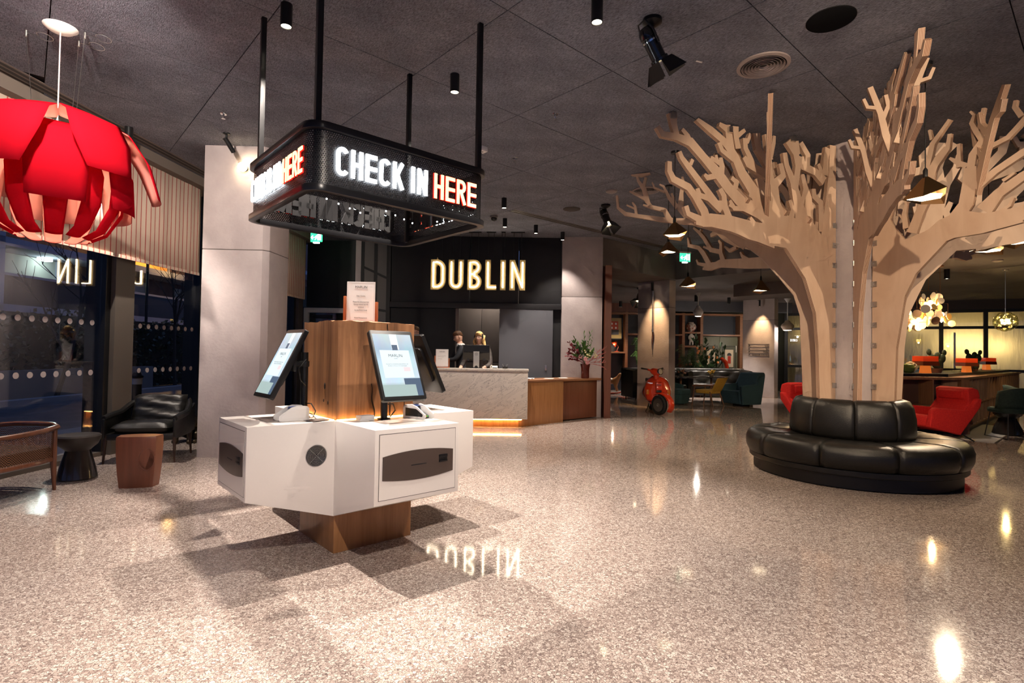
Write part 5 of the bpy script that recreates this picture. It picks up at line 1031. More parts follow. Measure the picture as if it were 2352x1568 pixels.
        g = G(); stroke(g, [(0.090*math.cos(R(a)), 0.075+0.118*math.sin(R(a))) for a in range(-5, 186, 12)], 0.012, -0.020, 0.018, lambda x, z, y: (x*hk, (y-0.008+(z-0.19)*0.25)*hk, z*hk)); g.ob('headband', M_BLACK, hp_, smooth=True)
    if glasses:
        g = G()
        for s in (-1, 1):
            g.tube([(s*0.030*hk+0.022*hk*math.cos(R(a)), -0.094*hk, 0.082*hk+0.016*hk*math.sin(R(a))) for a in range(0, 361, 30)], 0.0018*hk, 5, False); g.tube([(s*0.052*hk, -0.094*hk, 0.085*hk), (s*0.078*hk, 0.0, 0.088*hk)], 0.0018*hk, 5)
        g.tube([(-0.008*hk, -0.096*hk, 0.086*hk), (0.008*hk, -0.096*hk, 0.086*hk)], 0.0018*hk, 5); g.ob('glasses', M_BLKM, hp_)
    return t
person('man in dark suit and white collar looking down at his phone', (-1.04, 11.30, 0), R(-72), 1.80, ((-0.06, -0.40, 1.12), (0.06, -0.42, 1.13)), 0.06, R(24), 0, 'short', (0.075, 0.035, 0.016))
t = thing('mobile_phone', 'phone held by the man in dark suit', 'phone', (-1.04-0.50, 11.30-0.16, 1.17), R(-72)); g = G(); g.box((0, 0, 0), (0.07, 0.008, 0.14), Matrix.Rotation(R(-50), 3, 'X')); g.ob('case', M_BLKM, t, bev=0.003)
person('smiling woman with wavy blonde hair and black headband behind desk monitor', (-0.62, 10.78, 0), R(-24), 1.765, ((-0.22, -0.42, 1.02), (0.24, -0.40, 1.02)), 0.08, R(4), R(6), 'long', (0.50, 0.33, 0.13), noisy('striped_blazer', (0.02, 0.017, 0.016), (0.07, 0.055, 0.05), (3, 3, 90), 0.7))
person('man with glasses partly hidden behind the oak post', (-1.955, 10.7, 0), R(62), 1.85, ((-0.20, -0.18, 0.95), (0.20, -0.18, 0.95)), 0.02, R(6), 0, 'short', (0.05, 0.025, 0.014), None, True)
# ---------------- flower vase on the counter
fv = thing('flower_vase', 'red glass vase of mixed flowers beside the concrete column', 'vase of flowers', (1.53, 11.30, 0.846))
g = G(); g.lathe([(0.075, 0), (0.085, 0.02), (0.085, 0.20), (0.105, 0.30), (0.10, 0.30), (0.078, 0.20), (0.076, 0.03)], n=24, cap=False); g.ob('vase', mat('dark_red_glass', (0.10, 0.012, 0.008), 0.08, trans=0.3), fv, smooth=True)
rn = random.Random(11)
def leafy(parent, name, base, tip, m, n_leaf, ll, lw, seed):
    rn = random.Random(seed); g = G(); b, t_ = Vector(base), Vector(tip); mid = (b+t_)/2 + Vector((0, 0, 0.05)); pts = [b, mid, t_]; g.tube(pts, [0.004, 0.003, 0.0015], 5)
    for i in range(n_leaf):
        f = 0.35+0.65*i/max(1, n_leaf-1); p = b.lerp(mid, f*2) if f < 0.5 else mid.lerp(t_, f*2-1); d = ((t_-b).normalized() + Vector((rn.uniform(-1, 1), rn.uniform(-1, 1), rn.uniform(-.4, .8)))).normalized(); s = d.cross(Vector((rn.uniform(-1, 1), rn.uniform(-1, 1), rn.uniform(-1, 1)))).normalized()*lw
        L_ = ll*rn.uniform(0.7, 1.2); g.add([p, p+d*L_*0.5+s, p+d*L_, p+d*L_*0.5-s], [(0, 1, 2, 3)])
    return g.ob(name, m, parent)
MG1, MG2, MBUR, MPIN = mat('leaf_green', (0.07, 0.16, 0.03), 0.5), mat('leaf_dark', (0.03, 0.07, 0.02), 0.5), mat('burgundy_leaf', (0.13, 0.012, 0.02), 0.5), mat('pink_frond', (0.40, 0.10, 0.09), 0.6)
for i in range(10): leafy(fv, 'green_stem', (0, 0, 0.28), (rn.uniform(-.22, .22), rn.uniform(-.18, .18), rn.uniform(.45, .75)), MG1 if i % 2 else MG2, 16, 0.11, 0.025, i)
for i, x in enumerate((-0.22, -0.04, 0.10, 0.16)): leafy(fv, 'tall_spike', (0, 0, 0.28), (x, rn.uniform(-.05, .05), 1.0 - 0.12*abs(i-1.5)), MG1, 10, 0.10, 0.012, 30+i)
for i in range(6): leafy(fv, 'burgundy_stem', (0, 0, 0.28), (-0.30-0.06*rn.random(), rn.uniform(-.2, .2), 0.38+0.07*i), MBUR, 14, 0.07, 0.028, 50+i)
for i in range(5): leafy(fv, 'pink_frond', (0, 0, 0.28), (0.30+0.10*rn.random(), rn.uniform(-.15, .1), 0.22+0.10*i), MPIN, 14, 0.11, 0.006, 70+i)
for i in range(16):
    g = G(); c = (0.06+rn.uniform(-.10, .16), rn.uniform(-.2, .0), rn.uniform(.42, .62)); g.ball(c, 0.016, 8, 6); g.ob('cream_bud', mat('cream_bud', (0.65, 0.58, 0.32), 0.6), fv, smooth='all')
for c in ((-0.02, -0.16, 0.40), (0.02, -0.14, 0.33), (-0.12, -0.12, 0.45)):
    g = G()
    for k in range(12): a = k*PI/6; g.add([c, (c[0]+0.035*math.cos(a)-0.008*math.sin(a), c[1]-0.012, c[2]+0.035*math.sin(a)+0.008*math.cos(a)), (c[0]+0.05*math.cos(a), c[1]-0.004, c[2]+0.05*math.sin(a)), (c[0]+0.035*math.cos(a)+0.008*math.sin(a), c[1]-0.012, c[2]+0.035*math.sin(a)-0.008*math.cos(a))], [(0, 1, 2, 3)])
    g.ob('pink_flower', mat('pink_petal', (0.62, 0.28, 0.30), 0.6), fv)
# ================================================================== PLYWOOD TREE
TX, TY = 4.05, 6.5
g = G(); g.prism([(TX+0.265*math.cos(R(a)), TY+0.265*math.sin(R(a))) for a in range(0, 360, 20)], 0, H+0.02); st(g.ob('column_5', M_CONC, smooth=True), 'round concrete column wrapped by the plywood tree')
def plymat():
    m = mat('birch_plywood', (0.5, 0.35, 0.22), 0.55); b = m.node_tree.nodes['Principled BSDF']; L = m.node_tree.links
    n = N(m, 'ShaderNodeTexNoise', i_Scale=1.0, i_Detail=5, i_Distortion=1.0); L.new(coords(m, (5, 1, 1.6)), n.inputs[0])
    r = ramp(m, [(0.3, (0.50, 0.345, 0.245)), (0.5, (0.56, 0.40, 0.29)), (0.7, (0.60, 0.44, 0.325))], n.outputs['Fac'])
    t = N(m, 'ShaderNodeTexCoord'); s = N(m, 'ShaderNodeSeparateXYZ'); L.new(t.outputs['Object'], s.inputs[0])
    d = N(m, 'ShaderNodeMath', operation='MULTIPLY', n_1=105.0); L.new(s.outputs[1], d.inputs[0]); f = N(m, 'ShaderNodeMath', operation='FRACT'); L.new(d.outputs[0], f.inputs[0])
    gt = N(m, 'ShaderNodeMath', operation='GREATER_THAN', n_1=0.42); L.new(f.outputs[0], gt.inputs[0])
    # plies show only inside the thickness of the board
    ab = N(m, 'ShaderNodeMath', operation='ABSOLUTE'); L.new(s.outputs[1], ab.inputs[0]); lt = N(m, 'ShaderNodeMath', operation='LESS_THAN', n_1=0.0201); L.new(ab.outputs[0], lt.inputs[0])
    ml = N(m, 'ShaderNodeMath', operation='MULTIPLY'); L.new(gt.outputs[0], ml.inputs[0]); L.new(lt.outputs[0], ml.inputs[1])
    mx = N(m, 'ShaderNodeMix', data_type='RGBA'); mx.inputs[7].default_value = (0.21, 0.10, 0.055, 1); L.new(ml.outputs[0], mx.inputs[0]); L.new(r.outputs[0], mx.inputs[6]); L.new(mx.outputs[2], b.inputs['Base Color'])
    return m
M_PLY = plymat()
tree = thing('plywood_tree', 'plywood tree of cut-out branches wrapped round a column', 'tree sculpture', (TX, TY, 0))
TRUNK = [(.27, .30), (.50, .30), (.51, .85), (.54, 1.5), (.58, 1.87), (.74, 2.26), (1.03, 2.585), (1.29, 2.60), (1.57, 2.64), (1.99, 2.76), (2.02, 2.84), (1.75, 2.85), (1.4, 2.83), (1.12, 2.98), (.85, 2.88), (.66, 2.95), (.50, 2.78), (.43, 3.2), (.38, 3.55), (.37, 3.86), (.27, 3.86)]
TRUNKB = [(.27, .30), (.49, .30), (.50, .85), (.54, 1.87), (.61, 2.12), (.76, 2.33), (.98, 2.61), (1.14, 2.75), (1.38, 2.92), (1.63, 3.05), (1.55, 3.16), (1.2, 3.05), (.95, 3.1), (.7, 2.95), (.5, 2.85), (.42, 3.3), (.37, 3.86), (.27, 3.86)]
TH = 0.022
def fin(name, ang, trunk, limbs, extra=(), flip=1.0, ox=0.0, oy=0.0):
    g = G(); g.prism(trunk, -TH, TH, lambda r, z, y: (r, y, z)) if trunk else None
    for i, b in enumerate(list(limbs)+list(extra)):
        e = TH - 0.00003*(i+1)
        pts = [(r, min(z, 3.868)) for r, z, w_ in b]; stroke(g, pts, [w_*0.95 for r, z, w_ in b], -e, e, lambda r, z, y: (r, y, min(z, 3.872)))
    o = g.ob(name, M_PLY, tree); o.location = (ox, oy, 0); o.rotation_euler = (0, 0, R(ang))
    return o
SP = [[(.55, 2.9, .16), (.6, 3.3, .09), (.55, 3.6, .07), (.57, 3.85, .06)], [(.8, 2.9, .15), (.9, 3.3, .10), (.85, 3.6, .07), (.9, 3.86, .07)], [(.9, 3.3, .07), (1.1, 3.6, .06), (1.12, 3.86, .06)]]
finL = fin('plywood_fin', 200, TRUNK, TREE_A)
finR = fin('plywood_fin', 248, TRUNK, TREE_A)
TRUNKD = [(.27, .30), (.50, .30), (.51, .85), (.53, 1.47), (.62, 2.04), (.73, 2.27), (1.04, 2.59), (1.33, 2.59), (1.64, 2.63), (1.64, 2.78), (1.35, 2.78), (1.15, 2.86), (.95, 2.80), (.80, 2.68), (.62, 2.66), (.52, 2.80), (.45, 2.95), (.40, 2.7), (.36, 2.9), (.27, 2.9)]
fin('plywood_fin', 294, TRUNKD, TREE_D)
fin('plywood_fin', 339, TRUNK, TREE_A)
fin('plywood_fin', 24, TRUNKB, TREE_C, SP); fin('plywood_fin', 69, TRUNK, TREE_A); fin('plywood_fin', 112, TRUNKB, TREE_C, SP); fin('plywood_fin', 156, TRUNKB, TREE_B, SP)
def cross(x0, y0, x1, y1, limbs):
    a = math.degrees(math.atan2(y1-y0, x1-x0)); fin('cross_branch', a, None, limbs, ox=x0-TX, oy=y0-TY)
cross(2.83, 6.06, 2.41, 5.09, [[(-.1, 2.93, .15), (.25, 3.12, .13), (.55, 3.38, .10), (.85, 3.64, .09), (1.03, 3.868, .09)], [(.3, 3.15, .08), (.35, 3.5, .07), (.28, 3.7, .05)], [(.62, 3.45, .06), (.62, 3.7, .05), (.55, 3.86, .05)]])
cross(4.577, 5.317, 4.44, 4.84, [[(-.05, 3.0, .12), (.12, 3.35, .10), (.25, 3.6, .09), (.45, 3.866, .07)], [(.2, 3.5, .06), (.05, 3.65, .05), (.02, 3.78, .04)], [(.25, 3.62, .05), (.38, 3.65, .04), (.42, 3.74, .03)], [(.1, 3.3, .06), (-.05, 3.5, .05), (-.1, 3.7, .04)]])
for r, side in ((0.8, 1), (1.15, -1), (1.5, 1), (1.8, -1), (2.1, 1)):
    d = Vector((math.cos(R(248)), math.sin(R(248)), 0)); n_ = Vector((-d.y, d.x, 0))*side; p = Vector((TX, TY, 0))+d*r; q = p+n_*0.5
    z = 3.0+0.2*r
    cross(p.x, p.y, q.x, q.y, [[(-.03, z-.25, .07), (.05, z, .06), (.09, z+.2, .05), (.17, min(z+.45, 3.86), .045)], [(.08, z+.12, .04), (.03, z+.26, .035), (.05, z+.36, .03)], [(.11, z+.25, .035), (.19, z+.27, .03), (.22, z+.35, .025)]])
for r in (0.7, 1.05, 1.6):
    d = Vector((math.cos(R(200)), math.sin(R(200)), 0)); n_ = Vector((-d.y, d.x, 0))*-1; p = Vector((TX, TY, 0))+d*r; q = p+n_*0.5; z = 3.0+0.15*r
    cross(p.x, p.y, q.x, q.y, [[(-.03, z-.2, .10), (.15, z, .09), (.3, z+.25, .08), (.5, min(z+.5, 3.86), .06)], [(.2, z+.1, .05), (.10, z+.3, .045), (.14, z+.45, .04)], [(.35, z+.3, .045), (.5, z+.27, .035)]])
for a in (200, 248, 294, 156):
    d = Vector((math.cos(R(a)), math.sin(R(a)), 0)); n_ = Vector((-d.y, d.x, 0))
    for i in range(9):
        z = 1.03+0.235*i; sgn = -1 if a > 220 and a < 290 else (1 if a < 240 else -1)
        g = G(); g.box((0, 0, 0), (0.075, 0.006, 0.06)); o = g.ob('steel_bracket', M_STEEL, tree); o.location = d*0.285 + n_*(sgn*(TH+0.004)) + Vector((0, 0, z)); o.rotation_euler = (0, 0, R(a))
        g = G(); g.lathe([(0.007, -0.006), (0.007, 0.006)], n=8); q = g.ob('bolt', M_CHROME, o); q.location = (0.008, 0, 0); q.rotation_euler = (R(90), 0, 0)
for r, z in ((2.58, 3.84), (1.85, 3.80), (0.95, 3.84)):
    g = G(); g.box((0, 0, 0), (0.05, 0.05, 0.06)); o = g.ob('ceiling_bracket', M_STEEL, finL); o.location = (r, 0.03, z)
# ================================================================== ROUND LEATHER SOFA
sf = thing('round_sofa', 'round black leather banquette encircling the plywood tree', 'sofa', (TX, TY, 0))
def wedge(name, prof, a0, a1, parent, m, bulge=0.012, n=12):
    rs = []; cx = sum(p[0] for p in prof)/len(prof); cz = sum(p[1] for p in prof)/len(prof)
    for i in range(n+1):
        t = i/n; e = min(t, 1-t); s = 1-0.05*max(0, 1-e/0.08)**2; b = 1 + bulge*math.sin(PI*t); a = R(a0+(a1-a0)*t)
        rs.append([((cx+(r-cx)*s*b)*math.cos(a), (cx+(r-cx)*s*b)*math.sin(a), cz+(z-cz)*s*b) for r, z in prof])
    g = G(); g.rings(rs); return g.ob(name, m, parent, smooth='all')
g = G(); g.lathe([(1.02, 0.0), (1.05, 0.01), (1.05, 0.14), (0.5, 0.14)], n=64); g.ob('plinth', mat('black_vinyl', (0.009, 0.008, 0.008), 0.45), sf, smooth=True)
g = G(); g.lathe([(0.6, 0.14), (1.09, 0.14), (1.10, 0.15), (1.10, 0.20), (0.6, 0.2)], n=64); g.ob('skirt', M_LEATH, sf, smooth=True)
SEAT = [(0.60, 0.20), (1.05, 0.20), (1.11, 0.21), (1.135, 0.27), (1.14, 0.36), (1.12, 0.42), (1.07, 0.455), (0.95, 0.468), (0.60, 0.455)]
BACK = [(0.40, 0.44), (0.62, 0.44), (0.645, 0.50), (0.64, 0.66), (0.615, 0.80), (0.58, 0.865), (0.52, 0.885), (0.46, 0.87), (0.42, 0.82)]
for k in range(10): wedge('seat_cushion', SEAT, 36*k+8, 36*k+43.6, sf, M_LEATH)
for k in range(9): wedge('back_cushion', BACK, 40*k+2, 40*k+41.5, sf, M_LEATH)
# ================================================================== BRASS PENDANTS
def brass_pendant(x, y, z, s, rz, label, ztop=H):
    t = thing('brass_pendant', label, 'pendant lamp', (x, y, z), rz, 'faceted brass pendants')
    B = [(-s, -s*0.75, 0.02), (s*0.2, -s*1.05, 0.10*s/0.16), (s*1.05, -s*0.2, 0.0), (s*0.6, s*0.8, 0.03), (-s*0.7, s*0.75, 0.05)]; ap = (0.0, 0.0, 0.25*s/0.16)
    g = G(); g.add(B+[ap], [(i, (i+1) % 5, 5) for i in range(5)]); o = g.ob('shade', M_BRASS, t); md = o.modifiers.new('t', 'SOLIDIFY'); md.thickness = 0.004
    g = G(); g.prism([(x*0.80, y*0.80) for x, y, z in B], 0.046, 0.050); g.ob('lit_interior', emis('pendant_glow', (1.0, 0.80, 0.52), 5), t)  # glowing panel added in place of the shade's lit inside
    g = G(); g.lathe([(0.018, 0.22*s/0.16), (0.018, 0.29*s/0.16), (0.008, 0.31*s/0.16)], n=12); g.ob('collar', M_BLKM, t, smooth=True)
    g = G(); g.tube([(0, 0, 0.3*s/0.16), (0, 0, ztop-z)], 0.0045, 6); g.ob('cord', M_BLKM, t); g = G(); g.lathe([(0.05, ztop-z-0.025), (0.055, ztop-z)], n=18); g.ob('ceiling_cup', M_BLKM, t)
    spot((x, y, z+0.035), (x, y, 0), 60, 120, 0.6, WARM, 0.03)
    return t
for x, y, z, s, rz, lb in ((3.50, 4.60, 2.68, 0.155, 0.2, 'large dark brass faceted pendant in front of the tree'), (1.99, 6.70, 2.79, 0.145, 0.9, 'brass faceted pendant under the left branch tips, upper of two'), (2.30, 8.05, 2.84, 0.14, 2.0, 'brass faceted pendant left of the exit sign, lower of two'),
    (3.26, 10.1, 2.60, 0.155, 0.5, 'brass faceted pendant in front of the scooter column'), (4.62, 10.1, 2.54, 0.165, 1.4, 'brass faceted pendant below the tree arm near the sign column'), (6.06, 6.9, 2.70, 0.16, 0.1, 'brass faceted pendant under right tree arm, left of the pair'), (5.78, 6.2, 2.66, 0.15, 1.2, 'brass faceted pendant at right picture edge, right of the pair')):
    brass_pendant(x, y, z, s, rz, lb)
# ================================================================== SCOOTER
M_SRED = mat('scooter_red', (0.62, 0.045, 0.012), 0.22, coat=0.6); M_TYRE = mat('tyre', (0.012, 0.012, 0.012), 0.7)
sct = thing('motor_scooter', 'bright red vintage motor scooter parked by the concrete column', 'scooter', (3.36, 12.34, 0), R(-6))
def wheel(y, st_=0):
    w = bpy.data.objects.new('wheel', None); C.objects.link(w); w.parent = sct; w.location = (0, y, 0.225); w.rotation_euler = (0, R(90), st_)
    g = G(); g.lathe([(0.15, -0.045), (0.20, -0.05), (0.222, -0.03), (0.225, 0), (0.222, 0.03), (0.20, 0.05), (0.15, 0.045)], n=36, cap=False); g.ob('tyre', M_TYRE, w, smooth=True)
    g = G(); g.lathe([(0.155, -0.04), (0.13, -0.035), (0.10, -0.02), (0.06, -0.03), (0.03, -0.045), (0.03, 0.045), (0.06, 0.03), (0.10, 0.02), (0.13, 0.035), (0.155, 0.04)], n=30); g.ob('rim', M_STEEL, w, smooth=True)
STEER = R(36)
def steer(o, y0=0.12):
    o.rotation_euler[2] += STEER; p = Matrix.Rotation(STEER, 3, 'Z') @ Vector((0, y0, 0)); o.location = (o.location[0]-p.x, o.location[1]+y0-p.y, o.location[2]); return o
wheel(0.0, STEER); wheel(1.22)
g = G(); rs = []
for i in range(11):
    a = R(-35+i*20); rs.append([(math.sin(R(b))*0.085, -math.cos(a)*(0.27+0.05*math.cos(R(b)))*1.08+0.02, 0.235+math.sin(a)*(0.24+0.04*math.cos(R(b)))) for b in range(-90, 91, 20)])
g.rings(rs, False, False); o = steer(g.ob('front_mudguard', M_SRED, sct, smooth='all')); o.modifiers.new('t', 'SOLIDIFY').thickness = 0.006
def shield():
    g = G(); vs = []; fs = []; n = 14; m = 12
    for i in range(m+1):
        u_ = i/m; z = 0.30+0.56*u_; hw = (0.20+0.10*math.sin(PI*min(1, u_*0.9+0.15)))*(1 if u_ < 0.8 else 1-0.45*((u_-0.8)/0.2)**2); yc = 0.10+0.12*u_
        for j in range(n+1): q = -1+2*j/n; vs.append((hw*q, yc+0.12*q*q-0.02*(1-abs(q)), z))
    for i in range(m):
        for j in range(n): fs.append((i*(n+1)+j, i*(n+1)+j+1, (i+1)*(n+1)+j+1, (i+1)*(n+1)+j))
    g.add(vs, fs); o = g.ob('leg_shield', M_SRED, sct, smooth='all'); o.modifiers.new('t', 'SOLIDIFY').thickness = 0.008
    e = [vs[i*(n+1)] for i in range(m+1)] + [vs[m*(n+1)+j] for j in range(n+1)] + [vs[i*(n+1)+n] for i in range(m, -1, -1)]
    g = G(); g.tube(e, 0.008, 6); g.ob('chrome_trim', M_CHROME, o, smooth=True)
shield()
g = G(); g.add([(-.06, .05, .72), (.06, .05, .72), (.055, .06, .50), (-.055, .06, .50), (-.07, .14, .74), (.07, .14, .74), (.06, .14, .48), (-.06, .14, .48)], [(0, 1, 2, 3), (0, 4, 5, 1), (1, 5, 6, 2), (2, 6, 7, 3), (3, 7, 4, 0)]); g.ob('steering_cover', M_SRED, sct, bev=0.012)
g = G(); g.b2((-0.055, 0.045, 0.505), (0.055, 0.07, 0.55)); g.ob('horn_grille', M_BLKM, sct, bev=0.004); g = G(); g.box((0, 0.03, 0.60), (0.14, 0.05, 0.07)); g.ob('nose_plate', M_SRED, sct, bev=0.015)
text('badge', 'Vespa', 0.055, M_CHROME, sct, (-0.20, 0.125, 0.70), rot=(R(82), 0, R(-14)), ext=0.001)
g = G(); g.box((0, 0.05, 0.675), (0.10, 0.006, 0.016)); g.ob('name_plate', M_INK, sct)
g = G(); g.ball((0, 0.22, 0.965), (0.10, 0.15, 0.085), 18, 12, Matrix.Rotation(R(12), 3, 'X')); g.lathe([(0.05, 0.80), (0.07, 0.95)], (0, 0.2, 0), 16); hd = steer(g.ob('headset', M_SRED, sct, smooth=True))
g = G(); g.lathe([(0.078, 0.0), (0.078, 0.02), (0.066, 0.024)], n=28); q = g.ob('headlamp_ring', M_CHROME, hd, smooth=True); q.location = (0, 0.085, 0.975); q.rotation_euler = (R(84), 0, 0)
g = G(); g.lathe([(0.066, 0.021), (0.05, 0.032), (0.002, 0.038)], n=24); q = g.ob('headlamp_lens', mat('lens_glass', (0.7, 0.66, 0.55), 0.08, 0.5), hd, smooth=True); q.location = (0, 0.085, 0.975); q.rotation_euler = (R(84), 0, 0)
for s in (-1, 1):
    g = G(); g.tube([(s*0.06, 0.24, 0.98), (s*0.20, 0.28, 1.02)], 0.022, 10); steer(g.ob('handlebar', M_SRED, sct, smooth=True)); g = G(); g.tube([(s*0.20, 0.28, 1.02), (s*0.34, 0.33, 1.045)], 0.019, 10); steer(g.ob('grip', M_TYRE, sct, smooth=True))
    g = G(); g.tube([(s*0.19, 0.25, 1.01), (s*0.33, 0.27, 1.02)], 0.006, 6); steer(g.ob('brake_lever', M_CHROME, sct))
    g = G(); g.box((s*0.235, 0.19, 0.50), (0.06, 0.04, 0.11)); g.ob('indicator', mat('amber_lens', (0.55, 0.16, 0.01), 0.2), sct, bev=0.008)
    g = G(); rs = []
    for i in range(11):
        u_ = i/10; y = 0.78+0.72*u_; w0 = math.sin(PI*(0.08+0.87*u_))**0.6; rs.append([(s*(0.10+0.13*w0*max(0, math.cos(R(b)))), y, 0.42+0.20*w0*math.sin(R(b))) for b in range(-90, 91, 18)])
    g.rings(rs, False, False); g.ob('side_cowl', M_SRED, sct, smooth='all')
    g = G(); g.tube([(s*0.06, -0.01, 0.44), (s*0.075, 0.0, 0.23)], 0.02, 8); steer(g.ob('fork_leg', M_STEEL, sct, smooth=True))
g = G(); g.b2((-0.16, 0.24, 0.22), (0.16, 0.80, 0.27)); g.ob('floorboard', M_SRED, sct, bev=0.015)
g = G(); g.b2((-0.12, 0.78, 0.24), (0.12, 1.50, 0.66)); g.ob('body_shell', M_SRED, sct, bev=0.06)
g = G(); g.prism(rrect(0.27, 0.66, 0.11, 6), 0.68, 0.78); g.ob('seat', M_LEATH, sct, bev=0.03, loc=(0, 1.10, 0))
g = G(); g.tube([(-0.10, 0.95, 0.16), (-0.16, 0.78, 0.05), (-0.20, 0.72, 0.01)], 0.012, 6); g.ob('stand', M_BLKM, sct)
g = G(); g.tube([(0.10, 1.05, 0.2), (0.16, 1.5, 0.22)], 0.04, 10); g.ob('exhaust', M_BLKM, sct, smooth=True)
# ================================================================== LOUNGE SEATING
def chesterfield(loc, rz, wd, label):
    t = thing('tufted_sofa', label, 'sofa', loc, rz, 'black tufted sofas')
    g = G(); g.b2((-wd/2+0.1, -0.42, 0.06), (wd/2-0.1, 0.40, 0.30)); g.ob('base', M_LEATH, t, bev=0.02)
    n = max(2, round((wd-0.4)/0.62)); cw = (wd-0.40)/n
    for i in range(n): g = G(); g.b2((-wd/2+0.2+cw*i+0.006, -0.44, 0.30), (-wd/2+0.2+cw*(i+1)-0.006, 0.22, 0.45)); g.ob('seat_cushion', M_LEATH, t, bev=0.045, seg=3)
    nx, nz = int(wd/0.05), 12; vs = []; fs = []; dots = []
    for i in range(nx+1):
        for j in range(nz+1):
            x = -wd/2+wd*i/nx; z = 0.32+0.56*j/nz; a, b = x/0.25, (z-0.35)/0.22
            dp = abs(math.sin(PI*(a+b)/2))*abs(math.sin(PI*(a-b)/2)); vs.append((x, 0.30+0.10*(z-0.3)-0.055*(dp**0.5)-(0.02 if z < 0.84 else -0.05), z))
    for i in range(nx):
        for j in range(nz): fs.append((i*(nz+1)+j, (i+1)*(nz+1)+j, (i+1)*(nz+1)+j+1, i*(nz+1)+j+1))
    g = G(); g.add(vs, fs); g.ob('tufted_back', M_LEATH, t, smooth='all')
    g = G(); g.tube([(-wd/2, 0.40, 0.87), (wd/2, 0.40, 0.87)], 0.075, 12); g.b2((-wd/2, 0.34, 0.06), (wd/2, 0.46, 0.87)); g.ob('back_roll', M_LEATH, t, smooth=True)
    for s in (-1, 1): g = G(); g.tube([(s*(wd/2-0.08), -0.42, 0.80), (s*(wd/2-0.08), 0.40, 0.84)], 0.085, 12); g.b2((s*(wd/2-0.16), -0.42, 0.06), (s*wd/2, 0.40, 0.80)); g.ob('arm', M_LEATH, t, smooth=True)
    for s in (-1, 1):
        for y in (-0.36, 0.34): g = G(); g.lathe([(0.02, 0), (0.03, 0.06)], (s*(wd/2-0.12), y, 0), 10); g.ob('foot', M_BLKM, t)
    return t
chesterfield((4.55, 17.0, 0), R(12), 2.0, 'black tufted leather sofa to the left of scooter column'); chesterfield((6.45, 18.1, 0), R(-2), 2.8, 'long black tufted leather sofa behind the low tables')
def cafe_table(x, y, label, seed):
    t = thing('cafe_table', label, 'table', (x, y, 0), 0, 'dark round lounge tables')
    g = G(); g.lathe([(0.02, 0.715), (0.50, 0.715), (0.515, 0.725), (0.515, 0.738), (0.505, 0.742)], n=36); g.ob('table_top', mat('dark_gloss_top', (0.02, 0.017, 0.015), 0.15), t, smooth=True)
    g = G(); g.lathe([(0.03, 0.02), (0.03, 0.715)], n=14); g.ob('stem', mat('timber_stem', (0.22, 0.09, 0.04), 0.5), t, smooth=True); g = G(); g.lathe([(0.24, 0), (0.24, 0.012), (0.04, 0.03)], n=28); g.ob('foot', M_BLKM, t, smooth=True)
cafe_table(4.95, 15.9, 'round dark table mostly hidden behind scooter column', 1); cafe_table(5.95, 16.2, 'round dark lounge table behind the yellow chair', 2)
def posy(x, y, z, c, label, seed):
    t = thing('flower_bowl', label, 'flowers', (x, y, z), 0); g = G(); g.lathe([(0.05, 0), (0.065, 0.04), (0.06, 0.07), (0.055, 0.07), (0.045, 0.01)], n=16); g.ob('bowl', mat('small_bowl', (0.3, 0.25, 0.18), 0.3), t, smooth=True); rn = random.Random(seed)
    for i in range(12): g = G(); g.ball((rn.uniform(-.1, .1), rn.uniform(-.08, .08), 0.09+rn.uniform(0, .10)), (0.032, 0.032, 0.022), 8, 6); g.ob('bloom', c, t, smooth='all')
    for i in range(4): leafy(t, 'sprig', (0, 0, 0.06), (rn.uniform(-.12, .12), rn.uniform(-.1, .1), 0.2), MG2, 6, 0.05, 0.012, seed+i)
posy(5.92, 16.1, 0.742, mat('yellow_bloom', (0.75, 0.48, 0.06), 0.6), 'bowl of yellow flowers on the lounge table', 21); posy(4.93, 15.8, 0.742, mat('peach_bloom', (0.65, 0.35, 0.22), 0.6), 'bowl of peach flowers beside the scooter column', 22)
# yellow chair
M_YEL = noisy('mustard_fabric', (0.42, 0.24, 0.03), (0.50, 0.30, 0.045), (30, 30, 30), 0.85); M_TEAK = mat('teak', (0.16, 0.065, 0.03), 0.4)
yc = thing('yellow_armchair', 'mustard yellow armchair with wooden legs seen from behind', 'armchair', (5.42, 15.0, 0), R(-140))
g = G(); g.prism(rrect(0.52, 0.52, 0.08, 5), 0.33, 0.43); g.ob('seat', M_YEL, yc, bev=0.03)
g = G(); g.add([(-.23, .22, .40), (.23, .22, .40), (.24, .40, .76), (-.24, .40, .76), (-.23, .27, .38), (.23, .27, .38), (.24, .47, .77), (-.24, .47, .77)], [(0, 1, 2, 3), (7, 6, 5, 4), (0, 4, 5, 1), (1, 5, 6, 2), (2, 6, 7, 3), (3, 7, 4, 0)]); g.ob('backrest', M_YEL, yc, bev=0.03)
for s in (-1, 1):
    g = G(); g.tube([(s*0.30, -0.30, 0), (s*0.27, -0.24, 0.52)], [0.013, 0.022], 8); g.ob('leg', M_TEAK, yc, smooth=True); g = G(); g.tube([(s*0.28, 0.32, 0), (s*0.24, 0.20, 0.38)], [0.013, 0.022], 8); g.ob('leg', M_TEAK, yc, smooth=True)
    g = G(); g.tube([(s*0.28, -0.30, 0.53), (s*0.29, -0.05, 0.545), (s*0.25, 0.30, 0.56)], [0.022, 0.026, 0.018], 8); g.ob('armrest', M_TEAK, yc, smooth=True)
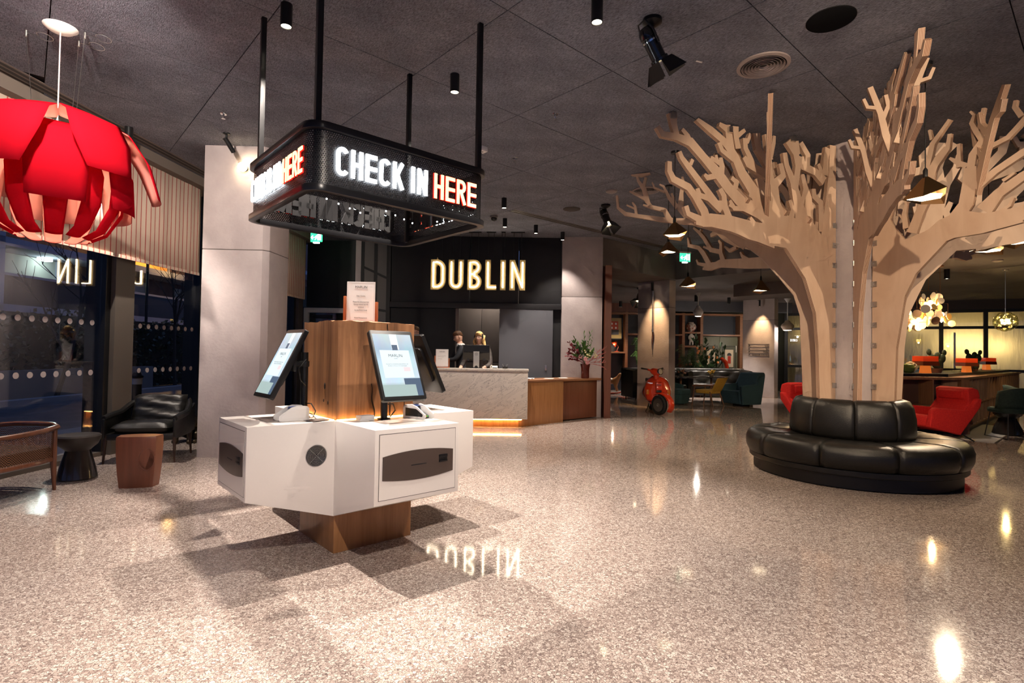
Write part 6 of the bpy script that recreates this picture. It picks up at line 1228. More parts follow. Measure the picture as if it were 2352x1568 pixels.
# upholstered shell chairs (blue, teal, red)
def shell_chair(name, loc, rz, m, label, h=0.88, wd=0.74, cat='armchair', base='plinth', recl=0.24, seat_z=0.40):
    t = thing(name, label, cat, loc, rz); n = 16
    vs = []; fs = []; rows = 9
    for i in range(rows+1):
        u_ = i/rows; z = seat_z-0.06+(h-seat_z+0.06)*u_
        for j in range(n+1):
            a = R(-105+210*j/n); f = math.cos(a/1.0*0.78); top = min(1.0, 0.62+0.50*max(0, f)**1.3); zz = seat_z-0.06+(z-seat_z+0.06)*top
            vs.append((math.sin(a)*wd/2*(1-0.06*u_), 0.05+math.cos(a)*0.33+recl*u_*max(0, math.cos(a)), zz))
    for i in range(rows):
        for j in range(n): k = i*(n+1)+j; fs.append((k, k+1, k+n+2, k+n+1))
    g = G(); g.add(vs, fs); o = g.ob('shell', m, t, smooth='all'); md = o.modifiers.new('t', 'SOLIDIFY'); md.thickness = 0.07; md.offset = -1; s = o.modifiers.new('s', 'SUBSURF'); s.levels = 1; s.render_levels = 1
    g = G(); g.prism(rrect(wd-0.16, 0.58, 0.12, 5), seat_z-0.13, seat_z+0.03, lambda x, y, z: (x, y-0.03, z)); g.ob('seat_cushion', m, t, bev=0.05, seg=3)
    if base == 'plinth':
        g = G(); rs = [[(x*s_, y*s_+0.02, z) for x, y in rrect(wd-0.1, 0.66, 0.14, 5)] for z, s_ in ((0.03, 0.82), (seat_z-0.12, 1.0))]; g.rings(rs); g.ob('body', m, t, smooth=True)
        g = G(); g.lathe([(0.22, 0), (0.22, 0.03)], n=20); g.ob('foot', M_BLKM, t)
    else:
        g = G(); rs = [[(x*s_, y*s_+0.03, z) for x, y in rrect(wd-0.08, 0.62, 0.14, 5)] for z, s_ in ((seat_z-0.24, 0.55), (seat_z-0.10, 0.98))]; g.rings(rs); g.ob('body', m, t, smooth=True)
        for s in (-1, 1): g = G(); g.tube([(s*0.27, -0.42, 0.012), (s*0.22, -0.1, 0.14), (s*0.26, 0.42, 0.012)], 0.012, 8); g.ob('sled_leg', M_BLKM, t, smooth=True)
        g = G(); g.tube([(-0.22, -0.05, 0.14), (0.22, -0.05, 0.14)], 0.012, 8); g.ob('crossbar', M_BLKM, t)
    return t
M_BLUE = noisy('petrol_wool', (0.02, 0.055, 0.085), (0.03, 0.075, 0.11), (40, 40, 40), 0.9); M_TEAL = noisy('teal_wool', (0.02, 0.055, 0.062), (0.03, 0.07, 0.078), (40, 40, 40), 0.9)
M_REDF = noisy('red_wool', (0.55, 0.012, 0.012), (0.66, 0.02, 0.016), (40, 40, 40), 0.85)
t = thing('blue_armchair', 'petrol blue block armchair seen from behind beside the yellow chair', 'armchair', (6.75, 15.2, 0), R(-68)); f_ = lambda a, z, x: (x, -a, z)
g = G(); g.prism([(0.78, 0.06), (0.84, 0.42), (0.30, 0.40), (0.16, 0.90), (-0.08, 0.92), (-0.12, 0.86), (0.10, 0.05)], -0.33, 0.33, f_); g.ob('seat_and_back', M_BLUE, t, bev=0.04, seg=3)
for s in (-1, 1): g = G(); g.prism([(0.76, 0.05), (0.82, 0.56), (0.25, 0.60), (0.12, 0.82), (-0.04, 0.84), (0.10, 0.05)], s*0.40, s*0.32, f_); g.ob('side_panel', M_BLUE, t, bev=0.03, seg=3)
g = G(); g.lathe([(0.22, 0), (0.22, 0.06)], (0, -0.42, 0), 20); g.ob('foot', M_BLKM, t)
shell_chair('teal_armchair', (4.62, 15.2, 0), R(40), M_TEAL, 'teal armchair mostly hidden by the scooter column', 0.62, 0.72)
def scoop_chair(name, loc, rz, label, wd=0.74):
    t = thing(name, label, 'armchair', loc, rz); f = lambda a, z, x: (x, -a, z)
    g = G(); g.prism([(0.98, 0.25), (0.96, 0.40), (0.90, 0.44), (0.42, 0.38), (0.20, 0.62), (0.22, 0.87), (0.12, 0.90), (0.0, 0.86), (-0.03, 0.74), (0.05, 0.58), (0.41, 0.13)], -wd/2+0.07, wd/2-0.07, f); g.ob('seat_shell', M_REDF, t, bev=0.035, seg=3)
    g = G(); g.prism([(0.16, 0.68), (0.24, 0.70), (0.25, 0.84), (0.18, 0.86)], -wd/2+0.14, wd/2-0.14, f); g.ob('head_cushion', M_REDF, t, bev=0.03, seg=3)
    for s in (-1, 1):
        g = G(); g.prism([(1.0, 0.25), (0.95, 0.52), (0.88, 0.57), (0.26, 0.52), (0.10, 0.72), (0.02, 0.72), (0.04, 0.58), (0.42, 0.12)], s*wd/2, s*(wd/2-0.09), f); g.ob('arm', M_REDF, t, bev=0.03, seg=3)
    for s in (-1, 1): g = G(); g.tube([(s*0.30, -0.10, 0.012), (s*0.26, -0.45, 0.20), (s*0.30, -1.02, 0.012)], 0.012, 8); g.ob('sled_leg', M_BLKM, t, smooth=True)
    g = G(); g.tube([(-0.27, -0.45, 0.19), (0.27, -0.45, 0.19)], 0.012, 8); g.ob('crossbar', M_BLKM, t)
scoop_chair('red_armchair', (5.22, 10.1, 0), R(24), 'bright red armchair left of the plywood trunk'); scoop_chair('red_lounge_chair', (7.72, 9.32, 0), R(-82), 'deep red reclined lounge chair in front of the shelving')
# ================================================================== BACK WALL OBJECTS
def poster(x0, x1, z0, z1, y, label, kind):
    t = thing('framed_print', label, 'picture', ((x0+x1)/2, y, (z0+z1)/2)); w_, h_ = (x1-x0)/2, (z1-z0)/2
    fm = M_BLACK if kind == 'house' else M_WHITEP
    for a, b in (((-w_, -h_), (w_, -h_+0.03)), ((-w_, h_-0.03), (w_, h_)), ((-w_, -h_), (-w_+0.03, h_)), ((w_-0.03, -h_), (w_, h_))): g = G(); g.b2((a[0], -0.03, a[1]), (b[0], 0, b[1])); g.ob('frame_bar', fm, t)
    g = G(); g.b2((-w_+0.02, -0.012, -h_+0.02), (w_-0.02, -0.004, h_-0.02)); g.ob('print', mat('ochre_print', (0.30, 0.20, 0.07), 0.4) if kind == 'house' else M_BLACK, t)
    if kind == 'house':
        g = G(); g.b2((-0.17, -0.016, -0.05), (0.15, -0.012, 0.26)); g.ob('printed_house', mat('brick_print', (0.42, 0.06, 0.03), 0.6), t); g = G(); g.b2((-0.17, -0.016, -0.24), (0.17, -0.012, -0.05)); g.ob('printed_shopfront', M_INK, t)
        for x in (-0.09, 0.06):
            for z in (0.15, 0.0): g = G(); g.b2((x-0.03, -0.019, z-0.02), (x+0.03, -0.016, z+0.05)); g.ob('printed_window', M_PAPER, t)
poster(3.50, 4.10, 1.92, 2.74, 20.24, 'ochre framed print of a red brick shopfront', 'house'); poster(4.80, 5.4, 2.2, 2.85, 20.68, 'dark print in pale frame behind the scooter column', 'dark')
def arm_lamp(loc, rz, m, label):
    t = thing('table_lamp', label, 'lamp', loc, rz); g = G(); g.lathe([(0.09, 0), (0.09, 0.015), (0.02, 0.02)], n=18); g.ob('foot', m, t, smooth=True); g = G(); g.tube([(0, 0, 0.02), (0.06, 0, 0.18), (-0.03, 0, 0.32)], 0.010, 6); g.ob('arm', m, t)
    g = G(); g.lathe([(0.03, 0.10), (0.06, 0.08), (0.12, -0.06)], n=18, cap=False); q = g.ob('shade', m, t, smooth='all'); q.location = (-0.08, 0, 0.30); q.rotation_euler = (0, R(50), 0); q.modifiers.new('t', 'SOLIDIFY').thickness = 0.006
    g = G(); g.ball((-0.10, 0, 0.28), 0.03, 8, 6); g.ob('bulb', emis('small_bulb', (1.0, 0.75, 0.5), 15), t); return t
arm_lamp((3.95, 20.45, 1.46), 0, mat('orange_red_enamel', (0.5, 0.05, 0.015), 0.3), 'orange red desk lamp on shelf under the shopfront print'); point((3.8, 20.3, 1.70), 5, WARM, 0.03)
arm_lamp((6.62, 20.45, 1.05), R(180), M_BLKM, 'black desk lamp on low shelf behind the big plant'); point((6.8, 20.3, 1.25), 6, WARM, 0.03)
t = thing('patterned_vase', 'round patterned vase on upper bookcase shelf', 'vase', (6.73, 20.45, 2.24)); g = G(); g.lathe([(0.08, 0), (0.17, 0.10), (0.19, 0.20), (0.15, 0.30), (0.09, 0.34), (0.10, 0.37)], n=24); g.ob('pot', noisy('imari_glaze', (0.5, 0.45, 0.38), (0.22, 0.05, 0.03), (12, 12, 12), 0.3, lo=0.5, hi=0.55), t, smooth=True)
def figure(x, y, z, label, s=1.0):
    t = thing('figurine', label, 'figurine', (x, y, z)); t.scale = (s,)*3; mm = mat('pale_plaster', (0.5, 0.45, 0.38), 0.6)
    skin_mesh('body', [(0, 0, .22), (0, 0, .36), (0, 0, .44), (0, 0, .50), (.10, -.02, .34), (.10, -.06, .22), (-.10, -.02, .34), (-.10, -.06, .22), (.05, 0, .12), (.055, 0, .01), (-.05, 0, .12), (-.055, 0, .01)], [(0, 1), (1, 2), (2, 3), (1, 4), (4, 5), (1, 6), (6, 7), (0, 8), (8, 9), (0, 10), (10, 11)], [.07, .075, .035, .055, .03, .025, .03, .025, .04, .035, .04, .035], mm, t, 1)
figure(6.76, 20.5, 1.735, 'small pale plaster figure on the middle bookcase shelf'); figure(8.85, 20.5, 1.735, 'pale plaster figure beside the sign column', 0.9)
t = thing('rocking_horse', 'carved rocking horse at the foot of the dark panel', 'rocking horse', (3.35, 18.6, 0), R(70)); mh = mat('toy_wood', (0.30, 0.13, 0.05), 0.4)
skin_mesh('body', [(0, .25, .42), (0, 0, .42), (0, -.22, .45), (0, -.32, .60), (0, -.36, .70), (0, -.48, .64), (.08, -.22, .25), (.09, -.28, .10), (-.08, -.22, .25), (-.09, -.28, .10), (.08, .27, .25), (.09, .32, .10), (-.08, .27, .25), (-.09, .32, .10), (0, .36, .36)], [(0, 1), (1, 2), (2, 3), (3, 4), (4, 5), (2, 6), (6, 7), (2, 8), (8, 9), (0, 10), (10, 11), (0, 12), (12, 13), (0, 14)], [.11, .10, .11, .07, .065, .04, .04, .025, .04, .025, .045, .025, .045, .025, .02], mh, t, 1, 1)
for s in (-1, 1): g = G(); g.tube([(s*.10, -.55, .12), (s*.10, -.3, .045), (s*.10, 0, .022), (s*.10, .3, .045), (s*.10, .55, .12)], 0.02, 8); g.ob('rocker', mat('red_rocker', (0.35, 0.04, 0.02), 0.4), t, smooth=True)
g = G(); g.ball((0, 0.02, 0.50), (0.12, 0.16, 0.06)); g.ob('saddle', mat('toy_saddle', (0.55, 0.5, 0.42), 0.5), t, smooth='all')
t = thing('red_light_box', 'vertical red lit sign half hidden by the scooter column', 'lit sign', (4.72, 19.3, 0)); g = G(); g.b2((-0.12, -0.08, 0), (0.12, 0.08, 0.3)); g.ob('pedestal', M_BLKM, t, bev=0.01)
g = G(); g.b2((-0.10, -0.06, 0.3), (0.10, 0.06, 1.75)); g.ob('box', mat('red_lit_plastic', (0.4, 0.01, 0.02), 0.3, emit=(1, 0.02, 0.03), es=0.9), t, bev=0.01); g = G(); g.lathe([(0.10, 1.75), (0.11, 1.85), (0.06, 1.98)], n=18); g.ob('cap', M_BLKM, t, smooth=True)
for i in range(6): g = G(); g.b2((-0.05, -0.066, 0.6+0.18*i), (0.03, -0.061, 0.71+0.18*i)); g.ob('white_mark', M_PAPER, t)
t = thing('red_sculpture', 'bright red curved object standing behind the tufted sofa', 'sculpture', (7.55, 19.2, 0)); g = G(); g.lathe([(0.15, 0), (0.15, 0.03), (0.03, 0.06)], n=18); g.ob('foot', M_SRED, t); g = G(); g.tube([(0, 0, 0.05), (0.05, 0, 0.6), (0.06, 0, 0.95), (0.0, 0, 1.15), (-0.14, 0, 1.26), (-0.2, 0, 1.24)], [0.03, 0.05, 0.06, 0.07, 0.07, 0.04], 10); g.ob('neck', M_SRED, t, smooth='all')
def palm(x, y, hh, n, label, seed, ml):
    t = thing('potted_palm', label, 'plant', (x, y, 0)); rn = random.Random(seed); g = G(); g.lathe([(0.16, 0), (0.2, 0.3), (0.19, 0.3), (0.15, 0.02)], n=20); g.ob('pot', M_CER, t, smooth=True)
    for i in range(n):
        a = 2*PI*i/n+rn.uniform(-.3, .3); L_ = rn.uniform(0.55, 0.9); h1 = hh*rn.uniform(0.55, 1.0); pts = [Vector((0, 0, 0.28)), Vector((0.12*math.cos(a), 0.12*math.sin(a), h1*0.7)), Vector((0.45*L_*math.cos(a), 0.45*L_*math.sin(a), h1)), Vector((L_*math.cos(a)*0.8, L_*math.sin(a)*0.8, h1*0.86))]
        g = G(); g.tube(pts, [0.008, 0.006, 0.004, 0.002], 5)
        for k in range(18):
            f = k/18; p = pts[1].lerp(pts[2], f*1.5) if f < 0.66 else pts[2].lerp(pts[3], (f-.66)*3); d = Vector((-math.sin(a), math.cos(a), 0))
            for s in (-1, 1): e = (d*s+Vector((math.cos(a), math.sin(a), -0.3))*0.6).normalized()*0.24*(1-0.5*f); g.add([p, p+e*0.5+Vector((0, 0, 0.012)), p+e, p+e*0.5-Vector((0, 0, 0.012))], [(0, 1, 2, 3)])
        g.ob('frond', ml, t)
palm(4.6, 18.9, 2.0, 9, 'potted palm lit behind the scooter column', 1, MG1); palm(6.35, 19.3, 2.0, 11, 'large dark palm in front of the olive doors', 2, MG2)
t = thing('leafy_shrub', 'dark leafy plant with orange blossoms before the olive doors', 'plant', (6.95, 19.4, 0)); g = G(); g.lathe([(0.16, 0), (0.2, 0.35), (0.19, 0.35)], n=20); g.ob('pot', M_CER, t, smooth=True); rn = random.Random(8)
for i in range(14): leafy(t, 'branch', (0, 0, 0.3), (rn.uniform(-.6, .6), rn.uniform(-.3, .3), rn.uniform(0.9, 2.0)), MG2, 16, 0.22, 0.05, 100+i)
for i in range(9): g = G(); g.ball((rn.uniform(-.5, .4), -0.3, rn.uniform(.9, 1.7)), (0.04, 0.03, 0.05), 8, 6); g.ob('blossom', mat('orange_bloom', (0.7, 0.25, 0.08), 0.6), t, smooth='all')
# ceramic pendants
def white_pendant(x, y, z, s, c, label, zt=HL):
    t = thing('ceramic_pendant', label, 'pendant lamp', (x, y, z), 0, 'ceramic pendant lamps'); t.scale = (s, s, 1)
    g = G(); g.lathe([(0.10, 0), (0.115, 0.015), (0.125, 0.05), (0.155, 0.10), (0.16, 0.14), (0.13, 0.20), (0.075, 0.26), (0.06, 0.31), (0.02, 0.33)], n=28); g.ob('shade', mat(c+'_ceramic', {'white': (0.55, 0.56, 0.6), 'beige': (0.42, 0.36, 0.28)}[c], 0.35), t, smooth=True)
    g = G(); g.lathe([(0.09, -0.004), (0.095, 0.006)], n=24); g.ob('lens', M_LAMPW, t); g = G(); g.tube([(0, 0, 0.32), (0, 0, zt-z)], 0.012, 6); g.ob('cord', mat('white_cord', (0.6, 0.6, 0.62), 0.5), t); g = G(); g.lathe([(0.02, zt-z-0.12), (0.09, zt-z)], n=18); g.ob('ceiling_rose', mat('white_ceramic', (0.55, 0.56, 0.6), 0.35), t, smooth=True)
    point((x, y, z-0.05), 30, NEUT, 0.03)
white_pendant(5.68, 16.6, 2.56, 0.95, 'white', 'white ceramic bulb pendant above the lounge tables'); white_pendant(8.2, 19.0, 2.14, 0.6, 'white', 'small white ceramic pendant left of sign column'); white_pendant(9.05, 17.85, 2.24, 1.25, 'beige', 'beige ceramic pendant between sign column and plywood trunk')
# baton on the scooter column, direction sign on the other one
fc = Vector((*o3, 0)) + V2*0.45 - U2*0.05
t = thing('wall_baton', 'slim steel pipe with dark tip fixed to scooter column', 'pipe', tuple(fc)); g = G(); g.tube([(0.05, 0, 3.4), (0.0, 0, 3.2), (0, 0, 3.05), (0, 0, 1.95)], 0.022, 10); g.ob('pipe', M_STEEL, t, smooth=True); g = G(); g.tube([(0, 0, 1.95), (0, 0, 1.62)], [0.018, 0.003], 8); g.ob('tip', M_WALN, t)
for z in (2.85, 1.97): g = G(); g.lathe([(0.034, z), (0.034, z+0.04)], n=12); g.ob('collar', M_STEEL, t)
fs_ = Vector((*o4, 0)) + V2*0.52 - U2*0.004
t = thing('direction_sign', 'black lettered direction sign on the concrete column', 'sign', tuple(fs_), UA-PI/2)
for i, (s, z) in enumerate((('Lifts', 1.70), ('Bar', 1.60), ('Buffet', 1.50), ('External Terrace', 1.40))):
    text('line', s, 0.075, M_INK, t, (0.36, -0.004, z), align='RIGHT', ext=0.001, bold=0.001, sx=1.1); g = G(); g.prism([(-0.33, z+0.025), (-0.305, z+0.0), (-0.28, z+0.025), (-0.305, z+0.05)], -0.004, 0, lambda a, b, c: (a, c, b)); g.ob('bullet', M_INK, t)
for z in (1.78, 1.68, 1.58, 1.48, 1.38): g = G(); g.b2((-0.34, -0.004, z-0.006), (0.36, 0, z+0.004)); g.ob('rule', M_INK, t)
# ================================================================== BAR SHELVING ON THE RIGHT
bs = thing('shelf_counter', 'oak shelving counter with angled corner below the orange lamps', 'counter', (8.25, 9.9, 0)); M_SHB = mat('shelf_back', (0.075, 0.04, 0.03), 0.6); M_SHO = woodmat('shelf_oak', (0.17, 0.08, 0.04), (0.26, 0.13, 0.065), 'z', 0.45)
def run(a, ln, first, div):
    A = Matrix.Rotation(a, 3, 'Z'); tf = lambda x, y, z: tuple(A @ Vector((x, y, z)))
    def bx(nm, m, x0, x1, y0, y1, z0, z1): g = G(); g.prism([(x0, y0), (x1, y0), (x1, y1), (x0, y1)], z0, z1, tf); return g.ob(nm, m, bs)
    s = 1 if ln > 0 else -1; d = 0.34
    bx('top_board', M_SHO, 0, ln, 0, 1.0*1, 0.985, 1.03); bx('kick', M_BLKM, 0, ln, 0.04, d, 0, 0.09); bx('back_panel', M_SHB, 0, ln, d-0.02, d, 0.09, 0.985); bx('bottom_shelf', M_SHO, 0, ln, 0.002, d, 0.09, 0.12); bx('middle_shelf', M_SHO, 0, ln, 0.004, d, 0.50, 0.525)
    bx('black_ledge', M_BLKM, 0.1*s, ln, 0.25, 1.0, 1.031, 1.085)
    x = first
    while abs(x) < abs(ln): bx('divider', M_SHO, x, x+0.03*s, 0.003, d, 0.12, 0.985); x += div*s
run(R(3), -2.2, 0.0, 0.58); run(UA, 8.8, 0.0, 0.42)
g = G(); g.b2((-0.07, -0.012, 0.0), (0.08, 0.10, 1.0)); g.ob('corner_post', M_SHO, bs)
def cube_lamp(x, y, z, s, label):
    t = thing('orange_lamp', label, 'lamp', (x, y, z), R(6), 'orange table lamps'); t.scale = (s,)*3; mo = mat('orange_acrylic', (0.55, 0.05, 0.008), 0.3, emit=(1.0, 0.06, 0.01), es=0.22); mb = mat('orange_glow', (0.6, 0.15, 0.03), 0.3, emit=(1.0, 0.22, 0.03), es=0.45); md_ = mat('brown_acrylic', (0.12, 0.025, 0.01), 0.25)
    g = G(); rs = [[(x*w_, y*w_, z_) for x, y in ((-1, -.8), (1, -.8), (1, .8), (-1, .8))] for z_, w_ in ((0, 0.085), (0.16, 0.07))]; g.rings(rs); g.ob('foot', mb, t)
    g = G(); rs = [[(x*w_, y*w_, z_) for x, y in ((-1, -.8), (1, -.8), (1, .8), (-1, .8))] for z_, w_ in ((0.16, 0.19), (0.25, 0.18))]; g.rings(rs); g.ob('lower_shade', md_, t); g = G(); g.b2((-0.175, -0.14, 0.25), (0.175, 0.14, 0.36)); g.ob('upper_shade', mo, t, bev=0.004)
cube_lamp(8.08, 10.62, 1.085, 0.92, 'orange acrylic lamp nearest the plywood trunk'); cube_lamp(10.0, 11.95, 1.085, 0.85, 'orange acrylic lamp in the middle of bar counter'); cube_lamp(13.67, 15.65, 1.085, 0.95, 'farthest orange lamp behind the cactus')
point((8.1, 10.5, 1.7), 8, (1, 0.45, 0.2), 0.1)
t = thing('green_vase', 'round green glazed vase on black ledge', 'vase', (7.62, 10.45, 1.086)); g = G(); g.lathe([(0.05, 0), (0.10, 0.04), (0.115, 0.10), (0.09, 0.16), (0.05, 0.18)], n=20); g.ob('pot', mat('moss_glaze', (0.10, 0.13, 0.03), 0.3), t, smooth=True)
t = thing('wicker_ball', 'pale wound ball lamp beside the green vase', 'ornament', (7.82, 10.65, 1.086)); g = G()
for k in range(16): a = k*0.8; ax = Vector((math.cos(a), math.sin(a*1.7), math.cos(a*0.6))).normalized(); e1 = ax.orthogonal().normalized(); e2 = ax.cross(e1); g.tube([Vector((0, 0, 0.11))+(e1*math.cos(R(q))+e2*math.sin(R(q)))*0.105 for q in range(0, 361, 24)], 0.005, 5, False)
g.ob('windings', mat('pale_wicker', (0.6, 0.5, 0.36), 0.6), t, smooth='all')
def cactus(x, y, z, label, seed, s=1.0):
    t = thing('cactus', label, 'plant', (x, y, z)); t.scale = (s,)*3; rn = random.Random(seed); g = G(); g.lathe([(0.07, 0), (0.10, 0.08), (0.09, 0.08)], n=16); g.ob('pot', mat('terracotta_dark', (0.16, 0.07, 0.04), 0.6), t, smooth=True)
    pads = [((0, 0, 0.17), 0.09), ((-0.10, 0, 0.27), 0.065), ((0.10, 0, 0.26), 0.07), ((-0.14, 0.0, 0.38), 0.05), ((0.14, 0, 0.37), 0.045), ((0.02, 0, 0.31), 0.06)]
    for c, r in pads: g = G(); g.ball(c, (r, r*0.4, r*1.2), 10, 8, Matrix.Rotation(rn.uniform(-.4, .4), 3, 'Y')); g.ob('pad', mat('cactus_green', (0.014, 0.026, 0.013), 0.6), t, smooth='all')
cactus(8.52, 10.9, 1.086, 'tall cactus standing behind the nearest orange lamp', 1, 1.1); cactus(12.7, 14.95, 1.086, 'branching cactus in front of the farthest orange lamp', 2, 1.3); cactus(11.3, 13.25, 1.086, 'small cactus left of the branching cactus', 3, 0.6)
bb = thing('bar_bench', 'dark bench behind the bar ledge', 'bench', (8.25, 9.9, 0), UA)
g = G(); g.b2((0.55, 1.08, 0), (4.15, 1.62, 1.04)); g.ob('base', M_BLKM, bb, bev=0.01)
for i in range(4):
    g = G(); g.b2((0.57+0.9*i, 1.06, 1.045), (1.43+0.9*i, 1.60, 1.125)); g.ob('cushion', mat('navy_velvet', (0.012, 0.03, 0.055), 0.7), bb, bev=0.03)
# disc chandeliers and globe lamps
def disc_chandelier(x, y, z, seed, label):
    t = thing('disc_chandelier', label, 'chandelier', (x, y, z), 0, 'disc chandeliers'); rn = random.Random(seed); mc = mat('copper', (0.5, 0.22, 0.10), 0.3, 1.0); dm = [mat('amber_disc', (0.75, 0.42, 0.10), 0.3, emit=(1.0, 0.55, 0.12), es=0.15), mat('smoke_disc', (0.10, 0.07, 0.05), 0.2), mat('milk_disc', (0.7, 0.6, 0.45), 0.3, emit=(1.0, 0.75, 0.45), es=0.12)]
    g = G(); g.tube([(-0.16, 0, -0.1), (-0.16, 0, 0.26), (0.16, 0, 0.26), (0.16, 0, -0.1)], 0.005, 6); g.tube([(0, 0, 0.26), (0, 0, HL-z)], 0.004, 6); g.tube([(-0.2, 0, 0.05), (0.2, 0, 0.05)], 0.004, 6); g.tube([(0, -0.2, -0.02), (0, 0.2, -0.02)], 0.004, 6); g.ob('frame', mc, t); g = G(); g.lathe([(0.06, HL-z-0.03), (0.06, HL-z)], n=16); g.ob('ceiling_cup', mc, t)
    for i in range(15):
        g = G(); r = rn.uniform(0.055, 0.085); g.lathe([(r, 0), (r, 0.005)], n=20); o = g.ob('glass_disc', dm[rn.choice((0, 0, 1, 2, 2))], t); o.location = (rn.uniform(-.2, .2), rn.uniform(-.12, .12), rn.uniform(-.18, .2)); o.rotation_euler = (R(90)+rn.uniform(-.3, .3), 0, rn.uniform(-.8, .8))
    g = G()
    for c in ((-.05, 0, 0), (.06, .03, .04), (0, -.02, -.06)): g.ball(c, 0.045, 12, 8)
    g.ob('bulbs', emis('chandelier_bulb', (1.0, 0.66, 0.28), 7), t, smooth='all'); point((x+0.02, y-0.05, z-0.11), 30, (1, 0.66, 0.32), 0.03)
disc_chandelier(8.05, 10.5, 2.42, 1, 'glowing amber disc chandelier, highest of the cluster'); disc_chandelier(8.05, 10.8, 2.10, 2, 'glowing disc chandelier with dark lower discs, left of cluster'); disc_chandelier(8.75, 11.1, 2.24, 3, 'glowing amber disc chandelier, right of the cluster'); disc_chandelier(7.45, 11.2, 2.1, 4, 'disc chandelier half hidden behind the trunk')
def globe(x, y, z, r, label):
    t = thing('globe_pendant', label, 'pendant lamp', (x, y, z), 0, 'green glass globe pendants'); rn = random.Random(3)
    for i in range(26):
        th = math.acos(1-2*(i+.5)/26); ph = i*2.4; d = Vector((math.sin(th)*math.cos(ph), math.sin(th)*math.sin(ph), math.cos(th)))
        g = G(); g.lathe([(r*0.36, -0.02), (r*0.24, 0.004), (r*0.06, 0.016)], n=14, cap=False); o = g.ob('glass_petal', glassmat('green_gold_glass', (0.85, 0.85, 0.55), 0.2, 0.05), t, smooth='all'); o.location = d*r*0.95; o.rotation_euler = d.to_track_quat('Z', 'Y').to_euler()
    g = G()
    for i in range(6): a = i*PI/3; g.ball((0.06*math.cos(a), 0.06*math.sin(a), 0.03*(-1)**i), 0.032, 10, 8)
    g.ob('bulbs', emis('globe_bulb', (1.0, 0.68, 0.30), 10), t, smooth='all'); g = G(); g.tube([(0, 0, 0.02), (0, 0, HL-z)], 0.006, 6); g.ob('cord', M_STEEL, t); g = G(); g.lathe([(0.05, HL-z-0.02), (0.06, HL-z)], n=16); g.ob('ceiling_cup', M_STEEL, t)
    point((x, y, z-0.09), 26, (1, 0.72, 0.4), 0.03)
globe(10.45, 11.5, 2.18, 0.21, 'greenish glass petal globe pendant before the glazed wall'); globe(11.9, 12.3, 2.0, 0.20, 'second glass petal globe pendant at right picture edge')
# green chairs, stool, trunk, rug
M_GRN = noisy('bottle_green_velvet', (0.014, 0.030, 0.024), (0.024, 0.045, 0.036), (30, 30, 30), 0.75)
def green_chair(x, y, rz, label):
    t = thing('green_chair', label, 'chair', (x, y, 0), rz, 'bottle green chairs'); n = 12; vs = []; fs = []
    for i in range(7):
        for j in range(n+1):
            a = R(-80+160*j/n); z = 0.52+0.36*i/6; vs.append((math.sin(a)*0.33, 0.02+math.cos(a)*0.22+0.06*i/6, z-(0.06 if i > 4 else 0)*abs(math.sin(a))**3))
    for i in range(6):
        for j in range(n): k = i*(n+1)+j; fs.append((k, k+1, k+n+2, k+n+1))
    g = G(); g.add(vs, fs); o = g.ob('backrest', M_GRN, t, smooth='all'); md = o.modifiers.new('t', 'SOLIDIFY'); md.thickness = 0.045
    g = G(); g.prism(rrect(0.56, 0.52, 0.14, 5), 0.44, 0.53); g.ob('seat', M_GRN, t, bev=0.03)
    for sx in (-1, 1):
        for sy in (-1, 1): g = G(); g.tube([(sx*0.26, sy*0.25, 0), (sx*0.21, sy*0.19, 0.44)], 0.008, 6); g.ob('leg', M_BLKM, t)
        g = G(); g.tube([(sx*0.26, -0.25, 0.008), (sx*0.26, 0.25, 0.008)], 0.008, 6); g.ob('sled_bar', M_BLKM, t)
green_chair(8.78, 9.55, R(176), 'bottle green chair seen from behind on the rug'); green_chair(9.75, 10.35, R(60), 'second bottle green chair at the right picture edge')
t = thing('ceramic_stool', 'dark glazed pedestal stool under the green chair', 'stool', (9.12, 10.0, 0)); g = G(); g.lathe([(0.21, 0), (0.225, 0.02), (0.20, 0.12), (0.14, 0.26), (0.13, 0.30)], n=32); g.ob('foot', M_CER, t, smooth=True); g = G(); g.lathe([(0.13, 0.30), (0.20, 0.36), (0.225, 0.42), (0.21, 0.44)], n=32); g.ob('seat', M_CER, t, smooth=True)
for i, (z0, z1, sx) in enumerate(((0, 0.2, 0.32), (0.205, 0.40, 0.30))):
    t = thing('woven_suitcase', ['lower red-brown woven suitcase on the rug', 'upper red-brown woven suitcase in the stack'][i], 'suitcase', (10.55, 10.85, z0+0.006), UA, 'woven suitcases'); g = G(); g.b2((-sx, -0.22, 0), (sx, 0.22, z1-z0-0.02)); g.ob('case', noisy('woven_red_leather', (0.20, 0.045, 0.025), (0.09, 0.02, 0.012), (40, 40, 40), 0.4, 0.5), t, bev=0.02)
    for x in (-0.2, 0, 0.2): g = G(); g.b2((x-0.02, -0.226, 0.01), (x+0.02, -0.22, z1-z0-0.03)); g.ob('strap', M_WALN, t)
rg = thing('patterned_rug', 'cream and navy geometric rug under the green chair', 'rug', (7.9, 8.9, 0), UA)
g = G(); g.b2((0, 0, 0.001), (3.2, 1.9, 0.006)); g.ob('ground', stripes('rug_weave', (0.42, 0.39, 0.34), (0.30, 0.29, 0.30), 0.05, 0.5, 'x', 0.9), rg)
for i in range(4):
    for j in range(3): g = G(); g.b2((0.02+0.2*((i*2+j) % 3), 0.25+0.28*i+0.09*j, 0.006), (0.20+0.2*((i*2+j) % 3), 0.33+0.28*i+0.09*j, 0.008)); g.ob('navy_block', mat('rug_navy', (0.03, 0.035, 0.06), 0.9) if (i+j) % 2 else mat('rug_ochre', (0.36, 0.27, 0.13), 0.9), rg)
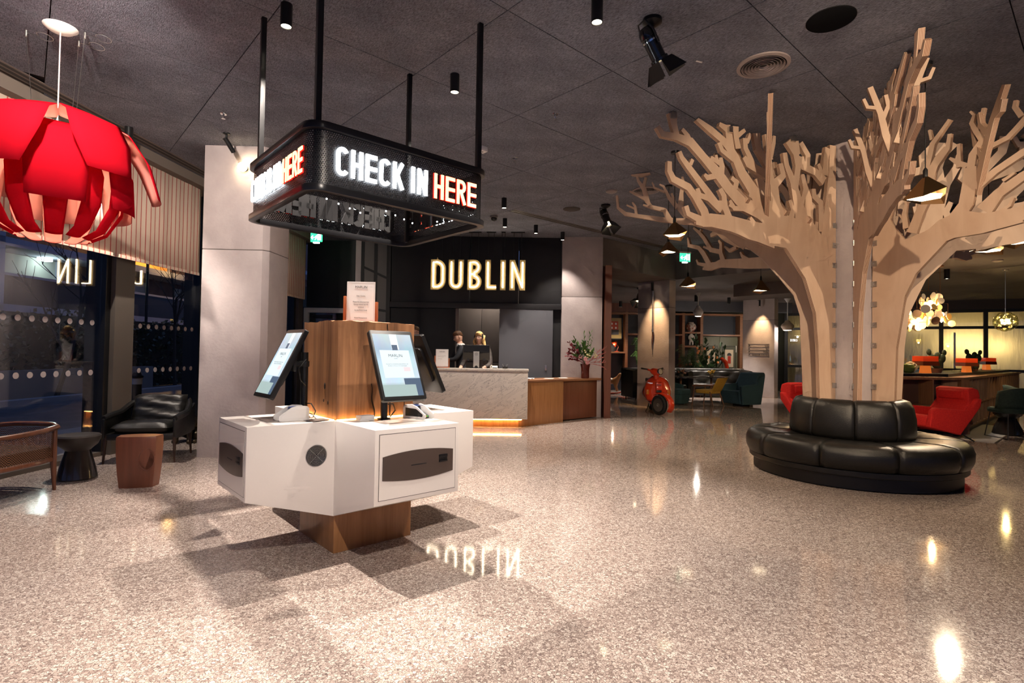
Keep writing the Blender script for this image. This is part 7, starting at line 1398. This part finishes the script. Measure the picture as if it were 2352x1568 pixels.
g = G(); g.b2((-0.01, -0.02, 0.001), (3.2, 0.0, 0.010)); g.ob('dark_binding', mat('rug_binding', (0.05, 0.03, 0.02), 0.8), rg)
# ================================================================== CEILING FIXTURES
def downlight(x, y, label, watts=150, zt=H, cone=84, col=NEUT, s=1.0):
    t = thing('downlight', label, 'downlight', (x, y, zt), 0, 'black cylinder downlights')
    g = G(); g.lathe([(0.042*s, 0), (0.042*s, -0.165*s), (0.036*s, -0.165*s), (0.034*s, -0.15*s)], n=24, cap=False); g.ob('can', M_BLKM, t, smooth=True)
    g = G(); g.lathe([(0.035*s, -0.152*s), (0.035*s, -0.158*s)], n=20); g.ob('lens', M_LAMPW, t)
    if watts: spot((x, y, zt-0.18*s), (x, y, 0), watts, cone, 0.55, col, 0.02)
for x, y, w_, lb in ((0.57, 3.83, 400, 'black downlight cut by the top picture edge'), (-1.695, 3.94, 760, 'black downlight beside the near sign post'), (-0.56, 4.91, 640, 'black downlight between the two rear sign posts'), (-4.46, 6.22, 330, 'black downlight above the striped blind'),
    (-0.166, 8.85, 330, 'black downlight nearest the sign, above reception'), (-0.17, 10.2, 330, 'second black downlight from the sign above reception'), (0.436, 10.69, 150, 'third black downlight from the sign above reception'), (1.02, 11.27, 190, 'black downlight against the reception column')):
    downlight(x, y, lb, w_)
for x, y, w_, lb in ((4.45, 18.6, 280, 'lounge downlight left of the stage spotlight'), (3.9, 19.6, 200, 'lounge downlight above the shopfront print'), (5.85, 17.3, 420, 'lounge downlight behind the brass pendant'), (7.1, 17.8, 420, 'lounge downlight over the blue armchair'), (8.35, 10.95, 110, 'bar downlight left of the smoke detector'), (9.25, 11.55, 110, 'bar downlight above the disc chandeliers')):
    downlight(x, y, lb, w_, HL, 75, NEUT, 1.25)
spot((3.55, 13.9, 3.15), (3.75, 14.15, 1.9), 260, 52, 0.9, (1.0, 0.62, 0.30), 0.03); spot((8.15, 17.9, 3.1), (8.35, 18.2, 1.9), 240, 52, 0.9, (1.0, 0.64, 0.32), 0.03)
def clip(x, y, z, label):
    t = thing('column_spot', label, 'spotlight', (x, y, z), 0, 'small column spotlights'); g = G(); g.lathe([(0.03, 0), (0.03, -0.20)], n=16); g.ob('can', M_BLKM, t, smooth=True); g = G(); g.b2((-0.02, -0.02, 0), (0.02, 0.1, 0.02)); g.ob('clip', M_BLKM, t)
clip(3.62, 14.05, 3.22, 'small black spotlight washing the scooter column'); clip(8.2, 18.0, 3.22, 'small black spotlight washing the sign column')
def par_can(loc, tgt, label, s=1.0, watts=0, cone=36, col=WARM):
    t = thing('stage_spotlight', label, 'spotlight', loc, 0, 'black stage spotlights'); t.scale = (s,)*3
    g = G(); g.lathe([(0.085, 0), (0.085, -0.03), (0.05, -0.055), (0.02, -0.07)], n=24); g.ob('ceiling_plate', M_BLKM, t, smooth=True)
    g = G(); g.tube([(0, 0, -0.06), (0.02, 0, -0.13)], 0.012, 8); g.ob('stem', M_BLKM, t)
    h = bpy.data.objects.new('head', None); C.objects.link(h); h.parent = t; h.location = (0, 0, -0.22); d = (Vector(tgt)-Vector(loc)-Vector((0, 0, -0.22))); h.rotation_euler = d.to_track_quat('-Z', 'Y').to_euler()
    g = G(); g.lathe([(0.004, 0.16), (0.05, 0.15), (0.072, 0.11), (0.075, 0.06), (0.066, 0.055), (0.066, -0.13), (0.08, -0.135), (0.08, -0.16)], n=28, cap=False); g.ob('body', mat('gloss_black', (0.01, 0.01, 0.01), 0.2, coat=0.5), h, smooth=True)
    g = G(); g.lathe([(0.0735, 0.02), (0.0735, 0.035), (0.066, 0.04)], n=24, cap=False); g.ob('chrome_band', M_CHROME, h, smooth=True)
    g = G(); g.lathe([(0.072, -0.14), (0.072, -0.145)], n=24); g.ob('lens', M_LAMPO, h)
    g = G(); g.tube([(-0.085, 0, -0.02), (-0.09, 0, 0.10), (-0.05, 0, 0.20), (0.05, 0, 0.20), (0.09, 0, 0.10), (0.085, 0, -0.02)], 0.008, 6); g.ob('yoke', M_BLKM, h)
    for k in range(4):
        a = k*PI/2; A = Matrix.Rotation(a, 3, 'Z'); B = Matrix.Rotation(R(28 if k % 2 else 18), 3, 'X'); w0 = 0.085; P_ = []
        for x, z in ((-w0*.8, 0), (w0*.8, 0), (w0*1.3, -0.15), (-w0*1.3, -0.15)): q = B @ Vector((x, 0, z)); P_.append(A @ (q+Vector((0, 0.085, -0.16))))
        g = G(); g.add(P_, [(0, 1, 2, 3)]); o = g.ob('barn_door', M_BLKM, h); o.modifiers.new('t', 'SOLIDIFY').thickness = 0.002
        if k == 0: pass
    g = G(); g.add([(-.02, .1435, -.23), (.03, .1435, -.23), (.03, .153, -.25), (-.02, .153, -.25)], [(0, 1, 2, 3)]); g.ob('white_label', M_PAPER, h)
    if watts: v = Vector(loc)+Vector((0, 0, -0.22*s)); p = v + (Vector(tgt)-v).normalized()*0.17*s; spot(tuple(p), tgt, watts, cone, 0.4, col, 0.05)
    return t
par_can((1.02, 4.05, H), (1.75, 4.35, 2.5), 'large black stage spotlight with barn doors on the ceiling', 0.85, 120, 60)
par_can((1.55, 9.15, H), (1.9, 8.6, 2.5), 'small black stage spotlight near the tree tips', 0.95, 60, 60)
par_can((3.66, 15.6, HL), (3.2, 15.0, 2.2), 'black stage spotlight left of the scooter column', 1.1, 60, 50, COOL)
par_can((8.3, 19.2, HL), (8.2, 18.6, 2.6), 'black stage spotlight left of the sign column', 1.2, 30, 50, NEUT)
par_can((7.2, 8.9, H), (4.6, 6.8, 1.6), 'stage spotlight aimed at the tree from behind its right arm', 1.3, 420, 50)
t = thing('mini_spotlight', 'small black ceiling spotlight aimed at concrete column', 'spotlight', (-3.40, 6.35, H)); g = G(); g.lathe([(0.04, 0), (0.04, -0.012), (0.012, -0.02), (0.012, -0.07)], n=18); g.ob('mount', M_BLKM, t, smooth=True)
g = G(); g.tube([(-0.01, -0.02, -0.06), (0.04, 0.09, -0.19)], 0.027, 16); g.ob('can', M_BLKM, t, smooth=True); spot((-3.35, 6.47, 3.67), (-3.27, 6.75, 3.60), 9, 100, 0.9, WARM, 0.02)
# speakers, vents, detectors
def flat(name, label, cat, x, y, r, m, zt=H, th=0.006):
    t = thing(name, label, cat, (x, y, zt)); g = G(); g.lathe([(r, 0), (r, -th), (r*0.97, -th-0.002)], n=40); g.ob('grille', m, t, smooth=True); g = G(); g.lathe([(r*1.02, 0), (r*1.02, -0.003)], n=40); g.ob('rim', M_BLKM, t); return t
flat('ceiling_speaker', 'large round black ceiling speaker above the tree', 'speaker', 2.345, 4.01, 0.165, mat('speaker_cloth', (0.006, 0.006, 0.007), 0.95, spec=0.05)); flat('ceiling_speaker', 'far round dark ceiling speaker near the air slot', 'speaker', 1.006, 9.45, 0.15, mat('speaker_cloth2', (0.05, 0.04, 0.038), 0.9))
def ring_vent(x, y, r, label):
    t = thing('round_vent', label, 'air vent', (x, y, H), 0, 'round ceiling vents'); mv = mat('taupe_metal', (0.26, 0.215, 0.21), 0.5)
    g = G(); g.lathe([(r, 0), (r, -0.012), (r*0.86, -0.018), (r*0.84, 0)], n=48, cap=False); g.ob('flange', mv, t, smooth=True); g = G(); g.lathe([(r*0.85, -0.001), (r*0.85, -0.002)], n=40); g.ob('well', M_BLACK, t)
    for k in range(6): q = r*(0.76-0.12*k); g = G(); g.lathe([(q, -0.004), (q+0.012, -0.02), (q+0.008, -0.02), (q-0.004, -0.004)], n=36, cap=False); g.ob('louvre_ring', mv, t, smooth=True)
ring_vent(2.14, 4.66, 0.215, 'round louvred ceiling vent beside the black speaker'); ring_vent(2.02, 8.3, 0.21, 'round louvred vent behind the left branch tips')
def sprinkler(x, y, label):
    t = thing('sprinkler', label, 'sprinkler', (x, y, H), 0, 'ceiling sprinklers'); g = G(); g.lathe([(0.035, 0), (0.032, -0.006)], n=18); g.ob('escutcheon', M_CHROME, t); g = G(); g.lathe([(0.01, 0), (0.01, -0.03), (0.004, -0.045), (0.02, -0.05), (0.02, -0.053)], n=14); g.ob('head', M_CHROME, t)
sprinkler(-3.156, 5.82, 'chrome ceiling sprinkler near the concrete column'); sprinkler(0.418, 5.70, 'chrome ceiling sprinkler right of the hanging sign'); sprinkler(0.0, 7.0, 'tiny chrome ceiling sprinkler behind the hanging sign')
t = thing('ceiling_sensor', 'small white sensor box on ceiling beside the sign post', 'sensor', (-0.40, 6.65, H), UA); g = G(); g.b2((-0.045, -0.045, -0.06), (0.045, 0.045, 0)); g.ob('box', mat('white_plastic', (0.72, 0.70, 0.70), 0.4), t, bev=0.004); g = G(); g.lathe([(0.010, -0.062), (0.010, -0.06)], n=12); g.ob('eye', M_BLACK, t)
t = thing('dome_camera', 'small dark dome camera on ceiling above reception', 'camera', (-0.37, 10.0, H)); g = G(); g.lathe([(0.07, 0), (0.07, -0.04)], n=20); g.ob('collar', mat('grey_plastic', (0.2, 0.18, 0.17), 0.5), t); g = G(); g.ball((0, 0, -0.05), 0.055, 16, 10); g.ob('dome', mat('smoked_dome', (0.01, 0.01, 0.01), 0.1), t, smooth='all')
t = thing('smoke_detector', 'pale round detector left of the branch tips', 'detector', (1.50, 8.35, H)); g = G(); g.lathe([(0.09, 0), (0.085, -0.02), (0.05, -0.035)], n=24); g.ob('case', mat('taupe_metal', (0.26, 0.215, 0.21), 0.5), t, smooth=True)
t = thing('smoke_detector', 'dark round detector on the bar ceiling', 'detector', (9.3, 10.4, HL)); g = G(); g.lathe([(0.09, 0), (0.085, -0.02), (0.05, -0.035)], n=24); g.ob('case', mat('taupe_metal', (0.26, 0.215, 0.21), 0.5), t, smooth=True)
t = thing('ceiling_tab', 'small pale tab on ceiling between spotlight and vent', 'label', (1.57, 4.62, H), R(20)); g = G(); g.b2((-0.03, -0.008, -0.004), (0.03, 0.008, 0)); g.ob('tab', M_WHITEP, t)
def exit_sign(x, y, z, rz, label, zt):
    t = thing('exit_sign', label, 'exit sign', (x, y, z), rz, 'green exit signs'); mg = mat('exit_green', (0.02, 0.3, 0.14), 0.4, emit=(0.05, 0.75, 0.35), es=1.6); mw = mat('exit_white', (0.7, 0.8, 0.75), 0.4, emit=(0.8, 1.0, 0.9), es=3.2)
    g = G(); g.b2((-0.125, -0.015, 0), (0.125, 0.015, 0.19)); g.ob('panel', mg, t, bev=0.003); g = G(); g.b2((-0.135, -0.03, 0.19), (0.135, 0.03, 0.225)); g.ob('gear_tray', M_WHITEP, t); g = G(); g.b2((-0.06, -0.03, -0.03), (0.06, 0.03, -0.005)); g.ob('down_lamp', mw, t)
    g = G(); f = lambda x, z, y: (x, y, z)
    for P_ in ([(0.03, 0.03), (0.11, 0.03), (0.11, 0.17), (0.03, 0.17)],): g.prism(P_, -0.018, -0.0155, f)
    for p_, w0 in (([(0.055, 0.14), (0.04, 0.10), (0.02, 0.06), (0.0, 0.04)], 0.016), ([(0.04, 0.10), (0.06, 0.065), (0.07, 0.03)], 0.016), ([(0.055, 0.13), (0.02, 0.115), (0.01, 0.09)], 0.012)): stroke(g, [(a-0.03, b) for a, b in p_], w0, -0.020, -0.0155, f)
    stroke(g, [(-0.02, 0.09), (-0.11, 0.09)], 0.016, -0.018, -0.0155, f); stroke(g, [(-0.07, 0.13), (-0.11, 0.09), (-0.07, 0.05)], 0.016, -0.019, -0.0155, f); g.ob('pictogram', mw, t)
    for s in (-0.08, 0.08): g = G(); g.tube([(s, 0, 0.22), (s, 0, zt-z)], 0.004, 6); g.ob('hanger', M_BLKM, t)
exit_sign(3.93, 12.4, 3.50, R(10), 'green running-man exit sign left of the plywood tree', H); exit_sign(-4.08, 11.2, 3.58, R(-8), 'green exit sign glimpsed below the hanging sign', H)
# glowing ball added for the spotlight's overexposed pool on concrete column
t = thing('column_hotspot', 'bright round glow lamp on concrete column behind sign post', 'lamp', (-3.36, 6.66, 3.59)); g = G(); g.ball((0, 0, 0), 0.055, 16, 10); g.ob('bulb', emis('column_glow', (1.0, 0.80, 0.45), 18), t, smooth='all'); g = G(); g.tube([(0, 0.03, 0), (0, 0.075, 0)], 0.03, 12); g.ob('hotspot_stub', M_BLKM, t)

for _n in ('pendant_glow', 'chandelier_bulb', 'globe_bulb', 'small_bulb', 'tiny_led', 'pendant_bulb', 'column_glow', 'sodium_lamp', 'cool_lamp'):
    _M[_n].cycles.emission_sampling = 'NONE'
